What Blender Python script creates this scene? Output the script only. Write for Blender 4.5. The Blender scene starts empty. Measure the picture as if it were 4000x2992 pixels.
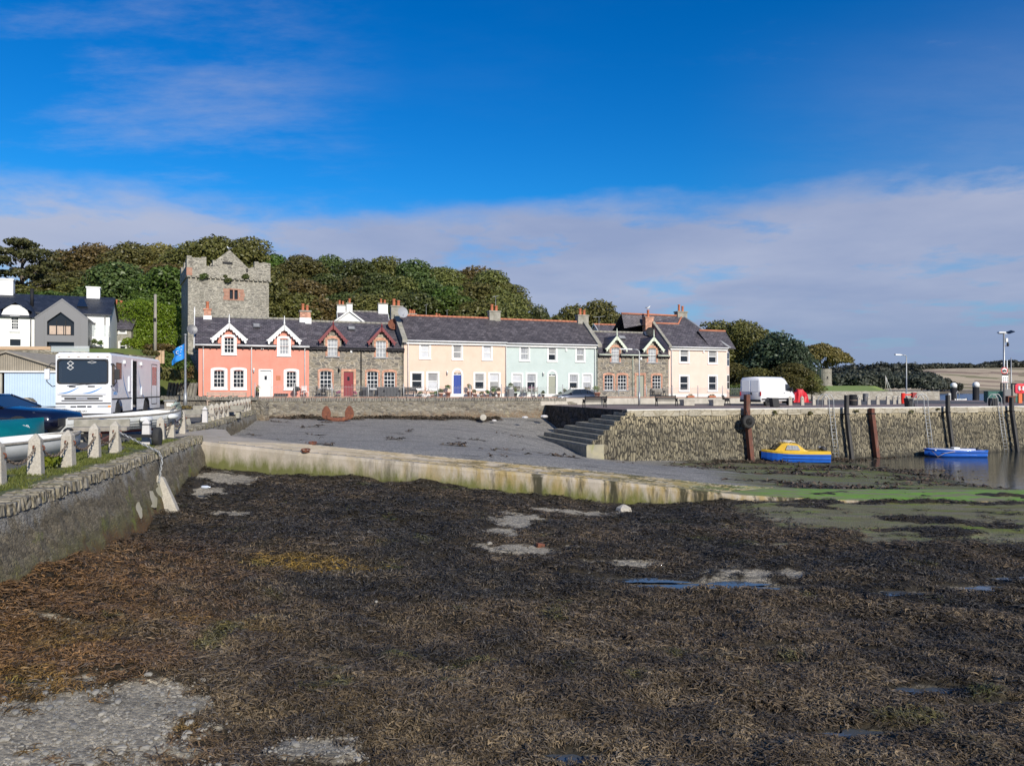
import bpy, math, random
import numpy as np
from math import sin, cos, pi, sqrt, atan2, radians
from mathutils import Vector, Matrix, noise as mnoise

S = bpy.context.scene
COL = S.collection
rnd = random.Random(7)
EYE = 2.0
HOR = 1510.0

# ---------------------------------------------------------------- helpers
def U(px): return (px - 2000.0) / 3000.0
def P(px, py, D): return (U(px) * D, D, EYE - (py - HOR) * D / 3000.0)
def Zat(py, D): return EYE - (py - HOR) * D / 3000.0

class MB:
    def __init__(s): s.v = []; s.f = []; s.m = []; s.sm = []
    def add(s, vs, fs, mi=0, sm=False):
        o = len(s.v); s.v.extend(tuple(v) for v in vs)
        for f in fs:
            s.f.append(tuple(i + o for i in f)); s.m.append(mi); s.sm.append(sm)
        return s
    def hexa(s, b, t, mi=0):
        return s.add(list(b) + list(t), [(3, 2, 1, 0), (4, 5, 6, 7), (0, 1, 5, 4), (1, 2, 6, 5), (2, 3, 7, 6), (3, 0, 4, 7)], mi)
    def box(s, x0, x1, y0, y1, z0, z1, mi=0):
        return s.hexa([(x0, y0, z0), (x1, y0, z0), (x1, y1, z0), (x0, y1, z0)], [(x0, y0, z1), (x1, y0, z1), (x1, y1, z1), (x0, y1, z1)], mi)
    def obox(s, c, sz, rz=0, rx=0, ry=0, mi=0):
        R = Matrix.Rotation(rz, 3, 'Z') @ Matrix.Rotation(ry, 3, 'Y') @ Matrix.Rotation(rx, 3, 'X')
        q = [Vector(c) + R @ Vector((a * sz[0] / 2, b * sz[1] / 2, d * sz[2] / 2)) for d in (-1, 1) for a, b in ((-1, -1), (1, -1), (1, 1), (-1, 1))]
        return s.hexa(q[:4], q[4:], mi)
    def beam(s, a, b, w, h, mi=0):
        a = Vector(a); b = Vector(b); d = (b - a).normalized()
        up = Vector((0, 0, 1)) if abs(d.z) < .95 else Vector((0, 1, 0))
        r = d.cross(up).normalized(); n = r.cross(d)
        q = lambda p: [p - r * w / 2 - n * h / 2, p + r * w / 2 - n * h / 2, p + r * w / 2 + n * h / 2, p - r * w / 2 + n * h / 2]
        return s.hexa(q(a), q(b), mi)
    def tube(s, pts, r, n=6, cap=True, mi=0, sm=True):
        pts = [Vector(p) for p in pts]; rs = r if isinstance(r, (list, tuple)) else [r] * len(pts)
        vs = []; ref = None
        for i, p in enumerate(pts):
            d = (pts[min(i + 1, len(pts) - 1)] - pts[max(i - 1, 0)]).normalized()
            if ref is None: ref = Vector((0, 0, 1)) if abs(d.z) < .9 else Vector((1, 0, 0))
            a = d.cross(ref).normalized(); b = a.cross(d); ref = b
            for k in range(n):
                t = 2 * pi * k / n; vs.append(p + (a * cos(t) + b * sin(t)) * rs[i])
        fs = []
        for i in range(len(pts) - 1):
            for k in range(n):
                k2 = (k + 1) % n; fs.append((i * n + k, i * n + k2, i * n + n + k2, i * n + n + k))
        if cap: fs += [tuple(range(n - 1, -1, -1)), tuple(range((len(pts) - 1) * n, len(pts) * n))]
        return s.add(vs, fs, mi, sm)
    def loft(s, secs, closed=True, cap=True, mi=0, sm=False):
        n = len(secs[0]); vs = [p for r in secs for p in r]; fs = []
        for i in range(len(secs) - 1):
            for k in range(n if closed else n - 1):
                k2 = (k + 1) % n; fs.append((i * n + k, i * n + k2, i * n + n + k2, i * n + n + k))
        if cap and closed: fs += [tuple(range(n - 1, -1, -1)), tuple(range((len(secs) - 1) * n, len(secs) * n))]
        return s.add(vs, fs, mi, sm)
    def lathe(s, prof, c=(0, 0, 0), n=16, mi=0, sm=True, axis='z'):
        secs = []
        for r, z in prof:
            ring = []
            for k in range(n):
                t = 2 * pi * k / n; a, b = r * cos(t), r * sin(t)
                q = (a, b, z) if axis == 'z' else ((a, z, b) if axis == 'y' else (z, a, b))
                ring.append((c[0] + q[0], c[1] + q[1], c[2] + q[2]))
            secs.append(ring)
        return s.loft(secs, True, True, mi, sm)
    def prism(s, poly, y0, y1, mi=0, plane='xz', sm=False):
        if plane == 'xz': A = [(x, y0, z) for x, z in poly]; B = [(x, y1, z) for x, z in poly]
        elif plane == 'yz': A = [(y0, x, z) for x, z in poly]; B = [(y1, x, z) for x, z in poly]
        else: A = [(x, z, y0) for x, z in poly]; B = [(x, z, y1) for x, z in poly]
        return s.loft([A, B], True, True, mi, sm)
    def ring(s, outer, inner, y0, y1, mi=0):
        n = len(outer)
        o0 = [(x, y0, z) for x, z in outer]; i0 = [(x, y0, z) for x, z in inner]
        o1 = [(x, y1, z) for x, z in outer]; i1 = [(x, y1, z) for x, z in inner]
        fs = []
        for k in range(n):
            j = (k + 1) % n
            fs += [(k, j, n + j, n + k), (2 * n + k, 3 * n + k, 3 * n + j, 2 * n + j), (k, 2 * n + k, 2 * n + j, j), (n + k, n + j, 3 * n + j, 3 * n + k)]
        return s.add(o0 + i0 + o1 + i1, fs, mi)
    def build(s, name, mats, parent=None, smooth=False, bevel=0, loc=None, rz=0, fix=True):
        me = bpy.data.meshes.new(name)
        me.from_pydata(s.v, [], s.f)
        if not isinstance(mats, (list, tuple)): mats = [mats]
        for m in mats: me.materials.append(m)
        if len(mats) > 1: me.polygons.foreach_set('material_index', s.m)
        me.polygons.foreach_set('use_smooth', [True] * len(s.f) if smooth else s.sm)
        me.update()
        if fix:
            import bmesh
            bm = bmesh.new(); bm.from_mesh(me); bmesh.ops.recalc_face_normals(bm, faces=bm.faces[:]); bm.to_mesh(me); bm.free()
        o = bpy.data.objects.new(name, me); COL.objects.link(o)
        if parent is not None: o.parent = parent
        if loc is not None: o.location = loc
        o.rotation_euler.z = rz
        if bevel:
            b = o.modifiers.new('bevel', 'BEVEL'); b.width = bevel; b.segments = 2; b.limit_method = 'ANGLE'
        return o

def tag(o, label=None, cat=None, group=None, kind=None):
    if label: o['label'] = label
    if cat: o['category'] = cat
    if group: o['group'] = group
    if kind: o['kind'] = kind
    return o
def empty(name, loc=(0, 0, 0), rz=0, label=None, cat=None, group=None):
    o = bpy.data.objects.new(name, None); COL.objects.link(o)
    o.location = loc; o.rotation_euler.z = rz; o.empty_display_size = .2
    return tag(o, label, cat, group)
def copy_tree(o, parent=None):
    c = o.copy(); COL.objects.link(c)
    if parent is not None: c.parent = parent
    for ch in list(o.children): copy_tree(ch, c)
    return c
def clone(o, loc, rz=None, label=None, sc=None):
    c = copy_tree(o); c.location = loc
    if rz is not None: c.rotation_euler.z = rz
    if label: c['label'] = label
    if sc: c.scale = sc if isinstance(sc, tuple) else (sc, sc, sc)
    return c
def text_mesh(mb, txt, size, M, depth=.004, mi=0, bold=0.0):
    cu = bpy.data.curves.new('lettering', 'FONT'); cu.body = txt; cu.size = size; cu.align_x = 'CENTER'; cu.align_y = 'CENTER'
    cu.extrude = depth; cu.offset = bold; cu.resolution_u = 3
    o = bpy.data.objects.new('lettering', cu); COL.objects.link(o)
    me = o.to_mesh()
    mb.add([M @ v.co for v in me.vertices], [tuple(p.vertices) for p in me.polygons], mi)
    o.to_mesh_clear(); bpy.data.objects.remove(o); bpy.data.curves.remove(cu)

# ---------------------------------------------------------------- materials
def newmat(name):
    m = bpy.data.materials.new(name); m.use_nodes = True
    nt = m.node_tree; b = nt.nodes['Principled BSDF']
    return m, nt, b
def N(nt, t, **k):
    n = nt.nodes.new(t)
    for a, v in k.items():
        if a in n.inputs: n.inputs[a].default_value = v
        else: setattr(n, a, v)
    return n
def L(nt, a, b): nt.links.new(a, b)
def c4(c): return (c[0], c[1], c[2], 1)
def ramp(nt, fac, stops, interp='LINEAR'):
    r = nt.nodes.new('ShaderNodeValToRGB'); cr = r.color_ramp; cr.interpolation = interp
    while len(cr.elements) < len(stops): cr.elements.new(.5)
    for e, (p, c) in zip(cr.elements, stops): e.position = p; e.color = c4(c)
    L(nt, fac, r.inputs[0]); return r.outputs[0]
def mixc(nt, fac, a, b, bt='MIX'):
    m = nt.nodes.new('ShaderNodeMix'); m.data_type = 'RGBA'; m.blend_type = bt
    for v, i in ((fac, 0), (a, 6), (b, 7)):
        if hasattr(v, 'links'): L(nt, v, m.inputs[i])
        else: m.inputs[i].default_value = v if i == 0 else c4(v)
    return m.outputs[2]
def mth(nt, op, a, b=None, c=None, clamp=False):
    m = nt.nodes.new('ShaderNodeMath'); m.operation = op; m.use_clamp = clamp
    for v, i in ((a, 0), (b, 1), (c, 2)):
        if v is None: continue
        if hasattr(v, 'links'): L(nt, v, m.inputs[i])
        else: m.inputs[i].default_value = v
    return m.outputs[0]
def mrange(nt, v, a, b, c=0., d=1., smooth=False):
    m = nt.nodes.new('ShaderNodeMapRange'); m.clamp = True
    if smooth: m.interpolation_type = 'SMOOTHSTEP'
    L(nt, v, m.inputs[0])
    for i, x in zip((1, 2, 3, 4), (a, b, c, d)): m.inputs[i].default_value = x
    return m.outputs[0]
def coords(nt, scale=(1, 1, 1), world=False, distort=0, dscale=3):
    if world: v = nt.nodes.new('ShaderNodeNewGeometry').outputs['Position']
    else: v = nt.nodes.new('ShaderNodeTexCoord').outputs['Object']
    if distort:
        nz = N(nt, 'ShaderNodeTexNoise', Scale=dscale, Detail=3.); L(nt, v, nz.inputs['Vector'])
        a = nt.nodes.new('ShaderNodeVectorMath'); a.operation = 'MULTIPLY_ADD'
        L(nt, nz.outputs['Color'], a.inputs[0]); a.inputs[1].default_value = (distort,) * 3; L(nt, v, a.inputs[2]); v = a.outputs[0]
    mp = nt.nodes.new('ShaderNodeVectorMath'); mp.operation = 'MULTIPLY'; mp.inputs[1].default_value = scale
    L(nt, v, mp.inputs[0]); return mp.outputs[0]
def noise(nt, vec, scale, detail=5., rough=.6):
    n = N(nt, 'ShaderNodeTexNoise', Scale=scale, Detail=detail, Roughness=rough); L(nt, vec, n.inputs['Vector']); return n.outputs['Fac']
def bump(nt, b, h, strength, dist=.02):
    bp = N(nt, 'ShaderNodeBump', Strength=strength, Distance=dist); L(nt, h, bp.inputs['Height']); L(nt, bp.outputs[0], b.inputs['Normal'])
def nm(name, c1, c2=None, scale=5., rough=.7, bmp=.0, bs=None, metal=0, spec=.5, lo=.35, hi=.65, stains=(), stretch=(1, 1, 1), coat=0, world=False, bd=.02):
    """plain surface with two noisy tones; stains = (colour, scale, lo, hi, stretch)"""
    m, nt, b = newmat(name); v = coords(nt, stretch, world)
    c2 = c2 or tuple(x * .8 for x in c1)
    f = noise(nt, v, scale); col = ramp(nt, f, [(lo, c1), (hi, c2)])
    for (sc, ss, a, bb, st) in stains:
        vv = coords(nt, st, world); g = noise(nt, vv, ss, 6., .65); col = mixc(nt, mrange(nt, g, a, bb, 0, 1), col, sc)
    L(nt, col, b.inputs['Base Color'])
    b.inputs['Roughness'].default_value = rough; b.inputs['Metallic'].default_value = metal; b.inputs['Specular IOR Level'].default_value = spec
    if coat: b.inputs['Coat Weight'].default_value = coat; b.inputs['Coat Roughness'].default_value = .08
    if bmp: bump(nt, b, noise(nt, v, bs or scale * 6, 6., .7), bmp, bd)
    return m
def stone(name, scale, cols, mortar, mw=.06, bmp=.6, distort=.12, rough=.9, moss=None, band=None, world=False, dsc=3.):
    m, nt, b = newmat(name); v = coords(nt, scale, world, distort, dsc)
    vo = N(nt, 'ShaderNodeTexVoronoi', Scale=1., Randomness=.9); L(nt, v, vo.inputs['Vector'])
    ve = N(nt, 'ShaderNodeTexVoronoi', feature='DISTANCE_TO_EDGE', Scale=1., Randomness=.9); L(nt, v, ve.inputs['Vector'])
    sp = nt.nodes.new('ShaderNodeSeparateColor'); L(nt, vo.outputs['Color'], sp.inputs[0])
    col = ramp(nt, sp.outputs[0], [(i / max(1, len(cols) - 1) * .9 + .05, c) for i, c in enumerate(cols)])
    w = coords(nt, (1, 1, 1), world); fine = noise(nt, w, 9., 6., .7)
    col = mixc(nt, .55, col, ramp(nt, fine, [(.3, (.35, .35, .35)), (.7, (1.35, 1.3, 1.25))]), 'MULTIPLY')
    big = noise(nt, w, .5, 4.)
    col = mixc(nt, .5, col, ramp(nt, big, [(.35, (.7, .7, .7)), (.65, (1.2, 1.2, 1.2))]), 'MULTIPLY')
    e = mrange(nt, ve.outputs['Distance'], mw * .4, mw * 1.4)
    if band:  # (colour, z_low, z_high): tidal staining that changes with height on the wall
        for (bc, z0, z1, amt) in band:
            sx = nt.nodes.new('ShaderNodeSeparateXYZ'); L(nt, w, sx.inputs[0])
            zz = mth(nt, 'ADD', sx.outputs[2], mth(nt, 'MULTIPLY', mth(nt, 'SUBTRACT', noise(nt, coords(nt, (1.6, 1.6, .5), world), 1.2), .5), 1.6))
            col = mixc(nt, mrange(nt, zz, z0, z1, 0, amt), col, bc)
    col = mixc(nt, e, mortar, col)
    if moss:
        for (mc, ms, lo, hi) in moss:
            col = mixc(nt, mrange(nt, noise(nt, w, ms, 6., .7), lo, hi, 0, .9), col, mc)
    L(nt, col, b.inputs['Base Color']); b.inputs['Roughness'].default_value = rough
    b.inputs['Specular IOR Level'].default_value = .3
    h = mth(nt, 'ADD', mrange(nt, ve.outputs['Distance'], 0, mw * 3), mth(nt, 'MULTIPLY', fine, .5))
    bump(nt, b, h, bmp, .04)
    return m
def bricky(name, c1, c2, mortar, bw, rh, vec='xz', ms=.012, rough=.8, bmp=.4, tint=None, lichen=None):
    m, nt, b = newmat(name); v = coords(nt)
    sx = nt.nodes.new('ShaderNodeSeparateXYZ'); L(nt, v, sx.inputs[0]); cb = nt.nodes.new('ShaderNodeCombineXYZ')
    if vec == 'xz': L(nt, mth(nt, 'ADD', sx.outputs[0], sx.outputs[1]), cb.inputs[0]); L(nt, sx.outputs[2], cb.inputs[1])
    else: L(nt, sx.outputs[0], cb.inputs[0]); L(nt, mth(nt, 'MULTIPLY', sx.outputs[2], 1.5), cb.inputs[1])
    br = N(nt, 'ShaderNodeTexBrick', Scale=1.); br.inputs['Brick Width'].default_value = bw; br.inputs['Row Height'].default_value = rh
    br.inputs['Mortar Size'].default_value = ms; br.inputs['Color1'].default_value = c4(c1); br.inputs['Color2'].default_value = c4(c2); br.inputs['Mortar'].default_value = c4(mortar)
    br.inputs['Mortar Smooth'].default_value = .2
    L(nt, cb.outputs[0], br.inputs['Vector']); col = br.outputs['Color']
    wn = N(nt, 'ShaderNodeTexWhiteNoise'); wn.noise_dimensions = '2D'
    fl = nt.nodes.new('ShaderNodeVectorMath'); fl.operation = 'SNAP'; fl.inputs[1].default_value = (bw, rh, 1); L(nt, cb.outputs[0], fl.inputs[0]); L(nt, fl.outputs[0], wn.inputs['Vector'])
    col = mixc(nt, .6, col, ramp(nt, wn.outputs['Value'], [(0, (.55, .55, .55)), (.8, (1.1, 1.1, 1.1)), (1, (1.7, 1.7, 1.7))]), 'MULTIPLY')
    col = mixc(nt, .5, col, ramp(nt, noise(nt, v, 1.2, 6., .7), [(.35, (.6, .6, .6)), (.65, (1.3, 1.3, 1.3))]), 'MULTIPLY')
    if tint: col = mixc(nt, mrange(nt, noise(nt, v, tint[1], 5.), tint[2], tint[3], 0, .7), col, tint[0])
    if lichen: col = mixc(nt, mrange(nt, noise(nt, coords(nt, (.35, 1, 2.5)), lichen[1], 8., .75), lichen[2], lichen[3], 0, .85), col, lichen[0])
    L(nt, col, b.inputs['Base Color']); b.inputs['Roughness'].default_value = rough
    bump(nt, b, mth(nt, 'SUBTRACT', 1., br.outputs['Fac']), bmp, .015)
    return m
def leafmat(name, a, bcol, c, gloss=.45):
    m, nt, b = newmat(name)
    at = N(nt, 'ShaderNodeAttribute', attribute_name='tone')
    col = ramp(nt, at.outputs['Fac'], [(0, a), (.55, bcol), (1, c)])
    oi = nt.nodes.new('ShaderNodeObjectInfo')
    hs = nt.nodes.new('ShaderNodeHueSaturation'); L(nt, mth(nt, 'MULTIPLY_ADD', oi.outputs['Random'], .05, .475), hs.inputs['Hue'])
    L(nt, mth(nt, 'MULTIPLY_ADD', oi.outputs['Random'], .5, .75), hs.inputs['Value']); L(nt, col, hs.inputs['Color'])
    L(nt, hs.outputs[0], b.inputs['Base Color']); b.inputs['Roughness'].default_value = gloss; b.inputs['Specular IOR Level'].default_value = .35
    tr = nt.nodes.new('ShaderNodeBsdfTranslucent'); L(nt, hs.outputs[0], tr.inputs['Color'])
    mx = nt.nodes.new('ShaderNodeMixShader'); mx.inputs[0].default_value = .22
    L(nt, b.outputs[0], mx.inputs[1]); L(nt, tr.outputs[0], mx.inputs[2]); L(nt, mx.outputs[0], nt.nodes['Material Output'].inputs['Surface'])
    return m
def plain(name, c, rough=.5, metal=0, coat=0, spec=.5):
    m, nt, b = newmat(name); b.inputs['Base Color'].default_value = c4(c); b.inputs['Roughness'].default_value = rough
    b.inputs['Metallic'].default_value = metal; b.inputs['Specular IOR Level'].default_value = spec
    if coat: b.inputs['Coat Weight'].default_value = coat; b.inputs['Coat Roughness'].default_value = .05
    return m

M = {}
M['white'] = nm('white_paint', (.80, .80, .78), (.70, .70, .67), 3, .55)
M['white_wall'] = nm('white_render', (.82, .82, .80), (.74, .74, .71), 1.5, .85, .15, 40, stains=[((.5, .5, .46), 1.2, .6, .85, (2, 2, .4))])
M['coral'] = nm('coral_render', (.70, .285, .21), (.645, .25, .18), 1.2, .85, .25, 14, stains=[((.56, .2, .14), 1.0, .55, .8, (1.5, 1.5, .3)), ((.76, .34, .25), 3., .6, .8, (1, 1, 1))])
M['peach'] = nm('peach_render', (.75, .555, .44), (.69, .50, .39), .9, .85, .15, 40, stains=[((.66, .45, .3), .8, .58, .85, (2, 2, .35))])
M['sage'] = nm('sage_render', (.51, .585, .555), (.46, .535, .505), .9, .85, .15, 40, stains=[((.58, .65, .60), .8, .58, .8, (2, 2, .35))])
M['blush'] = nm('blush_render', (.80, .60, .50), (.75, .55, .455), .9, .85, .15, 40, stains=[((.72, .5, .38), .8, .6, .85, (2, 2, .35))])
M['rubble'] = stone('rubble_masonry', (1.9, 2.4, 4.2), [(.17, .16, .14), (.30, .26, .19), (.22, .21, .19), (.36, .32, .25), (.13, .12, .11), (.26, .24, .20)], (.40, .35, .27), .05)
M['towerstone'] = stone('tower_masonry', (2.6, 2.6, 6.5), [(.22, .21, .18), (.33, .31, .26), (.27, .26, .22), (.38, .36, .30), (.18, .17, .15)], (.42, .39, .32), .07, .8, moss=[((.16, .15, .12), 1.3, .56, .75)])
M['redstone'] = nm('red_sandstone', (.33, .16, .11), (.40, .24, .17), 4, .9, .3)
M['brick'] = bricky('red_brick', (.50, .17, .09), (.58, .25, .14), (.45, .38, .3), .22, .075, 'xz', .012)
M['slate'] = bricky('slate_roof', (.075, .068, .076), (.115, .10, .11), (.03, .027, .03), .32, .2, 'xs', .014, .55, .7, lichen=((.26, .255, .245), 1.6, .57, .70))
M['slatepurple'] = bricky('purple_slate_roof', (.076, .067, .070), (.108, .095, .098), (.034, .030, .032), .34, .22, 'xs', .014, .55, .7, lichen=((.16, .14, .145), 1.4, .62, .8))
M['slatenew'] = bricky('new_slate_roof', (.022, .026, .036), (.03, .034, .046), (.012, .014, .018), .34, .22, 'xs', .012, .5, .5)
M['ridge'] = nm('clay_ridge_tile', (.52, .20, .11), (.42, .15, .08), 3, .8, .3)
M['pot'] = nm('terracotta', (.50, .17, .08), (.40, .12, .06), 6, .8)
M['cement'] = nm('weathered_cement', (.34, .32, .27), (.22, .21, .17), 3, .95, .5, stains=[((.40, .38, .22), 2.5, .58, .75, (1, 1, 1))])
M['lead'] = plain('lead_flashing', (.30, .31, .33), .6)
M['concrete'] = nm('concrete', (.50, .46, .39), (.40, .37, .31), 2, .9, .4, 25, stains=[((.24, .23, .2), 4, .6, .8, (1, 1, 1))])
M['granite'] = nm('granite', (.50, .46, .385), (.36, .33, .275), 22, .85, .6, 45, stains=[((.42, .33, .2), 3., .60, .8, (1, 1, .6)), ((.25, .24, .2), 6, .62, .8, (1, 1, 1))], world=True)
M['rust'] = nm('rusty_iron', (.19, .065, .032), (.12, .045, .028), 6, .85, .5, stains=[((.38, .14, .06), 3, .6, .75, (1, 1, .4))])
M['rustpile'] = nm('rust_red_steel', (.15, .05, .028), (.085, .038, .026), 2.5, .8, .5, stains=[((.30, .24, .19), 1.3, .56, .75, (1, 1, .25)), ((.07, .045, .03), 2, .6, .75, (1, 1, .3))])
M['blackpaint'] = plain('black_paint', (.018, .018, .02), .65, spec=.25)
M['blacktimber'] = nm('tarred_timber', (.03, .029, .027), (.07, .065, .06), 3, .8, .5, stretch=(1, 1, .15))
M['greytimber'] = nm('weathered_timber', (.33, .30, .25), (.22, .20, .17), 6, .85, .4, stretch=(1, 1, .2))
M['paletimber'] = nm('pale_timber', (.55, .42, .32), (.44, .34, .27), 6, .8, .3)
M['newtimber'] = nm('fresh_timber', (.62, .44, .28), (.5, .34, .2), 3, .7, .2, stretch=(.3, .3, 4))
M['galv'] = nm('galvanised_steel', (.42, .43, .43), (.33, .34, .34), 8, .5, .1, metal=.6)
M['greymetal'] = plain('grey_zinc', (.17, .17, .175), .5, .3)
M['rubber'] = nm('black_rubber', (.02, .02, .02), (.035, .034, .032), 6, .8, .3)
M['glass'] = plain('window_glass', (.015, .018, .022), .06, 0, 0, .7)
M['curtain'] = nm('curtained_glass', (.42, .43, .44), (.24, .25, .27), 2.2, .12, stretch=(6, 6, .6))
M['blind'] = nm('glass_over_white_blind', (.62, .63, .64), (.52, .53, .55), 1.5, .15)
M['halfblind'] = nm('glass_over_grey_blind', (.34, .34, .33), (.25, .25, .25), 1.5, .15)
M['maroon'] = plain('maroon_paint', (.16, .018, .022), .4)
M['reddoor'] = plain('dark_red_door_paint', (.20, .010, .018), .4)
M['bluedoor'] = plain('blue_door_paint', (.02, .055, .28), .4)
M['greendoor'] = plain('sage_door_paint', (.31, .32, .25), .5)
M['palegreen'] = plain('pale_green_paint', (.60, .66, .52), .5)
M['asphalt'] = nm('asphalt', (.10, .098, .096), (.07, .069, .068), 1.2, .95, .4, 60, stains=[((.17, .16, .15), .7, .55, .8, (1, 1, 1))], world=True)
M['paver'] = nm('pinkish_pavers', (.23, .175, .155), (.175, .135, .122), 1., .9, .3, 30, stains=[((.14, .11, .1), .5, .58, .8, (1, 1, 1))], world=True)
M['grass'] = nm('short_grass', (.085, .13, .022), (.13, .15, .035), .8, .9, .5, 25, world=True)
M['turf'] = nm('rough_turf', (.075, .09, .025), (.12, .115, .04), 1.5, .9, .6, 20, world=True)
M['bark'] = nm('bark', (.09, .07, .055), (.14, .12, .1), 4, .9, .6, stretch=(1, 1, .25))
# ---------------------------------------------------------------- camera, sun, sky
cam = bpy.data.cameras.new('camera'); cam.sensor_width = 36; cam.lens = 27; cam.clip_end = 8000; cam.clip_start = .1
co = bpy.data.objects.new('camera', cam); COL.objects.link(co); co.location = (0, 0, EYE)
co.rotation_euler = (radians(90) + math.atan(14 / 3000), 0, 0); S.camera = co
SAZ, SEL = radians(30), radians(27)
sdir = Vector((sin(SAZ) * cos(SEL), -cos(SAZ) * cos(SEL), sin(SEL)))
sl = bpy.data.lights.new('sun', 'SUN'); sl.energy = 4.6; sl.angle = radians(.5); sl.color = (1, .93, .83)
so = bpy.data.objects.new('sun', sl); COL.objects.link(so); so.location = (60, -80, 60)
so.rotation_euler = sdir.to_track_quat('Z', 'Y').to_euler()
S.view_settings.view_transform = 'Standard'; S.view_settings.look = 'None'; S.view_settings.gamma = 1; S.view_settings.exposure = 0.15
W = bpy.data.worlds.new('World'); S.world = W; W.use_nodes = True
nt = W.node_tree; bg = nt.nodes['Background']
sky = N(nt, 'ShaderNodeTexSky', sky_type='NISHITA', sun_disc=False, sun_elevation=SEL, sun_rotation=atan2(sdir.x, sdir.y), air_density=1., dust_density=.35, ozone_density=2.2)
hs = N(nt, 'ShaderNodeHueSaturation', Saturation=1.5, Value=.95); L(nt, sky.outputs[0], hs.inputs['Color'])
tc = nt.nodes.new('ShaderNodeTexCoord'); gv = tc.outputs['Generated']
sx = nt.nodes.new('ShaderNodeSeparateXYZ'); L(nt, gv, sx.inputs[0])
zz = mth(nt, 'MAXIMUM', sx.outputs[2], .0)
inv = mth(nt, 'DIVIDE', 1., mth(nt, 'ADD', zz, .13))
cb = nt.nodes.new('ShaderNodeCombineXYZ')
L(nt, mth(nt, 'MULTIPLY', sx.outputs[0], inv), cb.inputs[0]); L(nt, mth(nt, 'MULTIPLY', sx.outputs[1], inv), cb.inputs[1])
cv = cb.outputs[0]
n1 = noise(nt, cv, .55, 6., .55); n2 = noise(nt, cv, 1.7, 7., .6)
def vadd(v, off):
    a = nt.nodes.new('ShaderNodeVectorMath'); a.operation = 'ADD'; L(nt, v, a.inputs[0]); a.inputs[1].default_value = off; return a.outputs[0]
def vmul(v, s):
    a = nt.nodes.new('ShaderNodeVectorMath'); a.operation = 'MULTIPLY'; L(nt, v, a.inputs[0]); a.inputs[1].default_value = s; return a.outputs[0]
n3 = noise(nt, vadd(cv, (4.3, 9.1, 0)), 1.1, 6., .55)
n4 = noise(nt, vmul(vadd(cv, (1.7, 2.2, 0)), (.55, 1.1, 1)), 1.25, 8., .66)
# tangent of elevation and azimuth ratio in front of the viewer
tn = mth(nt, 'DIVIDE', sx.outputs[2], mth(nt, 'SQRT', mth(nt, 'ADD', mth(nt, 'MULTIPLY', sx.outputs[0], sx.outputs[0]), mth(nt, 'MULTIPLY', sx.outputs[1], sx.outputs[1]))))
az = nt.nodes.new('ShaderNodeMath'); az.operation = 'ARCTAN2'; L(nt, sx.outputs[0], az.inputs[0]); L(nt, sx.outputs[1], az.inputs[1]); azo = az.outputs[0]
# top edge of the long bank: dips ahead, rises to both sides
edge = mth(nt, 'ADD', .236, mth(nt, 'MULTIPLY', mth(nt, 'MAXIMUM', mth(nt, 'SUBTRACT', azo, .2), 0.), .07))
e1 = mth(nt, 'ADD', mth(nt, 'SUBTRACT', edge, tn), mth(nt, 'ADD', mth(nt, 'MULTIPLY', mth(nt, 'SUBTRACT', n1, .5), .12), mth(nt, 'MULTIPLY', mth(nt, 'SUBTRACT', n2, .5), .07)))
bank = mrange(nt, e1, -.012, .04, 0, 1, True)
holes = mrange(nt, n2, .32, .50, 0.45, 1, True)
bank = mth(nt, 'MULTIPLY', bank, mth(nt, 'MAXIMUM', holes, mrange(nt, tn, .15, .03, 0, .9)))
# thin high veils
wisp = mrange(nt, n4, .47, .76, 0, .48, True)
side = mth(nt, 'MAXIMUM', mrange(nt, azo, -.12, -.34, 0, 1, True), mrange(nt, azo, .18, .5, 0, .75, True))
wisp = mth(nt, 'MULTIPLY', wisp, mth(nt, 'ADD', side, .05))
veil = mth(nt, 'MULTIPLY', mrange(nt, azo, .2, .6, 0, .30, True), mth(nt, 'MULTIPLY', mrange(nt, tn, .5, .25, 0, 1, True), mrange(nt, n4, .3, .6, .2, 1)))
wisp = mth(nt, 'MAXIMUM', wisp, veil)
mask = mth(nt, 'MINIMUM', mth(nt, 'MAXIMUM', bank, wisp), .93)
ccol = mixc(nt, mrange(nt, n3, .35, .65), (2.75, 3.3, 5.0), (3.75, 4.15, 5.6))
ccol = mixc(nt, mrange(nt, azo, -.25, -.6, 0, .65), ccol, (4.9, 5.1, 6.1))
ccol = mixc(nt, mrange(nt, tn, .13, .02, 0, .8, True), ccol, (2.3, 2.95, 4.7))
skyc = mixc(nt, .97, hs.outputs[0], (.28, .92, 1.24), 'MULTIPLY')
skyc = mixc(nt, mrange(nt, tn, .25, .02, 0, .5), skyc, (2.2, 3.0, 5.2))
fin = mixc(nt, mask, skyc, ccol)
L(nt, fin, bg.inputs[0]); bg.inputs[1].default_value = .1

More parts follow.
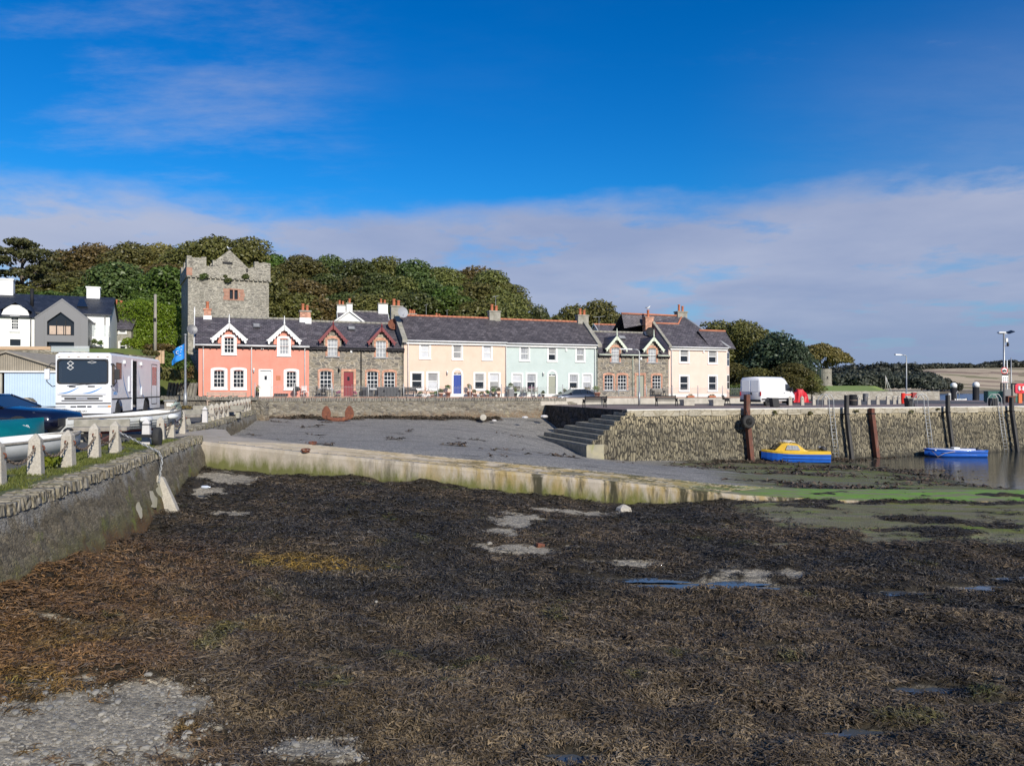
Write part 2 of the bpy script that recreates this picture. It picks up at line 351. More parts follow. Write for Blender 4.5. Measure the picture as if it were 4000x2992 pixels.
# ---------------------------------------------------------------- numeric helpers for the ground
def hash2(ix, iy, seed):
    h = (ix.astype(np.int64) * 374761393 + iy.astype(np.int64) * 668265263 + seed * 982451653) & 0x7fffffff
    h = ((h ^ (h >> 13)) * 1274126177) & 0x7fffffff
    h = (h ^ (h >> 16)) & 0xffffff
    return h / float(0xffffff)
def vnoise(x, y, seed=0):
    ix = np.floor(x); iy = np.floor(y); fx = x - ix; fy = y - iy
    fx = fx * fx * (3 - 2 * fx); fy = fy * fy * (3 - 2 * fy)
    a = hash2(ix, iy, seed); b = hash2(ix + 1, iy, seed); c = hash2(ix, iy + 1, seed); d = hash2(ix + 1, iy + 1, seed)
    return (a * (1 - fx) + b * fx) * (1 - fy) + (c * (1 - fx) + d * fx) * fy
def fbm(x, y, seed=0, o=4):
    t = 0; a = .5; s = 0
    for k in range(o):
        t = t + a * vnoise(x * 2 ** k, y * 2 ** k, seed + k * 17); s += a; a *= .5
    return t / s
def sst(a, b, x):
    t = np.clip((x - a) / (b - a), 0, 1); return t * t * (3 - 2 * t)
FL = [(-8.4, 12.6, -1.5), (-8.9, 16, -1.65), (-9.9, 20, -1.85), (-10.5, 22.5, -1.78), (-11, 24.5, -1.5), (-11.6, 27, -1.25), (-12, 30, -1.13), (-8.5, 30, -1.47), (1.8, 30, -2.36), (5.5, 30, -2.5), (8.5, 30, -2.50), (10.5, 29.8, -2.38), (13, 29.7, -2.46), (17, 29.7, -2.49), (22, 29.7, -2.55), (30, 29.7, -2.75),
      (0, 8.5, -2.2), (-4, 9, -1.85), (-7, 10, -1.45), (5, 9, -2.3), (10, 12, -2.42), (0, 18, -2.32), (5, 18, -2.45), (12, 20, -2.5), (-6, 20, -1.85), (20, 20, -2.6), (-3, 4, -1.6), (6, 4, -1.7), (-9, 6, -1.0), (-3, 25, -1.9),
      (-13, 35, -.95), (-8, 35, -1.05), (0, 35, -1.42), (4, 35, -1.85), (8.5, 35, -2.32), (14, 35, -2.55), (22, 35, -2.7), (2.3, 61, -2.05), (5, 51.5, -2.8), (17, 56.5, -3.5), (26, 60, -3.72), (34, 63.5, -3.95), (45, 69, -4.3),
      (24, 50, -3.5), (26.6, 49, -3.7), (30, 52, -3.85), (33, 47, -3.95), (24, 42, -3.35), (27.5, 41.4, -3.7), (31, 42, -3.9), (40, 40, -4.3), (60, 50, -5), (40, 28, -3.6), (60, 30, -4.5), (60, 15, -4),
      (-17, 60.5, -.5), (-10, 63, -.6), (-3, 66, -.75), (3, 69, -.9), (-18.5, 57, -.4), (-17.5, 50, -.7), (-16, 44, -.85), (0, 45, -1.75), (8, 45, -2.6), (0, 55, -1.5)]
FL = np.array(FL, float)
def tps_fit(p):
    n = len(p); d = np.linalg.norm(p[:, None, :2] - p[None, :, :2], axis=2); K = np.where(d > 0, d * d * np.log(d + 1e-9), 0) + np.eye(n) * 2.
    A = np.zeros((n + 3, n + 3)); A[:n, :n] = K; A[:n, n] = 1; A[:n, n + 1:] = p[:, :2]; A[n, :n] = 1; A[n + 1:, :n] = p[:, :2].T
    return np.linalg.solve(A, np.r_[p[:, 2], 0, 0, 0])
TW = tps_fit(FL)
def xwall(Y):
    Y = np.asarray(Y, float); return np.where(Y < 33.4, -5.68 - .216 * Y, -15.05 - .193 * (Y - 37.5))
def tps(X, Y):
    X = np.asarray(X, float); Y = np.asarray(Y, float); z = TW[-3] + TW[-2] * X + TW[-1] * Y
    for k in range(len(FL)):
        r2 = (X - FL[k, 0]) ** 2 + (Y - FL[k, 1]) ** 2; z = z + TW[k] * .5 * r2 * np.log(r2 + 1e-12)
    return z
GRAV = [(-5.2, 7.9, 2.2, 1.9), (-10.6, 28.2, 1.7, 1.4), (-10.1, 25.6, .5, .9), (0., 24.3, .9, 2.3), (.1, 20.3, 1.3, .55), (-.2, 22.3, .8, .6), (2.9, 19.2, 1.4, .4), (5.9, 18.3, 1.3, .6), (-7.0, 11.6, .9, .18), (-4.0, 13.2, .5, .15), (7.5, 21.8, .9, .3), (-4, 21, .4, .2), (-2.2, 8.6, .9, .35), (2.5, 27.3, 1.6, .4), (-8.3, 23, .7, .3)]
def gravel_f(X, Y):
    g = np.zeros_like(X); w = (fbm(X * 1.3, Y * 1.3, 5) - .5) * 1.5 + (fbm(X * 4, Y * 4, 6) - .5) * 1.3
    for (a, b, rx, ry) in GRAV:
        r = np.sqrt(((X - a) / rx) ** 2 + ((Y - b) / ry) ** 2) + w; g = np.maximum(g, 1 - sst(.55, 1.2, r))
    return g * .93
PUD = [(3.05, 17.75, .8, .14), (4.6, 17.35, 1.35, .30), (8.6, 16.9, .5, .12), (10.6, 17.3, .7, .16), (4.6, 13.2, .3, .07), (6.1, 11.3, .45, .1), (4.3, 9.7, .5, .1), (6.4, 10.6, .5, .08), (12, 18.2, .5, .15), (.75, 8.9, .3, .06)]
def pud_f(X, Y, k=1.):
    g = np.zeros_like(X)
    for (a, b, rx, ry) in PUD:
        r = np.sqrt(((X - a) / (rx * k)) ** 2 + ((Y - b) / (ry * k + .05)) ** 2); g = np.maximum(g, 1 - sst(.7, 1.3, r))
    return g
def weed_f(X, Y):
    w = 1 - gravel_f(X, Y) * 1.05
    w = np.where(Y > 32.5, 0, w)
    n = fbm(X * .45, Y * .8, 31)
    # right-hand mud flat, thin weed
    mud = sst(6, 10, X - (29 - Y) * .1) * sst(20.5, 23.5, Y) * (Y < 31)
    w = w * (1 - mud * sst(.62, .50, n) * .93)
    # spots inside the basin
    foot = sst(.75, .15, np.abs(29.75 - Y) + (fbm(X * 1.1, Y * 1.1, 14) - .5) * .9) * sst(-7, 2, X) * (Y < 30.2); w = np.maximum(w, foot * (X < 26))
    b = (Y > 33.6) * 1.
    dsea = (58.7 + .4 * (X + 24)) - Y
    band1 = sst(3.6, .8, dsea + (fbm(X * .7, Y * .7, 3) - .5) * 3) * (X < -1)
    dp = (50.9 + .4 * X - 1.1) - Y
    band2 = sst(2.4, .4, dp + (fbm(X * .6, Y * .6, 4) - .5) * 2) * sst(13, 17, X)
    band3 = sst(1.5, .3, np.abs(Y - (55.5 - .62 * (X - 16)) ) + (fbm(X * .5, Y * .5, 6) - .5) * 2.4) * sst(18, 22, X) * (X < 34)
    spots = sst(.60, .68, fbm(X * .22, Y * .75, 9)) * sst(9, 15, X) * .8 + sst(.71, .77, fbm(X * .3, Y * 1.1, 10)) * .7
    w = np.maximum(w, b * np.maximum(np.maximum(np.maximum(band1, band2), band3), spots))
    return np.clip(w * (1 - pud_f(X, Y, 1.5)), 0, 1)
def green_f(X, Y):
    n = fbm(X * .35, Y * .9, 77)
    g1 = sst(5, 10, X - (30 - Y) * .2) * sst(19.5, 23, Y) * (Y < 31.5) * sst(.42, .62, n)
    g2 = sst(9, 14, X) * (Y > 33) * sst(.36, .6, n) * sst(62, 40, Y)
    g3 = sst(10, 16, X + (n - .5) * 8) * (Y > 33) * (Y < 60) * .95
    g4 = .5 * sst(4.5, 9, X - (30 - Y) * .3 + (n - .5) * 5) * sst(19, 22.5, Y + (n - .5) * 4) * (Y < 31.5)
    return np.clip(np.maximum(np.maximum(np.maximum(g1, g4), g2), g3), 0, 1)
def floor_z(X, Y):
    X = np.asarray(X, float); Y = np.asarray(Y, float)
    z = tps(X, Y)
    w = weed_f(X, Y)
    dw = X - (xwall(Y) + .3)
    pk = 1 - pud_f(X, Y, 2.1); w = w * pk
    z = z + w * ((fbm(X * .6, Y * .6, 11) - .45) * .42 + (fbm(X * 2.2, Y * 2.2, 12) - .5) * .22)
    z = z + (.10 + .22 * sst(18, 12, Y)) * np.exp(-np.maximum(dw, 0) / .5) * (Y < 27) * (.5 + fbm(X * .8, Y * .8, 19))
    z = z + (fbm(X * 1.5, Y * 1.5, 13) - .5) * .05 - pud_f(X, Y, 1.5) * .13
    return z

# ---------------------------------------------------------------- beach sheet
ys = np.concatenate([np.arange(3, 14, .11), np.arange(14, 34, .2), np.arange(34, 76, .42)])
us = np.linspace(-1.05, 1.25, 300)
YY, UU = np.meshgrid(ys, us, indexing='ij')
XX = UU * np.maximum(YY, 9) ; ZZ = floor_z(XX, YY)
XW = xwall(YY) - .25
ZZ = np.where(XX < XW - .4, np.minimum(ZZ, -1.6), ZZ)
SEAd = YY - (58.7 + .4 * (XX + 24) + .5)
ZZ = np.where(SEAd > 0, np.minimum(ZZ, -1.5), ZZ)
PIERd = YY - (50.9 + .4 * XX + .3)
ZZ = np.where((PIERd > 0) & (XX > 8), np.minimum(ZZ, -4.3), ZZ)
def gridmesh(name, X, Y, Z, mats, attrs=None, kind=None, cut=None):
    n, m = X.shape; me = bpy.data.meshes.new(name); nv = n * m
    co_ = np.stack([X, Y, Z], -1).reshape(-1).astype(np.float32)
    i = np.arange(n - 1)[:, None] * m + np.arange(m - 1)[None]; q = np.stack([i, i + 1, i + m + 1, i + m], -1).reshape(-1, 4)
    if cut is not None: q = q[~cut.reshape(-1)[q].any(1)]
    me.vertices.add(nv); me.vertices.foreach_set('co', co_); nf = len(q)
    me.loops.add(nf * 4); me.loops.foreach_set('vertex_index', q.reshape(-1).astype(np.int32))
    me.polygons.add(nf); me.polygons.foreach_set('loop_start', np.arange(0, nf * 4, 4, dtype=np.int32))
    me.update(); me.validate()
    me.polygons.foreach_set('use_smooth', np.ones(nf, bool))
    for mm in mats: me.materials.append(mm)
    for k, a in (attrs or {}).items():
        at = me.attributes.new(k, 'FLOAT', 'POINT'); at.data.foreach_set('value', a.reshape(-1).astype(np.float32))
    o = bpy.data.objects.new(name, me); COL.objects.link(o)
    if kind: o['kind'] = kind
    return o
m, nt, b = newmat('shore_gravel'); w = coords(nt, (1, 1, 1), True)
def attr(nt, n): return N(nt, 'ShaderNodeAttribute', attribute_name=n).outputs['Fac']
fine = noise(nt, w, 26., 6., .75); med = noise(nt, w, 3.2, 5., .65)
vo = N(nt, 'ShaderNodeTexVoronoi', Scale=17.); L(nt, w, vo.inputs['Vector'])
sp = nt.nodes.new('ShaderNodeSeparateColor'); L(nt, vo.outputs['Color'], sp.inputs[0])
col = ramp(nt, fine, [(.3, (.14, .132, .12)), (.5, (.245, .232, .212)), (.7, (.36, .345, .315))])
col = mixc(nt, .5, col, ramp(nt, sp.outputs[0], [(.1, (.4, .4, .4)), (.6, (1.1, 1.1, 1.05)), (.95, (2., 1.95, 1.8))]), 'MULTIPLY')
streak = noise(nt, coords(nt, (.25, 1.1, 1), True), 1.6, 6., .65)
col = mixc(nt, mrange(nt, streak, .52, .66, 0, .75), col, (.075, .072, .066))
near = attr(nt, 'pale')
col = mixc(nt, near, col, mixc(nt, 1., col, (1.25, 1.17, 1.0), 'MULTIPLY'))
ga = attr(nt, 'green'); stn = noise(nt, coords(nt, (.28, 1.15, 1), True), 1.25, 7., .7); col = mixc(nt, mth(nt, 'MULTIPLY', mth(nt, 'MINIMUM', mth(nt, 'MULTIPLY', ga, 2.), 1.), .75), col, (.12, .108, .058)); gm = mth(nt, 'MULTIPLY', ga, mrange(nt, stn, .42, .56, .0, 1.))
gcol = ramp(nt, noise(nt, coords(nt, (.4, 1., 1), True), 2.2, 6.), [(.35, (.11, .10, .02)), (.5, (.14, .15, .018)), (.66, (.14, .23, .010))])
col = mixc(nt, mth(nt, 'MULTIPLY', gm, .85), col, gcol)
wm = attr(nt, 'weed')
wn = noise(nt, w, 7., 6., .7)
wcol = ramp(nt, wn, [(.3, (.012, .010, .007)), (.5, (.03, .024, .015)), (.68, (.075, .055, .028))])
col = mixc(nt, mrange(nt, mth(nt, 'ADD', wm, mth(nt, 'MULTIPLY', mth(nt, 'SUBTRACT', wn, .5), .9)), .3, .55), col, wcol)
col = mixc(nt, mth(nt, 'MULTIPLY', attr(nt, 'wet'), .6), col, (.03, .03, .026))
L(nt, col, b.inputs['Base Color']); b.inputs['Roughness'].default_value = .8; b.inputs['Specular IOR Level'].default_value = .3
bump(nt, b, mth(nt, 'ADD', fine, mth(nt, 'MULTIPLY', vo.outputs['Distance'], -.6)), .8, .035)
M['beach'] = m
WF = weed_f(XX, YY)
beach = gridmesh('beach', XX, YY, ZZ, [M['beach']], {'weed': WF, 'green': green_f(XX, YY), 'wet': sst(-3.3, -3.7, ZZ) + pud_f(XX, YY, 1.6), 'pale': (YY < 33) * 1.}, 'structure')
beach['label'] = 'tidal harbour floor of gravel and mud'
# water
def watermat(name, c, rough, sc, bs, stretch=(1, 1, 1)):
    m, nt, b = newmat(name); b.inputs['Base Color'].default_value = c4(c); b.inputs['Roughness'].default_value = rough; b.inputs['IOR'].default_value = 1.33
    b.inputs['Specular IOR Level'].default_value = .6
    v = coords(nt, stretch, True); bump(nt, b, noise(nt, v, sc, 4., .6), bs, .08); return m
M['water'] = watermat('harbour_water', (.030, .036, .034), .04, 1.6, .25, (.5, 1.6, 1))
M['sea'] = watermat('open_sea', (.018, .055, .115), .25, 1.2, .9, (.6, 1.5, 1))
o = MB().add([(18, 33, -3.7), (140, 33, -3.7), (140, 100, -3.7), (18, 100, -3.7)], [(0, 1, 2, 3)]).build('harbour_water', M['water']); tag(o, kind='structure')
o = MB().add([(28, 100.01, -3.7), (3000, 100.01, -3.7), (3000, 900, -3.7), (28, 900, -3.7)], [(0, 1, 2, 3)]).build('sea', M['sea']); tag(o, kind='structure')
# puddles
M['puddle'] = watermat('puddle_water', (.075, .085, .095), .03, 5., .05)
for (a, bb, rx, ry) in PUD:
    mb = MB(); n = 30; pts = []
    zc = float(tps(a, bb)) - .05
    for k in range(n):
        t = 2 * pi * k / n; r = 1 + .35 * sin(3 * t + a) + .22 * sin(7 * t + bb)
        pts.append((a + cos(t) * rx * r, bb + sin(t) * (ry + .05) * r, zc))
    mb.add(pts, [tuple(range(n))]); o = mb.build('puddle', M['puddle'])
    tag(o, kind='structure')

# ---------------------------------------------------------------- seaweed (uncountable)
rg = np.random.default_rng(3)
def ribbons(name, X, Y, ang, ln, wd, lift, col, mat, zoff=0.0, K=2, bend=None, zfun=floor_z):
    n = len(X); z0 = zfun(X, Y) + zoff; dx = np.cos(ang); dy = np.sin(ang)
    if bend is None: bend = rg.normal(0, .5, n)
    V = np.zeros((n, K + 1, 2, 3), np.float32)
    for k in range(K + 1):
        t = k / K; a2 = ang + bend * t; ex = np.cos(a2); ey = np.sin(a2)
        cx = X + ex * ln * t; cy = Y + ey * ln * t; cz = z0 + lift * (4 * t * (1 - t) * .75 + .25 * t) + .004
        hw = wd * (1 if k == 0 else (1.25 if k < K else .5)) * .5
        tw = rg.normal(0, .4, n) * hw
        V[:, k, 0] = np.stack([cx - ey * hw, cy + ex * hw, cz + tw], -1); V[:, k, 1] = np.stack([cx + ey * hw, cy - ex * hw, cz - tw], -1)
    base = (np.arange(n) * (K + 1) * 2)[:, None, None]
    q = np.array([[2 * k, 2 * k + 1, 2 * k + 3, 2 * k + 2] for k in range(K)])[None]
    F = (base + q).reshape(-1, 4); nf = len(F)
    me = bpy.data.meshes.new(name); me.vertices.add(n * (K + 1) * 2); me.vertices.foreach_set('co', V.reshape(-1))
    me.loops.add(nf * 4); me.loops.foreach_set('vertex_index', F.reshape(-1).astype(np.int32))
    me.polygons.add(nf); me.polygons.foreach_set('loop_start', np.arange(0, nf * 4, 4, dtype=np.int32)); me.update()
    ca = me.attributes.new('frond', 'FLOAT_COLOR', 'POINT'); C = np.ones((n, (K + 1) * 2, 4), np.float32); C[:, :, :3] = col[:, None, :]
    ca.data.foreach_set('color', C.reshape(-1))
    me.materials.append(mat); o = bpy.data.objects.new(name, me); COL.objects.link(o); return o
m, nt, b = newmat('seaweed_frond'); at = N(nt, 'ShaderNodeAttribute', attribute_name='frond'); L(nt, at.outputs['Color'], b.inputs['Base Color'])
b.inputs['Roughness'].default_value = .6; b.inputs['Specular IOR Level'].default_value = .22; M['frond'] = m
def weedset(n, ymin, ymax, pw, jit):
    r = rg.random(n); a = 1 - pw
    Y = (ymin ** a + r * (ymax ** a - ymin ** a)) ** (1 / a)
    X = (rg.random(n) * 2.3 - .95) * np.maximum(Y, 8)
    keep = (rg.random(n) < weed_f(X, Y) * 1.1 - .05) & (X > xwall(Y) + .12) & (X < 46)
    return X[keep], Y[keep]
X, Y = weedset(105000, 5.2, 30, 1.35, 0)
# plants: each root carries several straps fanning out
nst = 7
sw = fbm(X * .5, Y * .5, 41) * 11 + fbm(X * 1.7, Y * 1.7, 42) * 5
tone = fbm(X * .38, Y * .5, 51); tone2 = fbm(X * 1.4, Y * 1.4, 53); dW = X - xwall(Y)
dark = np.array([.046, .039, .029]); brown = np.array([.12, .086, .05]); tan = np.array([.215, .158, .09]); gold = np.array([.24, .15, .03]); rusty = np.array([.19, .08, .016]); oliv = np.array([.10, .11, .02]); greyb = np.array([.10, .095, .088])
f1 = sst(.36, .62, tone * .7 + tone2 * .3 + .20 * sst(22, 8, Y) - .05)[:, None]
base = dark * (1 - f1) + brown * f1
f2 = (sst(.5, .72, tone2) * sst(24, 9, Y) * .8)[:, None]; base = base * (1 - f2) + tan * f2
patch = sst(1.2, .6, np.sqrt(((X + 4.6) / 1.4) ** 2 + ((Y - 17.3) / .9) ** 2) + (tone2 - .5))[:, None]
base = base * (1 - patch) + gold * patch
side = (sst(4.6, .8, dW + (tone2 - .5) * 4) * sst(22, 13, Y) * .85)[:, None]; base = base * (1 - side) + (rusty * .75 + tan * .35) * side
sh = (sst(.57, .68, fbm(X * .8, Y * .8, 61)) * sst(-1, -5, X - Y * .05) * sst(16, 10, Y) * .6)[:, None]; base = base * (1 - sh) + gold * .7 * sh
ol = (sst(.72, .80, fbm(X * 1.1, Y * 1.1, 62)) * .5)[:, None]; base = base * (1 - ol) + oliv * ol
def rep(a): return np.repeat(a, nst, axis=0)
n = len(X) * nst
k = rep(np.clip(.55 + Y / 22, .6, 2.0))
ang = rep(sw) + rg.normal(0, .85, n)
ln = rg.uniform(.06, .19, n) * k; wd = rg.uniform(.0065, .0145, n) * k
lift = rg.uniform(.0, .05, n) * np.clip(k, .6, 1.3)
var = (rg.uniform(.3, 1.6, n) * rep(.6 + .8 * fbm(X * 2.6, Y * 2.6, 71)))[:, None]; mixg = (rg.random(n) ** 3)[:, None] * .7
colr = (rep(base) * (1 - mixg) + greyb * mixg) * var
jx = rg.normal(0, .05, n) * k; jy = rg.normal(0, .05, n) * k
o = ribbons('seaweed', rep(X) + jx, rep(Y) + jy, ang, ln, wd, lift, colr, M['frond'], 0, 3, rg.normal(0, 1.1, n)); tag(o, 'brown and olive bladder wrack covering the harbour floor', 'seaweed', kind='stuff')
# basin weed and weed at the foot of the pier
n0 = 60000; X = rg.uniform(-20, 36, n0); Y = rg.uniform(33.8, 72, n0)
kp = (rg.random(n0) < weed_f(X, Y) - .15) & (Y < 49.7 + .4 * X + (X < 8) * 99) & (X > xwall(Y) + .2); X = X[kp]; Y = Y[kp]; n = len(X)
o = ribbons('seaweed', X, Y, rg.uniform(0, 6.3, n), rg.uniform(.25, .6, n), rg.uniform(.04, .09, n), rg.uniform(.02, .16, n), (dark * 1.3)[None] * rg.uniform(.5, 2.2, n)[:, None] + rusty[None] * .25 * rg.random(n)[:, None], M['frond']); tag(o, 'dark weed lying along the foot of the basin walls', 'seaweed', kind='stuff')
# pebbles on the shingle
n0 = 24000; X = rg.uniform(-9, 12, n0); Y = 5 + rg.random(n0) ** 1.6 * 24; X[9000:] = rg.uniform(-8.5, -1.5, n0 - 9000); Y[9000:] = rg.uniform(5.5, 10.8, n0 - 9000)
g = gravel_f(X, Y); kp = (rg.random(n0) < np.maximum(g * .9,   .013 * (np.arange(n0) < 9000))) & (X > xwall(Y) + .3); X = X[kp]; Y = Y[kp]; Z = floor_z(X, Y)
mb = MB(); ico = [(-.5, -.5, -.25), (.5, -.55, -.25), (.55, .5, -.25), (-.45, .5, -.25), (-.3, -.3, .3), (.3, -.35, .28), (.35, .3, .3), (-.28, .32, .26), (0, -.68, .05), (.7, 0, .05), (0, .68, .05), (-.7, 0, .05)]
vs = []; fs = []
F0 = [(4, 5, 6, 7), (0, 8, 4), (8, 5, 4), (8, 1, 5), (1, 9, 5), (9, 6, 5), (9, 2, 6), (2, 10, 6), (10, 7, 6), (10, 3, 7), (3, 11, 7), (11, 4, 7), (11, 0, 4), (0, 1, 8), (1, 2, 9), (2, 3, 10), (3, 0, 11)]
for i in range(len(X)):
    r = (.009 + (.06 if i % 9 == 0 else .02) * rnd.random() ** 3) * (1 + Y[i] / 22); a = rnd.random() * 6.3; ca, sa = cos(a) * r, sin(a) * r
    mb.add([(X[i] + x * ca - y * sa * .7, Y[i] + x * sa + y * ca * .7, Z[i] + .25 * r + z * r * .9) for x, y, z in ico], F0)
M['pebble'] = nm('shore_pebbles', (.29, .27, .23), (.17, .165, .15), 1.7, .8, .2, 20, world=True, lo=.4, hi=.6)
o = mb.build('pebbles', M['pebble'], fix=False); tag(o, 'loose grey pebbles on the shingle', 'pebbles', kind='stuff')

# ---------------------------------------------------------------- slipway
M['slip'] = nm('slip_concrete', (.42, .365, .295), (.34, .30, .24), 1.1, .9, .5, 22, world=True, stains=[((.25, .22, .16), 2.2, .56, .72, (.6, .6, .25)), ((.50, .46, .36), 5, .6, .75, (1, 1, 1))])
m = M['slip']; nt = m.node_tree; b = nt.nodes['Principled BSDF']; src = b.inputs['Base Color'].links[0].from_socket
w = coords(nt, (1, 1, 1), True); sx = nt.nodes.new('ShaderNodeSeparateXYZ'); L(nt, w, sx.inputs[0])
nn = noise(nt, coords(nt, (1, 1, .3), True), 1.4, 6., .65); xg = mth(nt, 'ADD', sx.outputs[0], mth(nt, 'MULTIPLY', mth(nt, 'SUBTRACT', nn, .5), 9.))
hz = mth(nt, 'ADD', sx.outputs[2], mth(nt, 'MULTIPLY', sx.outputs[0], .095))     # height above the falling foot of the wall
yw = mth(nt, 'MULTIPLY', mrange(nt, nn, .42, .58), mrange(nt, sx.outputs[0], -8, -1, .15, 1.))
c = mixc(nt, mth(nt, 'MULTIPLY', yw, .9), src, (.30, .22, .085))
geo = nt.nodes.new('ShaderNodeNewGeometry'); gn = nt.nodes.new('ShaderNodeSeparateXYZ'); L(nt, geo.outputs['True Normal'], gn.inputs[0])
top = mrange(nt, gn.outputs[2], .5, .9)
n5 = noise(nt, coords(nt, (.5, 1.3, 1), True), 1.3, 6.)
gg = mth(nt, 'MULTIPLY', mrange(nt, mth(nt, 'ADD', xg, mth(nt, 'MULTIPLY', mth(nt, 'SUBTRACT', sx.outputs[1], 31.7), 1.6)), -1., 6.5, 0, 1), top)
mudc = mixc(nt, mrange(nt, n5, .40, .54), (.17, .155, .09), mixc(nt, mrange(nt, sx.outputs[0], 6, 13), (.14, .135, .045), mixc(nt, mrange(nt, noise(nt, coords(nt, (.8, 2.5, 1), True), 3., 6., .75), .38, .5), (.11, .15, .02), (.12, .30, .008))))
c = mixc(nt, mth(nt, 'MULTIPLY', gg, .92), c, mudc)
foot = mth(nt, 'MULTIPLY', mrange(nt, mth(nt, 'ADD', hz, mth(nt, 'MULTIPLY', mth(nt, 'SUBTRACT', noise(nt, coords(nt, (1, 1, .3), True), 2.6, 6., .7), .5), 1.5)), -1.6, -2.1), mth(nt, 'SUBTRACT', 1., top))
c = mixc(nt, mth(nt, 'MULTIPLY', foot, .9), c, (.095, .105, .015)); dkn = noise(nt, coords(nt, (1, 1, .12), True), .85, 6., .72); c = mixc(nt, mth(nt, 'MULTIPLY', mth(nt, 'MULTIPLY', mrange(nt, dkn, .49, .57), mth(nt, 'SUBTRACT', 1., top)), mrange(nt, sx.outputs[0], -8, 0, .12, .95)), c, (.032, .03, .014))
L(nt, c, b.inputs['Base Color'])
SLX = [(-14.3, -.0), (-12.55, -.10), (-12, -.16), (-8, -.59), (-4, -.96), (0, -1.33), (4, -1.70), (9, -2.24), (13, -2.44), (22, -2.50), (34, -2.75)]
def slip_z(x): return float(np.interp(x, [a for a, _ in SLX], [z for _, z in SLX]))
xs = np.concatenate([np.arange(-14.2, 13, .2), np.arange(13, 34, .6)])
A = []; 
for x in xs:
    z = slip_z(x); j = .02 * sin(x * 7.3) + .03 * (rnd.random() - .5)
    yf = 33.35 + 3.1 * min(1, max(0, (-12.2 - x) / 1.4)) if x < 12 else 33.35 + (x - 12) * .02
    A.append([(x, 30.06 + j * .4 + .05, z - 2.2), (x, 30.02 + j * .5, z - .12), (x, 30.08 + j, z), (x, 31.1, z + .03), (x, 32.3, z + .03), (x, yf, z), (x, yf + .05, z - 2.2)])
mb = MB().loft(A, True, True)
slip = mb.build('slipway', M['slip'], fix=True); tag(slip, kind='structure')
mb = MB()   # raised herringbone ribs cast on the surface
x = -11.6
while x < 8.5:
    for (y0, y1, dx) in ((30.35, 33.1, 1.5),):
        p0 = (x, y0, slip_z(x) + .012); p1 = (x + dx, (y0 + y1) / 2, slip_z(x + dx) + .035); p2 = (x + dx * 2, y1, slip_z(x + 2 * dx) + .012)
        for a_, b_ in ((p0, p1), (p1, p2)): mb.beam(a_, b_, .07, .035)
    x += .36
o = mb.build('slipway_ribs', M['slip']); o.parent = slip
# iron mooring rings on the slipway
def ring_thing(px, py, D, label):
    x, y, z = P(px, py, D); mb = MB(); e = empty('mooring_ring', (x, y, slip_z(x) + .02), 0, label, 'mooring ring')
    mb.lathe([(.16, 0), (.16, .03), (.05, .05), (.05, .1), (.0, .1)], (0, 0, 0), 10); mb.build('anchor_plate', M['rust'], e)
    mb = MB(); mb.tube([(.17 * cos(t), .12 * sin(t) - .02, .09 + .03 * sin(t)) for t in np.linspace(0, 2 * pi, 15)], .025, 6, False); mb.build('ring', M['rust'], e)
ring_thing(1195, 1772, 30.1, 'rusty iron mooring ring on the near edge of the slipway')
ring_thing(1222, 1736, 33.2, 'rusty iron mooring ring on the far edge of the slipway')
# ---------------------------------------------------------------- harbour walls
M['quaywall'] = stone('quay_masonry', (8.5, 8.5, 19), [(.15, .125, .082), (.215, .182, .122), (.17, .147, .104), (.25, .21, .142), (.105, .09, .064)], (.118, .10, .07), .04, .45, .16,
    band=[((.30, .285, .25), -.40, -.22, .8), ((.13, .125, .035), -.8, -1.25, .7), ((.12, .055, .018), -1.2, -1.6, .9)], moss=[((.38, .35, .29), .9, .62, .72), ((.17, .19, .03), .8, .60, .70), ((.07, .065, .055), .7, .54, .7)])
M['coping'] = stone('coping_stones', (4.2, 4.2, 3.), [(.22, .20, .155), (.30, .27, .20), (.25, .235, .20), (.34, .305, .22)], (.15, .13, .09), .07, .9, .1, moss=[((.17, .17, .05), 1.2, .56, .7), ((.40, .29, .09), 2.2, .66, .76)])
M['pierstone'] = stone('pier_masonry', (6.2, 6.2, 1.55), [(.155, .136, .092), (.24, .212, .146), (.195, .175, .126), (.29, .255, .17), (.115, .104, .08)], (.035, .032, .025), .11, 1., .05,
    band=[((.50, .42, .27), -1.1, .1, .85), ((.30, .27, .19), -2.7, -3.3, .35), ((.035, .033, .028), -3.2, -3.7, .9)], moss=[((.26, .22, .13), .55, .62, .75)], dsc=1.6)
M['piercap'] = stone('pier_capstones', (.75, 1.2, 2.2), [(.36, .33, .26), (.46, .42, .33), (.40, .36, .27)], (.26, .22, .15), .035, .7, .2, moss=[((.22, .2, .14), 1.5, .6, .75)])
M['darkpier'] = stone('shade_toned_masonry', (1.7, 1.7, 2.2), [(.035, .033, .03), (.07, .065, .06), (.05, .047, .043)], (.02, .019, .017), .08, 1., .2)  # pier end wall: its shade is put into the dark stone colours
M['seawall'] = stone('sea_wall_masonry', (2.9, 2.9, 5.6), [(.17, .155, .13), (.27, .25, .20), (.215, .20, .175), (.34, .31, .25), (.12, .11, .10)], (.22, .19, .14), .07, .9, .2,
    band=[((.20, .13, .075), -.05, -.5, .75)], moss=[((.42, .36, .22), .8, .62, .75)])
M['upright'] = nm('upright_slate_copings', (.26, .245, .20), (.17, .16, .14), 3, .9, .6, 20, world=True, stains=[((.38, .35, .26), 2.2, .58, .72, (1, 1, 1))])
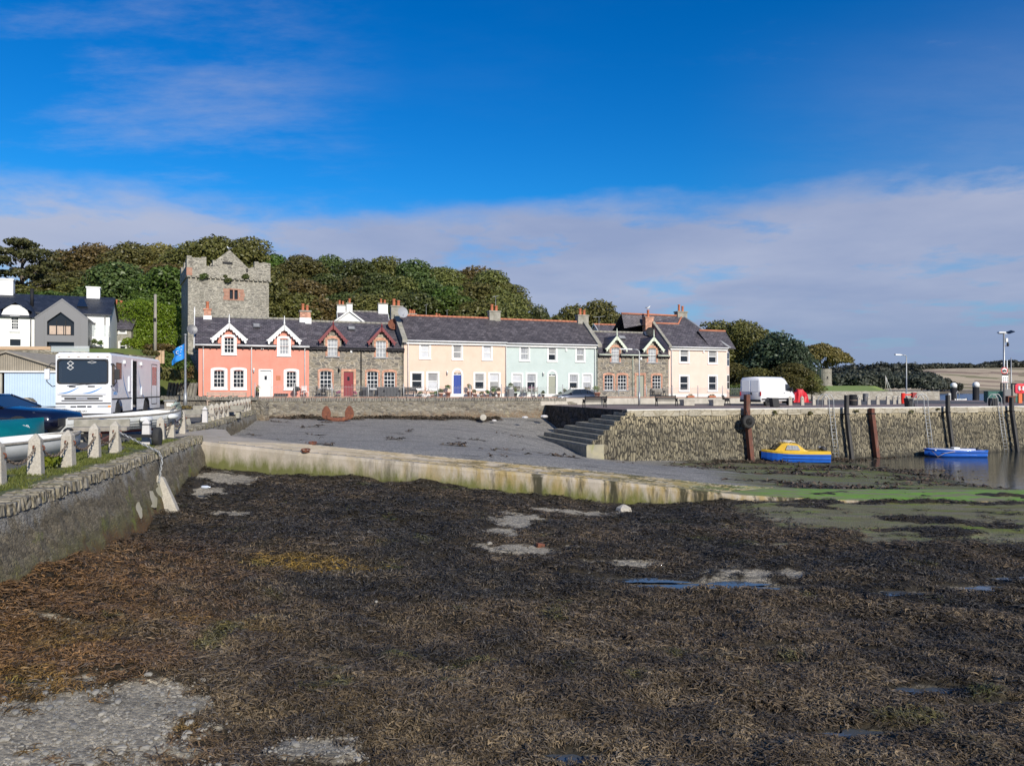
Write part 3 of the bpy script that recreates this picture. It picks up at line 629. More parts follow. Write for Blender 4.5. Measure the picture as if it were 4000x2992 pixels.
def wall_strip(name, pts, mat, label, top, bot, batter, nrow=10, thick=1.1, jit=.03, cat='harbour wall'):
    """pts: list of (x, y) along the top edge; outward side is to the right of travel"""
    secs = []
    for i, (x, y) in enumerate(pts):
        a = Vector(pts[max(i - 1, 0)]); c = Vector(pts[min(i + 1, len(pts) - 1)]); d = (c - a).normalized(); nx, ny = d.y, -d.x
        zt = top(x, y); zb = bot(x, y); sec = []
        for k in range(nrow + 1):
            t = k / nrow; off = batter * t + (jit * (rnd.random() - .5) * 2 if 0 < k else 0)
            sec.append((x + nx * off, y + ny * off, zt + (zb - zt) * t))
        sec += [(x - nx * thick, y - ny * thick, zb), (x - nx * thick, y - ny * thick, zt - .02)]
        secs.append(sec)
    o = MB().loft(secs, True, True).build(name, mat); tag(o, label, cat); return o
def coping_row(pts, mat, parent, top, w=.16, h=.26, dep=.5, over=.05, jz=.03, name='coping'):
    mb = MB(); 
    for (p, q) in zip(pts[:-1], pts[1:]):
        p = Vector(p); q = Vector(q); d = (q - p); ln = d.length; d.normalize(); nv = Vector((d.y, -d.x)); t = 0
        while t < ln:
            ww = w * rnd.uniform(.6, 1.4); hh = h * rnd.uniform(.85, 1.05); o_ = over + rnd.uniform(-.03, .03); c = p + d * (t + ww / 2); z = top(c.x, c.y) + rnd.uniform(-jz, jz)
            a = c + nv * o_; e = c - nv * dep; hw = d * (ww * .5 - .008)
            mb.hexa([(*(a - hw), z - hh), (*(a + hw), z - hh), (*(e + hw), z - hh), (*(e - hw), z - hh)], [(*(a - hw - nv * .02), z), (*(a + hw - nv * .02), z + rnd.uniform(-.01, .01)), (*(e + hw), z + .005), (*(e - hw), z)])
            t += ww
    return mb.build(name, mat, parent, bevel=.012)
ptsA = [(float(xwall(y)), float(y)) for y in np.arange(1.5, 30.31, .36)]
# outward is +x: travel direction must have +x on its right, i.e. travelling +y
ZW = lambda x, y: -.10
wA = wall_strip('quay_wall', ptsA, M['quaywall'], 'long stone quay wall topped by chained bollards beside the weed covered beach', ZW, lambda x, y: -2.4, .55, 14)
coping_row([ptsA[0], ptsA[-1]], M['coping'], wA, lambda x, y: .04, .115, .22, .55, .05)
# return end of the quay at the slip mouth
# patches of exposed render on the wall face
mb = MB()
for (y, z, w_, h_) in ((21.4, -1.15, .55, .5), (20.0, -1.2, .35, .42), (22.4, -1.0, .55, .45)):
    x = float(xwall(y)) + .55 * (-z - .1) / 2.3 + .035; pts = []
    for k in range(12):
        t = 2 * pi * k / 12; r = rnd.uniform(.75, 1.15); pts.append((x + sin(t) * h_ * -.12 * r, y + cos(t) * w_ * .5 * r, z + sin(t) * h_ * .5 * r))
    mb.add(pts, [tuple(range(12))])
mb.build('render_patch', nm('old_render_patch', (.30, .28, .19), (.36, .33, .27), 2, .9, .3), wA)
# wall beyond the slip
ptsB = [(float(-15.05 - .193 * (y - 37.5)), float(y)) for y in np.arange(36.6, 61.3, .5)]
ZB = lambda x, y: -.05 + .009 * (y - 37)
wB = wall_strip('quay_wall', ptsB, M['quaywall'], 'stone quay wall running from the slipway head to the terrace sea wall', ZB, lambda x, y: -1.5, .25, 8, 1.2)
coping_row([ptsB[0], ptsB[-1]], M['coping'], wB, lambda x, y: ZB(x, y) + .15, .2, .24, .75, .05)
mb = MB(); mb.box(-16.3, -14.88, 36.2, 36.75, -.6, .06); mb.build('end_block', M['coping'], wB, bevel=.08)

# ---------------------------------------------------------------- quay ground on the left
def quay_z(d, Y):
    base = .5 + .030 * np.maximum(Y - 36, 0)
    return np.minimum(.0 + .12 * np.maximum(d - 1.2, 0), base) - .02 + .009 * np.maximum(Y - 37, 0) * (d < 3)
ys = np.concatenate([np.arange(1.5, 30.3, .6), [30.3]]); d = np.concatenate([np.arange(.45, 8, .5), np.arange(8, 70, 4)])
Yg, Dg = np.meshgrid(ys, d, indexing='ij'); gridmesh('quay_ground', xwall(Yg) - Dg, Yg, quay_z(Dg, Yg) + (fbm(Dg * 2, Yg * 2, 5) - .5) * .03, [M['asphalt']], None, 'structure')
ys2 = np.array([30.3, 31, 32, 33, 34, 35, 36, 36.7]); Yg, Dg = np.meshgrid(ys2, np.concatenate([[.55], d + .4]), indexing='ij')
tt = (Yg - 30.3) / 6.4; xe = (1 - tt) * (-12.22) + tt * (-14.88); gridmesh('quay_ground', xe - Dg, Yg, quay_z(Dg, Yg) - .05 * (Dg < .4), [M['asphalt']], None, 'structure')
ys3 = np.concatenate([np.arange(36.7, 61, .8), [62.]]); Yg, Dg = np.meshgrid(ys3, d, indexing='ij'); gridmesh('quay_ground', xwall(np.maximum(Yg, 36.7)) - Dg, Yg, quay_z(Dg, Yg), [M['asphalt']], None, 'structure')
def quay_at(x, y): return float(quay_z(np.array([float(xwall(y)) - x]), np.array([float(y)]))[0])
# lower ramp beside slip between quay opening and basin
o = MB().add([(-12.6, 33.3, -.12), (-12.0, 33.3, -.5), (-14.6, 36.7, -.5), (-14.95, 36.7, -.06), (-12.6, 33.3, -2), (-14.9, 36.7, -2)], [(0, 1, 2, 3)]).build('quay_ground', M['concrete']); o['kind'] = 'structure'

# turf strip on the quay edge
ysT = np.arange(8, 28.2, .25); dT = np.linspace(.35, 2.0, 9); Yg, Dg = np.meshgrid(ysT, dT, indexing='ij')
w_ = fbm(Yg * .7, Dg * .7, 8) * .8 - .25; Dg2 = Dg * (1 - .35 * sst(.5, .8, fbm(Yg * .9, Yg * 0, 9))) 
gridmesh('turf_strip', xwall(Yg) - Dg2 - .1, Yg, quay_z(Dg2, Yg) + .035 * sst(.3, .6, Dg) * sst(2., 1.6, Dg) + (fbm(Yg * 2.5, Dg * 2.5, 3) - .5) * .05 + .012, [M['turf']], None, 'structure')
def grass_tufts(name, X, Y, Z, h, mat, label, ncol=((.06, .085, .015), (.15, .155, .04))):
    n = len(X); me = bpy.data.meshes.new(name); a = rg.uniform(0, 6.28, n); hw = rg.uniform(.008, .018, n); hh = h * rg.uniform(.5, 1.3, n); lx = rg.normal(0, .5, n) * hh; ly = rg.normal(0, .5, n) * hh
    V = np.zeros((n, 3, 3), np.float32); V[:, 0] = np.stack([X - np.cos(a) * hw, Y - np.sin(a) * hw, Z], -1); V[:, 1] = np.stack([X + np.cos(a) * hw, Y + np.sin(a) * hw, Z], -1); V[:, 2] = np.stack([X + lx, Y + ly, Z + hh], -1)
    me.vertices.add(n * 3); me.vertices.foreach_set('co', V.reshape(-1)); me.loops.add(n * 3); me.loops.foreach_set('vertex_index', np.arange(n * 3, dtype=np.int32)); me.polygons.add(n); me.polygons.foreach_set('loop_start', np.arange(0, n * 3, 3, dtype=np.int32)); me.update()
    ca = me.attributes.new('frond', 'FLOAT_COLOR', 'POINT'); t = rg.random(n)[:, None]; c = np.array(ncol[0]) * (1 - t) + np.array(ncol[1]) * t; C = np.ones((n, 3, 4), np.float32); C[:, :, :3] = c[:, None]; ca.data.foreach_set('color', C.reshape(-1))
    me.materials.append(mat); o = bpy.data.objects.new(name, me); COL.objects.link(o); tag(o, label, 'grass', kind='stuff')
n = 26000; Y = rg.uniform(8, 28.5, n); Dd = rg.uniform(.45, 1.9, n); kp = fbm(Y * .8, Dd * 1.5, 21) + .15 * (Dd > .8) > .5; Y = Y[kp]; Dd = Dd[kp]
grass_tufts('grass', xwall(Y) - Dd, Y, quay_z(Dd, Y) + .02, .09, M['frond'], 'green weeds and grass growing round the quay bollards')

# ---------------------------------------------------------------- terrace frame: s along the row, d into the houses
TH = atan2(.3714, .9285); RO = Vector((-25.27, 61.9)); E = Vector((cos(TH), sin(TH))); NN = Vector((-sin(TH), cos(TH)))
def RF(s, d, z=0): p = RO + E * s + NN * d; return (p.x, p.y, z)
def rowpt(px, py, d=0.):
    u = U(px); D = (d + RO.dot(NN)) / (u * NN.x + NN.y); p = Vector((u * D, D)) - RO
    return p.dot(E), EYE - (py - HOR) * D / 3000.0
def zterr(s): return 2 - .01367 * (RO + E * s).y
SW = -3.4
def rs(px, d=0.): return rowpt(px, 1500, d)[0]
sA = rs(985, SW); sB = rs(2150, SW); sC = rs(2900, SW) + 3
# pavement between the houses and the sea wall
mb = MB()
for s0 in np.arange(-1, sC + 1, 1.5):
    a, b_ = s0, s0 + 1.5
    mb.hexa([RF(a, SW + .05, -1.2), RF(b_, SW + .05, -1.2), RF(b_, .4, -1.2), RF(a, .4, -1.2)], [RF(a, SW + .05, zterr(a) - .02), RF(b_, SW + .05, zterr(b_) - .02), RF(b_, .4, zterr(b_)), RF(a, .4, zterr(a))])
o = mb.build('pavement', M['paver']); o['kind'] = 'structure'
ptsS = [tuple(RF(s, SW)[:2]) for s in np.arange(sA - 4, sB + 3, .6)]
def ztS(x, y): return zterr((Vector((x, y)) - RO).dot(E)) - .28
wS = wall_strip('sea_wall', ptsS, M['seawall'], 'rubble stone sea wall with upright slate coping below the cottage railings', ztS, lambda x, y: -1.6, .22, 8, .5, .05, 'sea wall')
mb = MB(); s = sA - 4
while s < sB + 1.5:    # stones set on edge along the top
    w_ = rnd.uniform(.06, .16); h = rnd.uniform(.2, .34); z = zterr(s) - .3; ln = rnd.uniform(-.12, .12)
    mb.hexa([RF(s, SW - .08, z), RF(s + w_ * .9, SW - .08, z), RF(s + w_ * .9, SW + .3, z), RF(s, SW + .3, z)], [RF(s + ln * .4, SW - .1 + rnd.uniform(0, .06), z + h), RF(s + w_ * .8 + ln * .4, SW - .1 + rnd.uniform(0, .06), z + h), RF(s + w_ * .8 + ln * .4, SW + .3, z + h - .03), RF(s + ln * .4, SW + .3, z + h - .03)])
    s += w_ + rnd.uniform(.0, .05)
mb.build('coping', M['upright'], wS)
mb = MB()
for s0 in np.arange(sA - 2, sC, 1.2): mb.hexa([RF(s0, SW + .3, zterr(s0) - .1), RF(s0 + 1.18, SW + .3, zterr(s0 + 1.2) - .1), RF(s0 + 1.18, SW + .62, zterr(s0 + 1.2) - .1), RF(s0, SW + .62, zterr(s0) - .1)], [RF(s0, SW + .3, zterr(s0) + .05), RF(s0 + 1.18, SW + .3, zterr(s0 + 1.2) + .05), RF(s0 + 1.18, SW + .62, zterr(s0 + 1.2) + .05), RF(s0, SW + .62, zterr(s0) + .05)])
o = mb.build('railing_kerb', nm('brick_edging', (.42, .27, .19), (.36, .22, .16), 4, .9, .3)); o['kind'] = 'structure'
# rendered low wall along the right part of the terrace
mb = MB()
for s0 in np.arange(sB - 1, sC, 1.2): mb.hexa([RF(s0, SW - .02, -.2), RF(s0 + 1.2, SW - .02, -.2), RF(s0 + 1.2, SW + .28, -.2), RF(s0, SW + .28, -.2)], [RF(s0, SW - .02, zterr(s0) - .06), RF(s0 + 1.2, SW - .02, zterr(s0 + 1.2) - .06), RF(s0 + 1.2, SW + .28, zterr(s0 + 1.2) - .06), RF(s0, SW + .28, zterr(s0) - .06)])
o = mb.build('garden_wall', nm('flaking_render', (.52, .48, .41), (.40, .37, .31), 1.5, .9, .4, 12, world=True, stains=[((.27, .25, .2), 2, .55, .75, (1, 1, .5))])); tag(o, 'low flaking cream rendered wall under the right hand end of the terrace', 'wall')

# ---------------------------------------------------------------- pier
def pf(X): return 50.9 + .4 * X
def ptop(x): return .34 - .0035 * max(x - 8, 0)
xp = [8.1 + i * .5 for i in range(108)]; ptsP = [(x, pf(x)) for x in xp]
wP = wall_strip('pier_wall', ptsP, M['pierstone'], 'tall stone pier wall of upright slabs with ladders and fender piles', lambda x, y: ptop(x) - .45, lambda x, y: -4.9, .7, 22, 1.0, .05)
coping_row([ptsP[0], ptsP[-1]], M['piercap'], wP, lambda x, y: ptop(x) - .02, 1.1, .46, .7, .06, .02)
mb = MB()
for a, b_ in zip(xp[:-1], xp[1:]): mb.hexa([(a, pf(a) - .04, ptop(a) - .05), (b_, pf(b_) - .04, ptop(b_) - .05), (b_, pf(b_) + .36, ptop(b_) - .05), (a, pf(a) + .36, ptop(a) - .05)], [(a, pf(a) - .04, ptop(a) + .05), (b_, pf(b_) - .04, ptop(b_) + .05), (b_, pf(b_) + .36, ptop(b_) + .05), (a, pf(a) + .36, ptop(a) + .05)])
mb.build('edge_strip', nm('pale_pier_edging', (.66, .64, .58), (.55, .53, .48), 2, .8, world=True), wP)
# dark end face of the pier
ptsE = [(2.9, 70.2), (3.8, 67), (4.6, 64.6), (5.4, 62.2), (6.2, 59.8), (7., 57.4), (8.1, 54.2)]
ptsE = [tuple(Vector(a).lerp(Vector(b_), t)) for a, b_ in zip(ptsE[:-1], ptsE[1:]) for t in (0, .2, .4, .6, .8)] + [ptsE[-1]]
rv = ptsE[::-1]
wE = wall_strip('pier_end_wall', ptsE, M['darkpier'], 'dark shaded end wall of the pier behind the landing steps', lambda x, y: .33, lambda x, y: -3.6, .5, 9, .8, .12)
# deck, one sheet with road laid on it
XB = np.array([0, .12, .25, .5, .75, 1.0]); xg = np.concatenate([[3.], np.arange(4, 62, 1.5), [70, 80]])
yf = np.where(xg < 8.1, 54.2 - (xg - 8.1) * 2.98, pf(xg) + .3); yb = np.full_like(xg, 104.)
yb = np.where(xg < 33, np.maximum(yf + .1, 58.7 + .4 * (xg + 24) + .5), yb)
Yg = yf[:, None] + (yb - yf)[:, None] * np.linspace(0, 1, 24)[None]; Xg = np.repeat(xg[:, None], 24, 1)
pt = np.array([ptop(x) for x in xg])[:, None] + 0 * Yg
gridmesh('pavement', Xg, Yg, pt - .0, [M['paver']], None, 'structure')
rx = np.concatenate([np.arange(7, 58, 3)]); rf = np.where(rx < 27, 58.7 + .4 * (rx + 24) - 3.6, 73.5 + .35 * (rx - 27)); rb = np.where(rx < 33, 58.7 + .4 * (rx + 24) + .3, 103.)
Yg = rf[:, None] + (rb - rf)[:, None] * np.linspace(0, 1, 12)[None]; Xg = np.repeat(rx[:, None], 12, 1)
gridmesh('road', Xg, Yg, np.array([ptop(x) for x in rx])[:, None] + .006 + 0 * Yg, [M['asphalt']], None, 'structure')
# landing steps
st = empty('landing_steps', (0, 0, 0), 0, 'broad dark stone landing steps at the inner end of the pier', 'steps')
M['step'] = nm('wet_step_stone', (.30, .275, .21), (.17, .16, .125), 2.2, .85, .7, 14, world=True, stains=[((.30, .265, .15), 1.3, .55, .75, (1, 1, 1))])
M['stepface'] = nm('step_end_stone', (.38, .34, .22), (.27, .25, .19), 1.4, .85, .5, 14, world=True, stains=[((.22, .24, .05), 1.2, .55, .72, (1, 1, .5))])
ez = [-1.92, -1.62, -1.31, -1.0, -.69, -.38, -.07, .16]; el = [10.5, 9.6, 8.6, 7.4, 6.2, 4.6, 3.2, 2.0]
for k in range(8):
    x0 = 5.05 + .42 * k; x1 = 6.3 if k == 0 else 8.75; y0 = pf(x0) - 1.15 + .14 * k; ln = el[k]; z1 = ez[k]; z0 = -3.4 if k < 2 else ez[k - 1] - .25
    ex, ey = -.30, .954; jj = 5
    secs = []
    for j in range(jj + 1):
        t = ln * j / jj; r = lambda: rnd.uniform(-.03, .03); xa = x0 + ex * t; ya = y0 + ey * t; xb = xa + (x1 - x0) * .954; yb_ = ya + (x1 - x0) * .3
        secs.append([(xa + r(), ya, z0), (xa - .03 + r(), ya, z1 - .13 + r()), (xa + r(), ya, z1 + r() * .4), (xb, yb_, z1), (xb, yb_, z0)])
    mb = MB(); mb.loft(secs, True, True)
    mb.m = [1 if abs(i - (len(mb.f) - 2)) < .5 else 0 for i in range(len(mb.f))]
    mb.build('step', [M['step'], M['stepface'] if k == 0 else M['pierstone']], st)

# ---------------------------------------------------------------- hill behind the terrace
def hill_z(X, Y):
    p0 = (X - RO.x) * E.x + (Y - RO.y) * E.y; dd = (X - RO.x) * NN.x + (Y - RO.y) * NN.y
    xe = np.interp(Y, [53, 55.5, 58, 61, 70], [-31.5, -29.7, -29, -28.4, -28]); left = sst(0.1, -1.5, X - xe)
    hl = 4.4 + .05 * (Y - 52)
    hh = 1.0 + 13.5 * sst(10, 78, dd) * sst(20, -6, X - (Y - 110) * .10) 
    z = np.maximum(hh, hl * left + (1 - left) * np.where(X < -24.5, .75, -3))
    return z + (fbm(X * .1, Y * .1, 2) - .5) * .6
xs = np.concatenate([np.arange(-190, -40, 3), np.arange(-40, -20, .8), np.arange(-20, 60, 2.5)]); ys = np.concatenate([np.arange(53.5, 75, 1.), np.arange(75, 300, 2.5)]); Yg, Xg = np.meshgrid(ys, xs, indexing='ij'); Zg = hill_z(Xg, Yg)
DD = (Xg - RO.x) * NN.x + (Yg - RO.y) * NN.y
Zg = np.where((DD < 3.) & (Xg > -25), -3., Zg); Zg = np.where((Xg > 33) & (Yg < 106), -4., Zg)
Zg = np.where((Xg > 20), np.minimum(Zg, .1), Zg); Zg = np.where((Xg > 38), -4.5, Zg)
gridmesh('hillside', Xg, Yg, Zg, [M['grass']], None, 'structure', ((DD < 1.5) & (Xg > -25.3)) | ((Xg > 24) & (Yg < 105)) | (Xg > 40))
# green headland with the ruin
pts = [(30, 105), (44, 105), (57.5, 105), (64, 120), (82, 150), (120, 190), (170, 260), (170, 420), (20, 420), (18, 200)]
hz = [1.15, 1.2, 1.15, 1.3, 1.6, 1.9, 1.7, 1.5, 1.5, 1.5]
ysH = np.arange(104.6, 420, 3.); out = []
rightx = np.interp(ysH, [104.6, 120, 150, 190, 260, 420], [57.3, 60, 73, 90, 120, 190])
T = np.linspace(0, 1, 30)[None]; Xg = 27 + (rightx[:, None] - 27) * T; Yg = np.repeat(ysH[:, None], 30, 1)
Zg = 1.15 + .9 * sst(105, 165, Yg) + (fbm(Xg * .1, Yg * .1, 9) - .5) * .5 - 6 * sst(.975, 1., T + 0 * Yg)
gridmesh('grass_bank', Xg, Yg, Zg, [nm('headland_grass', (.20, .29, .05), (.25, .30, .07), .4, .9, .3, 20, world=True)], None, 'structure')
def bank_z(x, y): return 1.15 + .9 * float(sst(105, 165, np.array([y]))[0])
ptsW = [(28 + i * 1.5, 104.2) for i in range(21)]
o = wall_strip('stone_wall', ptsW, stone('shore_wall_masonry', (1.2, 1.2, 2.4), [(.36, .34, .29), (.46, .44, .38), (.40, .38, .33)], (.3, .27, .22), .06, .7, .1, band=[((.2, .17, .13), .35, .1, .6)]), 'pale stone shore wall below the grassy headland', lambda x, y: 1.38, lambda x, y: -4.2, .3, 6, .7, .04, 'wall')
mb = MB(); mb.box(57.2, 57.9, 104.2, 124, -4.3, 1.35); mb.build('wall_return', M['seawall'], o)
# far shore across the lough
m, nt, b = newmat('stubble_field'); w = coords(nt, (1, 1, 1), True, 14, .012)
sx = nt.nodes.new('ShaderNodeSeparateXYZ'); L(nt, w, sx.inputs[0]); p_ = mth(nt, 'MULTIPLY', sx.outputs[0], 1 / 30.); q_ = mth(nt, 'MULTIPLY', sx.outputs[2], 1 / 5.5)
cb = nt.nodes.new('ShaderNodeCombineXYZ'); L(nt, mth(nt, 'FLOOR', mth(nt, 'ADD', p_, q_)), cb.inputs[0]); L(nt, mth(nt, 'FLOOR', mth(nt, 'SUBTRACT', p_, q_)), cb.inputs[1])
wn = N(nt, 'ShaderNodeTexWhiteNoise'); L(nt, cb.outputs[0], wn.inputs['Vector'])
c = ramp(nt, noise(nt, coords(nt, (1, .5, 1), True), .03, 6.), [(.35, (.56, .44, .28)), (.65, (.48, .375, .235))])
dk = mrange(nt, wn.outputs['Value'], .60, .62)
c = mixc(nt, mth(nt, 'MULTIPLY', dk, .8), c, (.24, .155, .105)); c = mixc(nt, mth(nt, 'MULTIPLY', mrange(nt, wn.outputs['Value'], .86, .9), .5), c, (.20, .22, .07))
L(nt, c, b.inputs['Base Color']); b.inputs['Roughness'].default_value = 1; M['field'] = m
xs = np.linspace(-200, 1600, 70); ys = np.concatenate([np.arange(596, 700, 8), np.arange(700, 1500, 40)]); Yg, Xg = np.meshgrid(ys, xs, indexing='ij')
Zg = -4.4 + 3.4 * sst(598, 645, Yg) + 30 * sst(640, 1150, Yg) ** .8 * (.9 + .12 * np.sin(Xg * .011)) + 6 * sst(1150, 1450, Yg)
gridmesh('far_hills', Xg, Yg, Zg, [M['field']], None, 'structure')
def far_z(X, Y): return float(-4.4 + 3.4 * sst(598, 645, np.array([Y]))[0] + 30 * sst(640, 1150, np.array([Y]))[0] ** .8 * (.9 + .12 * sin(X * .011)) + 6 * sst(1150, 1450, np.array([Y]))[0])
xs = np.linspace(120, 1400, 60); ys = np.linspace(585, 640, 6); Yg, Xg = np.meshgrid(ys, xs, indexing='ij')
gridmesh('mud_shore', Xg, Yg, -4.6 + 3.75 * sst(585, 640, Yg) + (fbm(Xg * .05, Yg * .1, 4) - .5) * .6, [nm('brown_foreshore', (.12, .095, .065), (.2, .17, .12), .06, .9, world=True)], None, 'structure')
# ground far beneath everything out to the horizon
o = MB().add([(-6000, -300, -6.5), (6000, -300, -6.5), (6000, 7000, -6.5), (-6000, 7000, -6.5)], [(0, 1, 2, 3)]).build('ground', M['grass']); o['kind'] = 'structure'
# ---------------------------------------------------------------- houses
def arch(x0, x1, z0, z1, rise, n=8):
    if rise <= 0: return [(x0, z0), (x1, z0), (x1, z1), (x0, z1)]
    xm = (x0 + x1) / 2; h = (x1 - x0) / 2
    return [(x0, z0), (x1, z0)] + [(xm + h * cos(t), z1 - rise + rise * sin(t)) for t in np.linspace(0, pi, n)]
def front(mb, w, H, holes, y=0, rev=.16, mi=0):
    """front wall sheet with real openings and reveals"""
    xs = sorted({0, w, *[h[0] for h in holes], *[h[1] for h in holes]}); zs = sorted({-.6, H, *[h[2] for h in holes], *[h[3] for h in holes]})
    for a, b in zip(xs[:-1], xs[1:]):
        for c, d in zip(zs[:-1], zs[1:]):
            xm, zm = (a + b) / 2, (c + d) / 2
            if any(h[0] < xm < h[1] and h[2] < zm < h[3] for h in holes): continue
            mb.add([(a, y, c), (b, y, c), (b, y, d), (a, y, d)], [(0, 1, 2, 3)], mi)
    for (a, b, c, d) in holes:
        mb.add([(a, y, c), (b, y, c), (b, y, d), (a, y, d), (a, y + rev, c), (b, y + rev, c), (b, y + rev, d), (a, y + rev, d)], [(0, 1, 5, 4), (1, 2, 6, 5), (2, 3, 7, 6), (3, 0, 4, 7), (4, 5, 6, 7)], mi)
def window(root, x0, x1, z0, z1, rise=0, sw=.15, style='sash', surround='white', pane='glass', y=0, panes=(3, 4), lower=None):
    """x0..z1: outside of the surround; returns the hole to leave in the wall"""
    mb = MB(); fr = []
    if surround == 'brick':
        q = MB(); o_ = arch(x0 - .17, x1 + .17, z0, z1 + .2, rise + .06 if rise else 0); i_ = arch(x0, x1, z0, z1, rise); q.ring(o_, i_, y - .02, y + .1)
        q.build('brick_surround', M['brick'], root); q = MB(); q.box(x0 - .16, x1 + .16, y - .07, y + .1, z0 - .09, z0 - .004); q.build('sill', M['lead'], root)
        a, b, c, d = x0, x1, z0, z1
    else:
        o_ = arch(x0, x1, z0, z1, rise); i_ = arch(x0 + sw, x1 - sw, z0 + sw * 1.1, z1 - sw, rise * .8); mb.ring(o_, i_, y - .035, y + .11)
        mb.box(x0 - .03, x1 + .03, y - .08, y - .036, z0, z0 + .1); a, b, c, d = x0 + sw, x1 - sw, z0 + sw * 1.1, z1 - sw
    fw = .055; yy = y + .085
    i2 = arch(a + fw, b - fw, c + fw, d - fw, rise * .75); mb.ring(arch(a, b, c, d, rise * .8 if surround != 'brick' else rise), i2, yy - .02, yy + .03)
    if style == 'sash': mb.box(a + fw, b - fw, yy - .03, yy + .02, (c + d) / 2 - .035, (c + d) / 2 + .035)
    else:
        nx, nz = panes
        for k in range(1, nx): x = a + fw + (b - a - 2 * fw) * k / nx; mb.box(x - .017, x + .017, yy - .012, yy + .015, c + fw, d - fw - (.0 if k not in (1, nx - 1) else rise * .25))
        for k in range(1, nz): z = c + fw + (d - c - 2 * fw) * k / nz; t = .03 if k == nz // 2 else .017; mb.box(a + fw, b - fw, yy - .013, yy + .016, z - t, z + t)
    w = mb.build('window', M['white'], root)
    pm = lambda k: M[k]
    q = MB()
    if lower: zc = (c + d) / 2; q.box(a + .02, b - .02, yy + .017, yy + .022, c + .02, zc, 0); q.box(a + .02, b - .02, yy + .017, yy + .022, zc, d - .02, 1); q.build('pane', [pm(lower), pm(pane)], w)
    else: q.prism(arch(a + .02, b - .02, c + .02, d - .02, rise * .8), yy + .017, yy + .022); q.build('pane', pm(pane), w)
    return (a + .003, b - .003, c + .003, d - .003 if rise == 0 else d - rise * .45)
def pipe(mb, x, z0, z1, y=-.1, r=.045): mb.tube([(x, y, z0), (x, y, z1 - .25), (x, y - .12, z1)], r, 6)
def chimney(root, x, y, w, dp, z0, z1, mat, pots=2, cap='cement', base=None, potr=.13, poth=.6):
    mb = MB(); mb.box(x - w / 2, x + w / 2, y - dp / 2, y + dp / 2, z0, z1 - .14); mb.box(x - w / 2 - .06, x + w / 2 + .06, y - dp / 2 - .06, y + dp / 2 + .06, z1 - .139, z1, 1)
    if base: mb.box(x - w / 2 - .05, x + w / 2 + .05, y - dp / 2 - .05, y + dp / 2 + .05, z0 - .05, z0 + base, 2)
    c = mb.build('chimney', [M[mat], M[cap], M['white']], root, bevel=.015)
    for k in range(pots):
        px = x + (k - (pots - 1) / 2) * min(.45, w / max(1, pots) * .8); h = poth * (1, .8, .9)[k % 3]
        mb = MB(); mb.lathe([(potr * 1.1, 0), (potr, .08), (potr * .9, h - .1), (potr * 1.15, h - .06), (potr * 1.1, h), (potr * .8, h), (potr * .8, h - .2)], (px, y, z1), 10); mb.build('pot', M['pot'], c)
def roofslab(root, x0, x1, ye, ze, yr, zr, yb, mat, ridge=None, th=.09, name='roof', gaps=()):
    mb = MB(); cut = [x0] + [v for g in sorted(gaps) for v in g] + [x1]
    for i, (a, b) in enumerate(zip(cut[:-1], cut[1:])):
        y0 = .42 if i % 2 else ye; z0 = ze + (zr - ze) * (y0 - ye) / (yr - ye)
        mb.prism([(y0, z0), (yr, zr), (yb, ze), (yb, ze - th), (yr, zr - th * 1.4), (y0, z0 - th)], a, b, plane='yz')
    r = mb.build(name, M[mat], root)
    if ridge:
        mb = MB(); x = x0
        while x < x1 - .1: mb.tube([(x, yr, zr - .01), (min(x + .43, x1), yr, zr - .01)], .11, 8); x += .45
        mb.build('ridge', M[ridge], root)
    return r
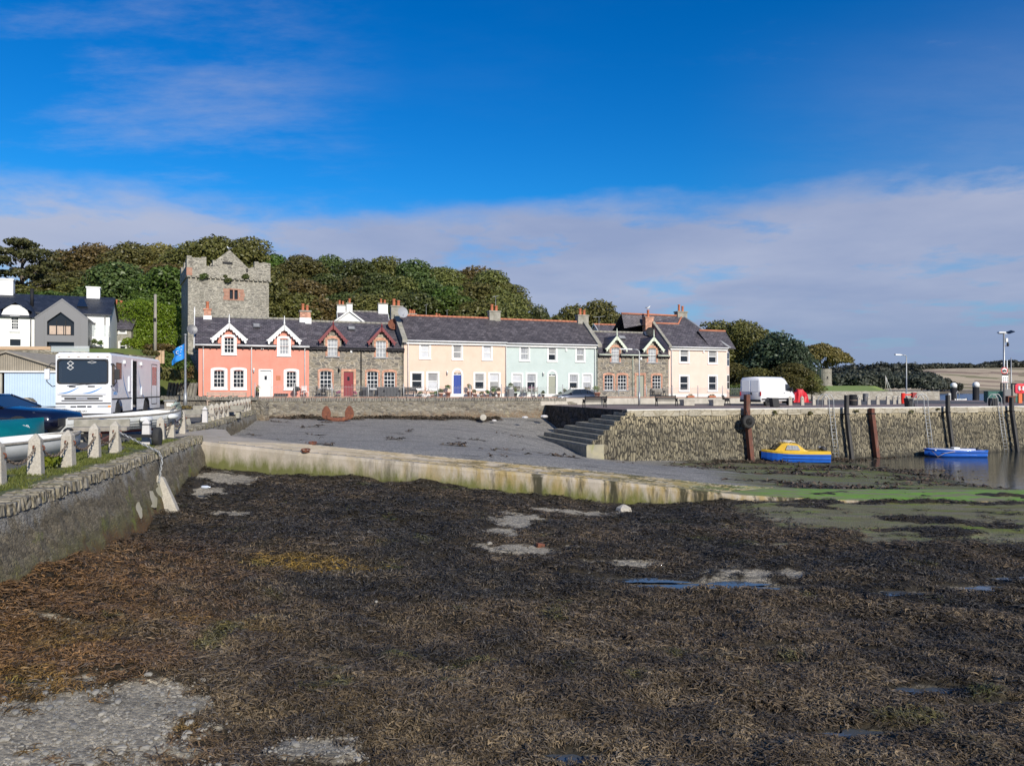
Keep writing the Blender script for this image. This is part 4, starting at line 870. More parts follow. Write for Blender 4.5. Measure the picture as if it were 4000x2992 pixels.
def dormer(root, xc, w, zw, ze, zap, ov, wallmat, board, roofmat, yroof, slope, boardw=.30, fin=.7, hole=None):
    """half dormer: wall gable rising through the eaves, little roof running back, carved boards"""
    h = w / 2; mb = MB(); ga = ze + h * 1.0; dp = (ze - zw) / slope
    a, b, hz = hole; y = -.012; zs = min(ze, hz); q = lambda *p: mb.add([(u, y, v) for u, v in p], [tuple(range(len(p)))])
    q((xc - h, zw - .15), (a, zw - .15), (a, hz), (xc - h, hz - .02)); q((b, zw - .15), (xc + h, zw - .15), (xc + h, hz - .02), (b, hz))
    q((xc - h, hz - .02), (a, hz), (b, hz), (xc + h, hz - .02), (xc + h, max(ze, hz)), (xc, ga), (xc - h, max(ze, hz)))
    for sx in (-1, 1): mb.add([(xc + sx * h, -.012, zw - .15), (xc + sx * h, -.012, ze), (xc + sx * h, 1.6 + dp, ze), (xc + sx * h, 1.6 + dp, zw - .15)], [(0, 1, 2, 3)])
    d = mb.build('dormer', M[wallmat], root)
    hw = h + ov; zt = zap; zl = ze - ov * .55; yb = 2.6
    mb = MB()
    for sx in (-1, 1):
        A = [(xc, -.3, zt), (xc + sx * hw, -.3, zl), (xc + sx * hw, -.3, zl - .07), (xc, -.3, zt - .09)]
        mb.loft([A, [(x, yb, z) for x, y, z in A]])
    mb.build('roof', M[roofmat], d)
    mb = MB(); n = 6
    for sx in (-1, 1):
        top = [(xc, zt + .03), (xc + sx * (hw + .05), zl + .02)]; low = []
        for k in range(n * 4 + 1):
            t = k / (n * 4); x = xc + sx * (hw + .05) * (1 - t); z = zl + .02 + (zt - zl) * (1 - t if False else t)
            sc = boardw * (.72 + .3 * abs(sin(t * n * pi))); sc *= 1 - .15 * t
            low.append((x, z - sc))
        poly = top + low
        mb.prism(poly, -.37, -.315)
    mb.box(xc + hw + .0, xc + hw + .16, -.36, -.2, zl - .12, zl + .0); mb.box(xc - hw - .16, xc - hw, -.36, -.2, zl - .12, zl + .0)
    mb.build('bargeboard', M[board], d)
    mb = MB(); mb.lathe([(.05, zt - .5), (.055, zt + .05), (.09, zt + .12), (.05, zt + .2), (.045, zt + fin * .7), (.015, zt + fin)], (xc, -.34, 0), 8); mb.build('finial', M[board], d)
    return d
def rowhouse(name, label, px0, px1, H, HR, wall, roofmat, depth=6.2, gut='white'):
    s0 = rs(px0); s1 = rs(px1); zb = zterr(s0); r = empty(name, RF(s0, 0, zb), TH, label, 'house'); w = s1 - s0
    def loc(px, py, d=0.): s, z = rowpt(px, py, d); return s - s0, z - zb
    return r, w, zb, loc
def shell(root, w, H, HR, holes, wall, depth=6.2, side=None):
    mb = MB(); front(mb, w, H, holes); mi = 0
    mb.add([(0, 0, -.6), (0, 0, H), (0, depth / 2, HR), (0, depth, H), (0, depth, -.6)], [(0, 1, 2, 3, 4)]); mb.add([(w, 0, -.6), (w, 0, H), (w, depth / 2, HR), (w, depth, H), (w, depth, -.6)], [(4, 3, 2, 1, 0)])
    mb.add([(0, depth, -.6), (w, depth, -.6), (w, depth, H), (0, depth, H)], [(0, 1, 2, 3)])
    return mb.build('wall', M[wall], root)
def gutter(root, w, H, mat, downs=(), x0=-.05, fascia=True, dent=.42, y=-.24, gaps=()):
    cut = [x0] + [v for g in sorted(gaps) for v in g] + [w]; mb = MB()
    for a, b in zip(cut[::2], cut[1::2]): mb.tube([(a, y - .06, H - .02), (b, y - .06, H - .02)], .065, 6)
    g = mb.build('gutter', M[mat], root)
    for x in downs: mb = MB(); pipe(mb, x, 0, H - .05); mb.build('downpipe', M[mat], root)
    mb = MB(); x = x0 + .1
    for a, b in zip(cut[::2], cut[1::2]): mb.box(a, b, -.2 if fascia else -.05, -.02, H - .3, H - .06)
    while x < w:
        if not any(a - .1 < x < b + .02 for a, b in gaps): mb.box(x, x + .09, -.19, -.004, H - .30, H - .142)
        x += dent
    t = mb.build('gutter_lace' if fascia else 'eaves_trim', M[mat if fascia else 'blackpaint'], root); t.name = 'eaves_frame'; return g
def door(root, x0, x1, z1, mat, sw=.14, surround='white', arched=0, lite=0, sage=False):
    mb = MB()
    if surround:
        mb.ring(arch(x0, x1, 0, z1, arched), arch(x0 + sw, x1 - sw, .03, z1 - sw, max(0, arched - sw * .9)), -.04, .13); mb.build('door_surround', M[surround], root)
    a, b = x0 + sw, x1 - sw; zt = z1 - sw if not arched else z1 - arched - .05
    mb = MB(); mb.box(a, b, .09, .14, .03, zt)
    pw = (b - a) / 2
    for k in range(2):
        for (c, d) in ((.15, .85), (1., zt - .12)):
            if sage: continue
            mb.box(a + k * pw + .07, a + (k + 1) * pw - .07, .075, .09, c, d)
    if sage:
        for k in range(1, 6): x = a + (b - a) * k / 6; mb.box(x - .008, x + .008, .083, .09, .05, zt - .03)
    dd = mb.build('door', M[mat], root)
    mb = MB(); mb.lathe([(.035, 0), (.04, .03), (.02, .06)], (b - .1, .07, 1.02), 8, axis='y'); mb.build('handle', M['galv'], dd)
    if lite: mb = MB(); mb.box((a + b) / 2 - .1, (a + b) / 2 + .1, .066, .074, zt - .75, zt - .42); mb.build('pane', M['glass'], dd)
    if arched:
        mb = MB(); xm = (a + b) / 2; h = (b - a) / 2; zc = zt + .06; mb.box(a, b, .06, .12, zt - .02, zt + .06)
        for t in (pi / 3, 2 * pi / 3): mb.beam((xm, .1, zc), (xm + h * cos(t), .1, zc + h * sin(t)), .05, .05)
        f = mb.build('fanlight', M['white'], root); mb = MB(); mb.prism([(xm + h * cos(t), zc + h * sin(t)) for t in np.linspace(0, pi, 12)], .125, .13); mb.build('pane', M['glass'], f)
    return (a + .003, b - .003, .03, z1 - sw - (arched * .5 if arched else 0))
def box_of(loc, a, b, c, d): x0, z1 = loc(a, c); x1, z0 = loc(b, d); return x0, x1, z0, z1
def alarm(root, x, z):
    mb = MB(); mb.box(x - .1, x + .1, -.1, -.003, z - .16, z + .16); mb.build('alarm_box', M['white'], root, bevel=.02)
def lamp(root, x, z, mat='white'):
    mb = MB(); mb.box(x - .05, x + .05, -.12, 0, z + .1, z + .16); mb.lathe([(.05, z - .2), (.08, z + .02), (.1, z + .04), (.02, z + .12)], (x, -.13, 0), 8); mb.build('wall_lantern', M[mat], root)
def skylight(root, loc, a, b, c, d, H, slope):
    # lies on the front slope
    x0, x1, = loc(a, c, 1.8)[0], loc(b, c, 1.8)[0]; z1 = loc(a, c, 1.8)[1]; z0 = loc(a, d, 1.6)[1]; f = lambda z: (z - H) / slope - .25
    mb = MB(); o = .06
    q = lambda x, z, e: (x, f(z) - e * .75, z + e * .65)
    mb.hexa([q(x0, z0, 0), q(x1, z0, 0), q(x1, z1, 0), q(x0, z1, 0)], [q(x0, z0, o), q(x1, z0, o), q(x1, z1, o), q(x0, z1, o)])
    s = mb.build('skylight', M['greymetal'], root); mb = MB(); e = o + .012; i = .07
    mb.add([q(x0 + i, z0 + i, e), q(x1 - i, z0 + i, e), q(x1 - i, z1 - i, e), q(x0 + i, z1 - i, e)], [(0, 1, 2, 3)]); mb.build('pane', M['halfblind'], s)
def dish(root, x, y, z, r, mat='greymetal', face=(.35, -1, .3)):
    f = Vector(face).normalized(); u = f.cross(Vector((0, 0, 1))).normalized(); v = u.cross(f); mb = MB(); secs = []
    for k in range(5):
        t = k / 4; secs.append([Vector((x, y, z)) + (u * cos(a) + v * sin(a)) * r * t + f * (.22 * r * t * t) for a in np.linspace(0, 2 * pi, 16, endpoint=False)])
    secs[0] = [Vector((x, y, z)) + (u * cos(a) + v * sin(a)) * .01 for a in np.linspace(0, 2 * pi, 16, endpoint=False)]
    mb.loft(secs, True, False, sm=True); mb.tube([(x, y, z - .05), Vector((x, y, z)) - f * .25 + Vector((0, 0, -.3))], .025, 5); mb.tube([Vector((x, y, z)) - v * r * .8, Vector((x, y, z)) + f * r * .8 - v * .1], .015, 5); mb.build('satellite_dish', M[mat], root)
def aerial(root, x, y, z0, z1, w=.6):
    mb = MB(); mb.tube([(x, y, z0), (x, y, z1)], .02, 5); mb.beam((x - w / 2, y, z1 - .05), (x + w / 2, y, z1 + .08), .025, .025)
    for k in range(7): t = k / 6 - .5; mb.beam((x + w * t, y - .2, z1 + .02 + .1 * t), (x + w * t, y + .2, z1 + .02 + .1 * t), .012, .012)
    mb.build('aerial', M['galv'], root)

# 1 coral cottage -------------------------------------------------
SL = (6.78 - 4.25) / 3.1
r, w, zb, loc = rowhouse('cottage', 'coral painted cottage with white carved dormer gables and white stable door', 775, 1207, 4.25, 6.8, 'coral', 'slate')
H, HR = 4.22, 6.78; holes = []; gaps = []
for (a, b, c, d) in ((823, 888, 1435, 1524), (900, 964, 1435, 1525), (1108, 1168, 1440, 1525)):
    q = box_of(loc, a, b, c, d); holes.append(window(r, *q, rise=.14, sw=.2, style='cottage', pane='glass'))
for (a, b, c, d, ap) in ((865, 924, 1306, 1389, 1263), (1082, 1136, 1312, 1394, 1269)):
    q = box_of(loc, a, b, c, d); xc = (q[0] + q[1]) / 2; window(r, *q, rise=.14, sw=.18, style='cottage', pane='curtain' if a > 900 else 'glass', y=-.012)
    dormer(r, xc, q[1] - q[0] + .55, H - .3, q[3] - .1, loc(a, ap)[1], .42, 'coral', 'white', 'slate', 0, SL, .52, .75, hole=(q[0] + .17, q[1] - .17, q[3] - .27))
    holes.append((q[0] + .18, q[1] - .18, q[2] + .19, H - .004)); gaps.append((q[0] - .05, q[1] + .05))
q = box_of(loc, 1010, 1066, 1442, 1551); holes.append(door(r, q[0], q[1], q[3], 'white', .13, 'white', 0, 1))
shell(r, w, H, HR - .12, holes, 'coral'); roofslab(r, -.3, w, -.27, H - .05, 3.1, HR, 6.4, 'slate', 'cement', gaps=gaps)
gutter(r, w, H, 'white', (loc(794, 1400)[0], loc(982, 1400)[0], loc(1190, 1400)[0]), -.25, False, .5, gaps=gaps)
mb = MB(); mb.prism([(-.3, H - .3), (3.1, HR - .1), (3.1, HR + .06), (-.34, H - .06)], -.36, -.30, plane='yz'); mb.lathe([(.05, HR - .6), (.06, HR + .3), (.02, HR + .75)], (-.33, 3.1, 0), 8); mb.build('bargeboard', M['white'], r)
def chim(r, loc, a, b, ct, cb, d, mat, pots, base=None, cap='cement', poth=.6, potr=.13):
    x0, zt = loc(a, ct, d); x1, z0 = loc(b, cb, d); chimney(r, (x0 + x1) / 2, d, x1 - x0, .62, z0 - .5, zt, mat, pots, cap, base, potr, poth)
chim(r, loc, 796, 824, 1206, 1240, 3.1, 'brick', 1, .62, 'brick'); chim(r, loc, 1170, 1212, 1213, 1252, 3.1, 'brick', 2, .7, 'cement')
skylight(r, loc, 988, 1016, 1262, 1279, H, SL); alarm(r, *loc(1024, 1359)); lamp(r, *loc(991, 1446)); dish(r, -.5, .2, loc(760, 1288)[1], .42)
mb = MB(); x, z = loc(1087, 1477); mb.box(x - .18, x + .18, -.006, -.002, z - .2, z + .2); text_mesh(mb, '11', .42, Matrix.Translation((x, -.012, z)) @ Matrix.Rotation(pi / 2, 4, 'X'), .008); mb.build('number_lettering', M['ridge'], r)
# 2 stone cottage with maroon boards ------------------------------
def stonecot(label, px0, px1, eave, wins, dorms, drs, board, dmat, downs, gut, ridgecap, fin=.5):
    r, w, zb, loc = rowhouse('cottage', label, px0, px1, 0, 0, '', '')
    H = eave; HR = H + 2.5; holes = []; gaps = []
    for (a, b, c, d) in wins: q = box_of(loc, a, b, c, d); holes.append(window(r, *q, rise=.12, style='cottage', surround='brick', pane='glass'))
    for (a, b, c, d, ap) in dorms:
        q = box_of(loc, a, b, c, d); xc = (q[0] + q[1]) / 2; window(r, *q, rise=.14, style='cottage', surround='brick', pane='curtain', y=-.012)
        dormer(r, xc, q[1] - q[0] + .6, H - .3, q[3] + .05, loc(a, ap)[1], .38, 'rubble', board, 'slate', 0, SL, .44, fin, (q[0] + .01, q[1] - .01, q[3] - .12)); gaps.append((q[0] - .05, q[1] + .05)); holes.append((q[0] + .03, q[1] - .03, q[2] + .03, H - .01))
    a, b, c, d = drs; q = box_of(loc, a, b, c, d); mb = MB(); mb.ring(arch(q[0] - .2, q[1] + .2, 0, q[3] + .24, 0), arch(q[0], q[1], .0, q[3], 0), -.025, .1); mb.build('brick_surround', M['brick'], r)
    holes.append(door(r, q[0] - .05, q[1] + .05, q[3] + .05, dmat, .06, None, 0, board == 'maroon', board != 'maroon'))
    shell(r, w, H, HR - .12, holes, 'rubble'); roofslab(r, .003, w - .003, -.27, H - .05, 3.1, HR, 6.4, 'slate', ridgecap, gaps=gaps)
    gutter(r, w - .02, H, gut, [loc(x, 1400)[0] for x in downs], .02, False, .5, gaps=gaps); return r, w, zb, loc, H
r, w, zb, loc, H = stonecot('rubble stone cottage with maroon dormer boards and dark red door', 1207, 1578, 4.20, [(1249, 1296, 1448, 1518), (1433, 1477, 1450, 1519), (1499, 1543, 1452, 1518)],
    [(1279, 1319, 1321, 1392, 1268), (1468, 1508, 1328, 1396, 1277)], (1342, 1381, 1452, 1549), 'maroon', 'reddoor', (1410,), 'blackpaint', 'cement', .35)
skylight(r, loc, 1361, 1389, 1273, 1288, H, SL); lamp(r, *loc(1323, 1446), mat='blackpaint'); dish(r, w - .5, 2.2, loc(1532, 1268, 2.2)[1], .5, 'rust', (.1, -1, .2)); alarm(r, *loc(1372, 1371))
# 3, 4 the tall rendered pair -------------------------------------
def tall(label, px0, px1, wall, wins, drs, dmat, panes, chims, para, eave, ridge):
    r, w, zb, loc = rowhouse('terraced_house', label, px0, px1, 0, 0, '', ''); H, HR = eave, ridge; holes = []
    for (a, b, c, d), p in zip(wins, panes): q = box_of(loc, a, b, c, d); holes.append(window(r, *q, sw=.15, pane=p[0], lower=p[1] if len(p) > 1 else None))
    a, b, c, d = drs; q = box_of(loc, a, b, c, d); holes.append(door(r, q[0], q[1], q[3], dmat, .17, 'white', (q[1] - q[0]) / 2, 0, wall == 'sage'))
    shell(r, w, H, HR - .12, holes, wall); roofslab(r, .003, w - .003, -.32, H + .02, 3.1, HR, 6.4, 'slatepurple', 'ridge'); gutter(r, w - .003, H, 'white', (), .003, True, .34, -.3)
    mb = MB(); mb.box(.003, w - .003, -.018, -.003, -.55, .28); mb.build('plinth', M['white'], r)
    if para:
        x = -.02 if para < 0 else w + .02; mb = MB(); mb.prism([(-.42, H - .2), (3.1, HR + .02), (6.3, H), (6.3, H + .2), (3.1, HR + .28), (-.42, H + .12)], x - .22, x + .22, plane='yz')
        mb.prism([(-.0, -.4), (-.0, H - .1), (3.1, HR), (6.2, H - .1), (6.2, -.4)], x - .2, x - .02 if para < 0 else x + .0, plane='yz', mi=0); mb.build('parapet', M['cement'], r)
    for (a, b, ct, cb, pots) in chims: chim(r, loc, a, b, ct, cb, 3.1, 'cement', pots, None, 'cement', .62, .15)
    return r, w, zb, loc
r, w, zb, loc = tall('tall peach rendered terraced house with blue arched door', 1578, 1976, 'peach', [(1637, 1683, 1342, 1405), (1764, 1808, 1344, 1408), (1882, 1924, 1346, 1410), (1602, 1655, 1451, 1526), (1665, 1716, 1451, 1527), (1849, 1897, 1454, 1527), (1907, 1955, 1454, 1527)],
    (1764, 1809, 1438, 1552), 'bluedoor', [('blind',), ('halfblind', 'halfblind'), ('blind',), ('glass',), ('halfblind', 'blind'), ('halfblind', 'glass'), ('blind', 'halfblind')], [(1525, 1569, 1194, 1250, 2), (1908, 1951, 1214, 1257, 2)], -1, 5.02, 7.56)
mb = MB(); pipe(mb, .35, 0, 4.9); mb.build('downpipe', M['white'], r); mb = MB(); pipe(mb, w - .02, 0, 4.95); mb.build('downpipe', M['white'], r); lamp(r, *loc(1746, 1456)); aerial(r, loc(1936, 1200, 3.1)[0], 3.1, 7.5, loc(1936, 1158, 3.1)[1]); dish(r, .15, 1.2, loc(1562, 1222, 1.5)[1], .5, 'lead', (.2, -1, .2))
r, w, zb, loc = tall('tall sage green terraced house with pale green arched door', 1976, 2335, 'sage', [(2028, 2070, 1351, 1413), (2137, 2177, 1353, 1415), (2247, 2286, 1357, 1417), (1997, 2043, 1455, 1528), (2053, 2098, 1455, 1528), (2219, 2262, 1458, 1529), (2272, 2315, 1458, 1529)],
    (2136, 2177, 1444, 1552), 'greendoor', [('curtain',), ('halfblind', 'glass'), ('curtain', 'halfblind'), ('blind', 'curtain'), ('curtain', 'glass'), ('curtain', 'glass'), ('blind', 'curtain')], [(2253, 2294, 1230, 1271, 2)], 1, 5.02, 7.56)
mb = MB(); pipe(mb, w - .35, 0, 4.9); mb.build('downpipe', M['white'], r); alarm(r, *loc(2211, 1366)); lamp(r, *loc(2121, 1460)); aerial(r, loc(2340, 1230, 3.)[0], 3., 6, loc(2340, 1238, 3)[1], 1.3)
# 5 right stone cottage -------------------------------------------
r, w, zb, loc, H = stonecot('rubble stone cottage with pale green dormer boards and plank door', 2335, 2612, 4.18, [(2361, 2396, 1464, 1524), (2413, 2448, 1464, 1524), (2548, 2582, 1465, 1521)],
    [(2388, 2419, 1355, 1415, 1312), (2532, 2563, 1358, 1416, 1316)], (2486, 2516, 1466, 1549), 'palegreen', 'greendoor', (2470,), 'palegreen', 'cement', .75)
skylight(r, loc, 2421, 2448, 1310, 1324, H, SL); dish(r, w - .7, 2.4, loc(2537, 1297, 2.4)[1], .5, 'blackpaint', (-.1, -1, .2)); alarm(r, *loc(2503, 1400))
chim(r, loc, 2516, 2547, 1238, 1292, 3.1, 'brick', 1, .35, 'brick', .75)
# 6 blush house on the corner -------------------------------------
r, w, zb, loc = rowhouse('corner_house', 'blush pink corner house with hipped slate roof and white bay at its end', 2612, 2838, 0, 0, '', ''); holes = []
H = 5.12
for (a, b, c, d) in ((2653, 2693, 1359, 1421), (2764, 2803, 1363, 1424), (2652, 2693, 1464, 1531), (2764, 2803, 1464, 1531)): q = box_of(loc, a, b, c, d); holes.append(window(r, *q, sw=.15, pane='halfblind' if c < 1400 else 'glass', lower='glass'))
mb = MB(); front(mb, w, H, holes); mb.add([(w, 0, -.6), (w, 8, -.6), (w, 8, H), (w, 0, H)], [(0, 1, 2, 3)]); mb.add([(0, 0, -.6), (0, 0, H), (0, 3, H + 2.4), (0, 6, H), (0, 6, -.6)], [(0, 1, 2, 3, 4)]); mb.add([(0, 8, -.6), (w, 8, -.6), (w, 8, H), (0, 8, H)], [(0, 1, 2, 3)])
mb.build('wall', M['blush'], r)
xa, za = loc(2664, 1234, 4.); zr = loc(2640, 1266, 3.)[1]; xr = loc(2645, 1268, 3)[0]; sl = (za - H) / 4.3; yr = (zr - H) / sl - .3
mb = MB(); e = -.32
V = [(.0, e, H), (w + .25, e, H), (xa, 4., za), (xr, yr, zr), (.0, yr, zr), (w + .25, 8.3, H), (-3.2, 4., za), (-3.2, 8.3, H), (-3.2, yr + .6, zr - .6)]
mb.add(V, [(0, 1, 2, 3, 4), (1, 5, 2), (2, 5, 7, 6), (3, 2, 6, 8, 4)]); mb.build('roof', M['slate'], r)
mb = MB(); mb.tube([V[4], V[3], V[2]], .1, 8); mb.tube([V[2], V[6]], .1, 8); mb.build('ridge', M['ridge'], r)
mb = MB(); mb.tube([V[1], V[2]], .13, 6); mb.build('hip_flashing', M['lead'], r)
mb = MB(); mb.prism([(-.4, H - .1), (yr, zr - .05), (yr, zr + .18), (-.42, H + .12)], -.2, .12, plane='yz'); mb.build('parapet', M['cement'], r)
gutter(r, w, H, 'white', (loc(2622, 1400)[0],), .1, True, .34, -.3); alarm(r, *loc(2748, 1373))
mb = MB(); mb.box(.003, w, -.018, -.003, -.55, .3); mb.build('plinth', M['white'], r)
x0, zt = loc(2643, 1216, 4.); x1 = loc(2680, 1216, 4.)[0]; chimney(r, (x0 + x1) / 2, 4.1, x1 - x0, .7, za - .9, zt, 'cement', 2, poth=.75)
# two-storey bay on the end wall with its own little gable
mb = MB(); b0, b1 = .02, 2.9; ow = .8
bay = [(w, b0), (w + ow, b0 + .55), (w + ow, b1 - .55), (w, b1)]
mb.loft([[(x, y, -.6) for x, y in bay], [(x, y, H - .1) for x, y in bay]]); by = mb.build('bay', M['blush'], r)
mb = MB()
for (z0, z1) in ((.75, 2.35), (3.2, 4.75)):
    for (p, q_) in zip(bay[:-1], bay[1:]):
        p = Vector(p); q_ = Vector(q_); d = (q_ - p).normalized(); nv = Vector((d.y, -d.x)) ; L_ = (q_ - p).length
        a = p + d * .08 + nv * .02; c = q_ - d * .08 + nv * .02
        mb.hexa([(*(a), z0), (*(c), z0), (*(c - nv * .1), z0), (*(a - nv * .1), z0)], [(*(a), z1), (*(c), z1), (*(c - nv * .1), z1), (*(a - nv * .1), z1)])
    mb.build('window', M['white'], by); mb = MB()
mb = MB()
for (z0, z1) in ((.85, 2.25), (3.3, 4.65)):
    for (p, q_) in zip(bay[:-1], bay[1:]):
        p = Vector(p); q_ = Vector(q_); d = (q_ - p).normalized(); nv = Vector((d.y, -d.x)); a = p + d * .18 + nv * .03; c = q_ - d * .18 + nv * .03; zm = (z0 + z1) / 2
        for (u0, u1) in ((z0, zm - .03), (zm + .03, z1)): mb.add([(*a, u0), (*c, u0), (*c, u1), (*a, u1)], [(0, 1, 2, 3)])
mb.build('pane', M['glass'], by)
mb = MB(); ym = (b0 + b1) / 2; zg = H + 1.9
mb.add([(w - 2.2, b0 - .35, H - .05), (w + ow + .15, b0 - .35, H - .05), (w + ow + .15, ym, zg), (w - 2.6, ym, zg), (w + ow + .15, b1 + .35, H - .05), (w - 2.2, b1 + .35, H - .05)], [(0, 1, 2, 3), (3, 2, 4, 5)]); mb.build('bay_roof', M['slate'], r)
mb = MB(); mb.add([(w + ow + .1, b0 - .3, H - .1), (w + ow + .1, b1 + .3, H - .1), (w + ow + .1, ym, zg - .06)], [(0, 1, 2)])
for k in range(9): mb.beam((w + ow + .14, b0 - .25 + (ym - b0 + .25) * k / 9, H - .05 + (zg - H) * k / 9), (w + ow + .14, b1 + .25 - (b1 + .25 - ym) * k / 9, H - .05 + (zg - H) * k / 9), .03, .05)
mb.build('gable_boarding', M['white'], r); mb = MB(); mb.tube([(w - 2.4, ym, zg + .02), (w + ow + .15, ym, zg + .02)], .1, 8); mb.build('bay_ridge', M['ridge'], r)

# houses glimpsed behind the row ----------------------------------
def gablehouse(name, label, loc_, rz, w, dp, H, HR, wall, roofmat, wins=(), ridge='cement', chs=(), verge='white', pots=2):
    r = empty(name, loc_, rz, label, 'house'); holes = []
    for (x0, x1, z0, z1, st) in wins: holes.append(window(r, x0, x1, z0, z1, sw=.1, style=st, pane='glass', panes=(3, 4)))
    shell(r, w, H, HR - .1, holes, wall, dp); roofslab(r, -.15, w + .15, -.25, H - .1, dp / 2, HR, dp + .25, roofmat, ridge)
    for (x, cw, z0, z1, mat) in chs: chimney(r, x, dp / 2, cw, .65, z0, z1, mat, pots, poth=.5)
    if verge:
        mb = MB()
        for x in (-.17, w + .13): mb.prism([(-.27, H - .22), (dp / 2, HR - .14), (dp + .27, H - .22), (dp + .27, H - .02), (dp / 2, HR + .07), (-.27, H - .02)], x, x + .05, plane='yz')
        mb.build('bargeboard', M[verge], r)
    return r
a = P(2415, 1260, 93); gablehouse('house', 'peach gabled house half hidden behind the right hand stone cottage', (a[0] - 1.5, 92, 0), TH, 9.5, 6, 7.0, 9.7, 'blush', 'slate', ridge='ridge')
# white cottages on the slope behind
x, y, z = P(1330, 1262, 84)
for k, (px, py, D, w_, rz, lab) in enumerate(((1325, 1252, 86, 5.5, TH - .1, 'white gabled cottage with stone chimney roof seen above the maroon boarded cottage'), (1448, 1262, 83, 2.6, TH + 1.4, 'small white gable with a tall white chimney beside a satellite dish'))):
    x, y, z = P(px, py, D); g = hill_z(np.array([x]), np.array([y]))[0]
    gablehouse('white_cottage', lab, (x, y, g - .3), rz, w_, 4.5, z - g - .2, z - g + 1.6, 'white_wall', 'slate', chs=((.35, .95, z - g + .2, z - g + 2.3, 'white_wall'), (w_ - .4, 1.1, z - g + .4, z - g + 2.6, 'white_wall'))[k:k + 1 + (k == 0)])
x, y, z = P(1640, 1232, 92); g = float(hill_z(np.array([x]), np.array([y]))[0])
r = empty('white_cottage', (x - 1, y, g), TH, 'white cottage behind the peach house with only its chimneys and aerials showing', 'house')
shell(r, 8, z - g - 2, z - g - .2, [], 'white_wall', 5); roofslab(r, -.1, 8.1, -.2, z - g - 2.1, 2.5, z - g - .1, 5.2, 'slate', 'ridge'); chimney(r, .7, 2.5, 1.0, .6, z - g - 1, z - g + .45, 'white_wall', 3, poth=.5); chimney(r, 4., 2.5, .9, .6, z - g - 1, z - g + .2, 'white_wall', 2, poth=.4); aerial(r, 2.5, 2.5, z - g - 1, z - g + 1.6, .4); aerial(r, 5.2, 2.5, z - g - 1, z - g + 1.0, .4)

# ---------------------------------------------------------------- tower house
tx, ty = -29.55, 70.; ta = math.atan(.52); zt0 = .6
r = empty('tower_house', (tx, ty, zt0), ta, 'grey rubble stone castle tower with battlements and a pointed cap house gable', 'tower')
def tl(px, py, y=0):   # pixel on the tower front -> local x, z
    u = U(px); ex, ey = cos(ta), sin(ta); D = ((-ey) * tx + ex * ty + y) / (-ey * u + ex); X = u * D
    return (X - tx) * ex + (D - ty) * ey, EYE - (py - HOR) * D / 3000 - zt0
wd = tl(1050, 1200)[0]; zs = tl(740, 1078)[1]; zp = tl(740, 1035)[1]; zc = tl(740, 1003)[1]; dp = 7.6
mb = MB(); nn = 14; tap = .12
wx0, wx1 = tl(965 - 66, 1150)[0], tl(940, 1150)[0]
x0, z1 = tl(896, 1132); x1, z0 = tl(928, 1170)
mf = MB(); front(mf, wd, zs, [(x0, x1, z0, z1)], 0, .35); mb.add(mf.v, mf.f)
mb.add([(0, 0, -3), (0, 0, zs), (0, dp, zs), (0, dp, -3)], [(0, 1, 2, 3)]); mb.add([(wd, 0, -3), (wd, 0, zs), (wd, dp, zs), (wd, dp, -3)], [(3, 2, 1, 0)]); mb.add([(0, dp, -3), (wd, dp, -3), (wd, dp, zs), (0, dp, zs)], [(0, 1, 2, 3)])
mb.build('wall', M['towerstone'], r)
mb = MB(); o = .12     # parapet with stepped corner merlons
mb.box(-o, wd + o, -o, .35, zs, zp); mb.box(-o, .35, .35, dp + o, zs, zp); mb.box(wd - .35, wd + o, .35, dp + o, zs, zp); mb.box(.35, wd - .35, dp - .35, dp + o, zs, zp)
for (a, b, zz_) in ((-o + .003, 1.55, zc), (wd - 1.35, wd + o - .003, zc - .05), (2.1, 2.75, zp + .55), (5.15, 5.75, zp + .1)):
    n_ = 4
    for k in range(n_): mb.box(a + (b - a) * k / n_, a + (b - a) * (k + 1) / n_ - .004, -o + .004, .5, zp - .02, zz_ + rnd.uniform(-.1, .08))
for (a, b) in ((.0, 1.4), (2.6, 3.6), (5.8, dp)): mb.box(-o + .005, .4, a + .51, b, zp - .02, zc - .1); mb.box(wd - .4, wd + o - .005, a + .51, b, zp - .02, zc - .1)
mb.build('battlements', M['towerstone'], r)
mb = MB(); k = -.1
while k < wd: mb.box(k, k + .3, -o - .1, -o + .05, zs - .12, zs + .02); k += .42
mb.build('string_course', M['towerstone'], r)
xa, za = tl(896, 976, 1.1); xl, zl = tl(838, 1012, 1.1); xr_, zr_ = tl(990, 1044, 1.1)
mb = MB(); mb.prism([(2.0, zp - 1), (wd - 1.6, zp - 1), (wd - 1.6, zp + .12), (xa, za), (2.0, zp + .35)], 1.1, 1.6); mb.prism([(2.0, zp - .2), (xa, za - .25), (wd - 1.6, zp - .3)], 1.6, dp - 1); mb.build('cap_house', M['towerstone'], r)
xm, zm = tl(888, 1028, 1.1); mb = MB(); mb.box(xm - .45, xm + .45, 1.05, 1.12, zm - .1, zm + .12); mb.build('slit', M['blackpaint'], r)
mb = MB(); mb.ring(arch(x0 - .12, x1 + .12, z0 - .1, z1 + .12, 0), arch(x0, x1, z0, z1, 0), -.05, .3); mb.box((x0 + x1) / 2 - .06, (x0 + x1) / 2 + .06, -.03, .25, z0, z1)
for sx, ww in ((x0 - .55, .42), (x1 + .13, .42)):
    for k in range(3): mb.box(sx + .08 * (k % 2), sx + ww + .08 * (k % 2), -.02, .1, z0 - .1 + k * .36, z0 + .24 + k * .36)
wn = mb.build('window', M['redstone'], r); mb = MB(); mb.box(x0, x1, .2, .22, z0, z1); mb.build('pane', M['glass'], wn)
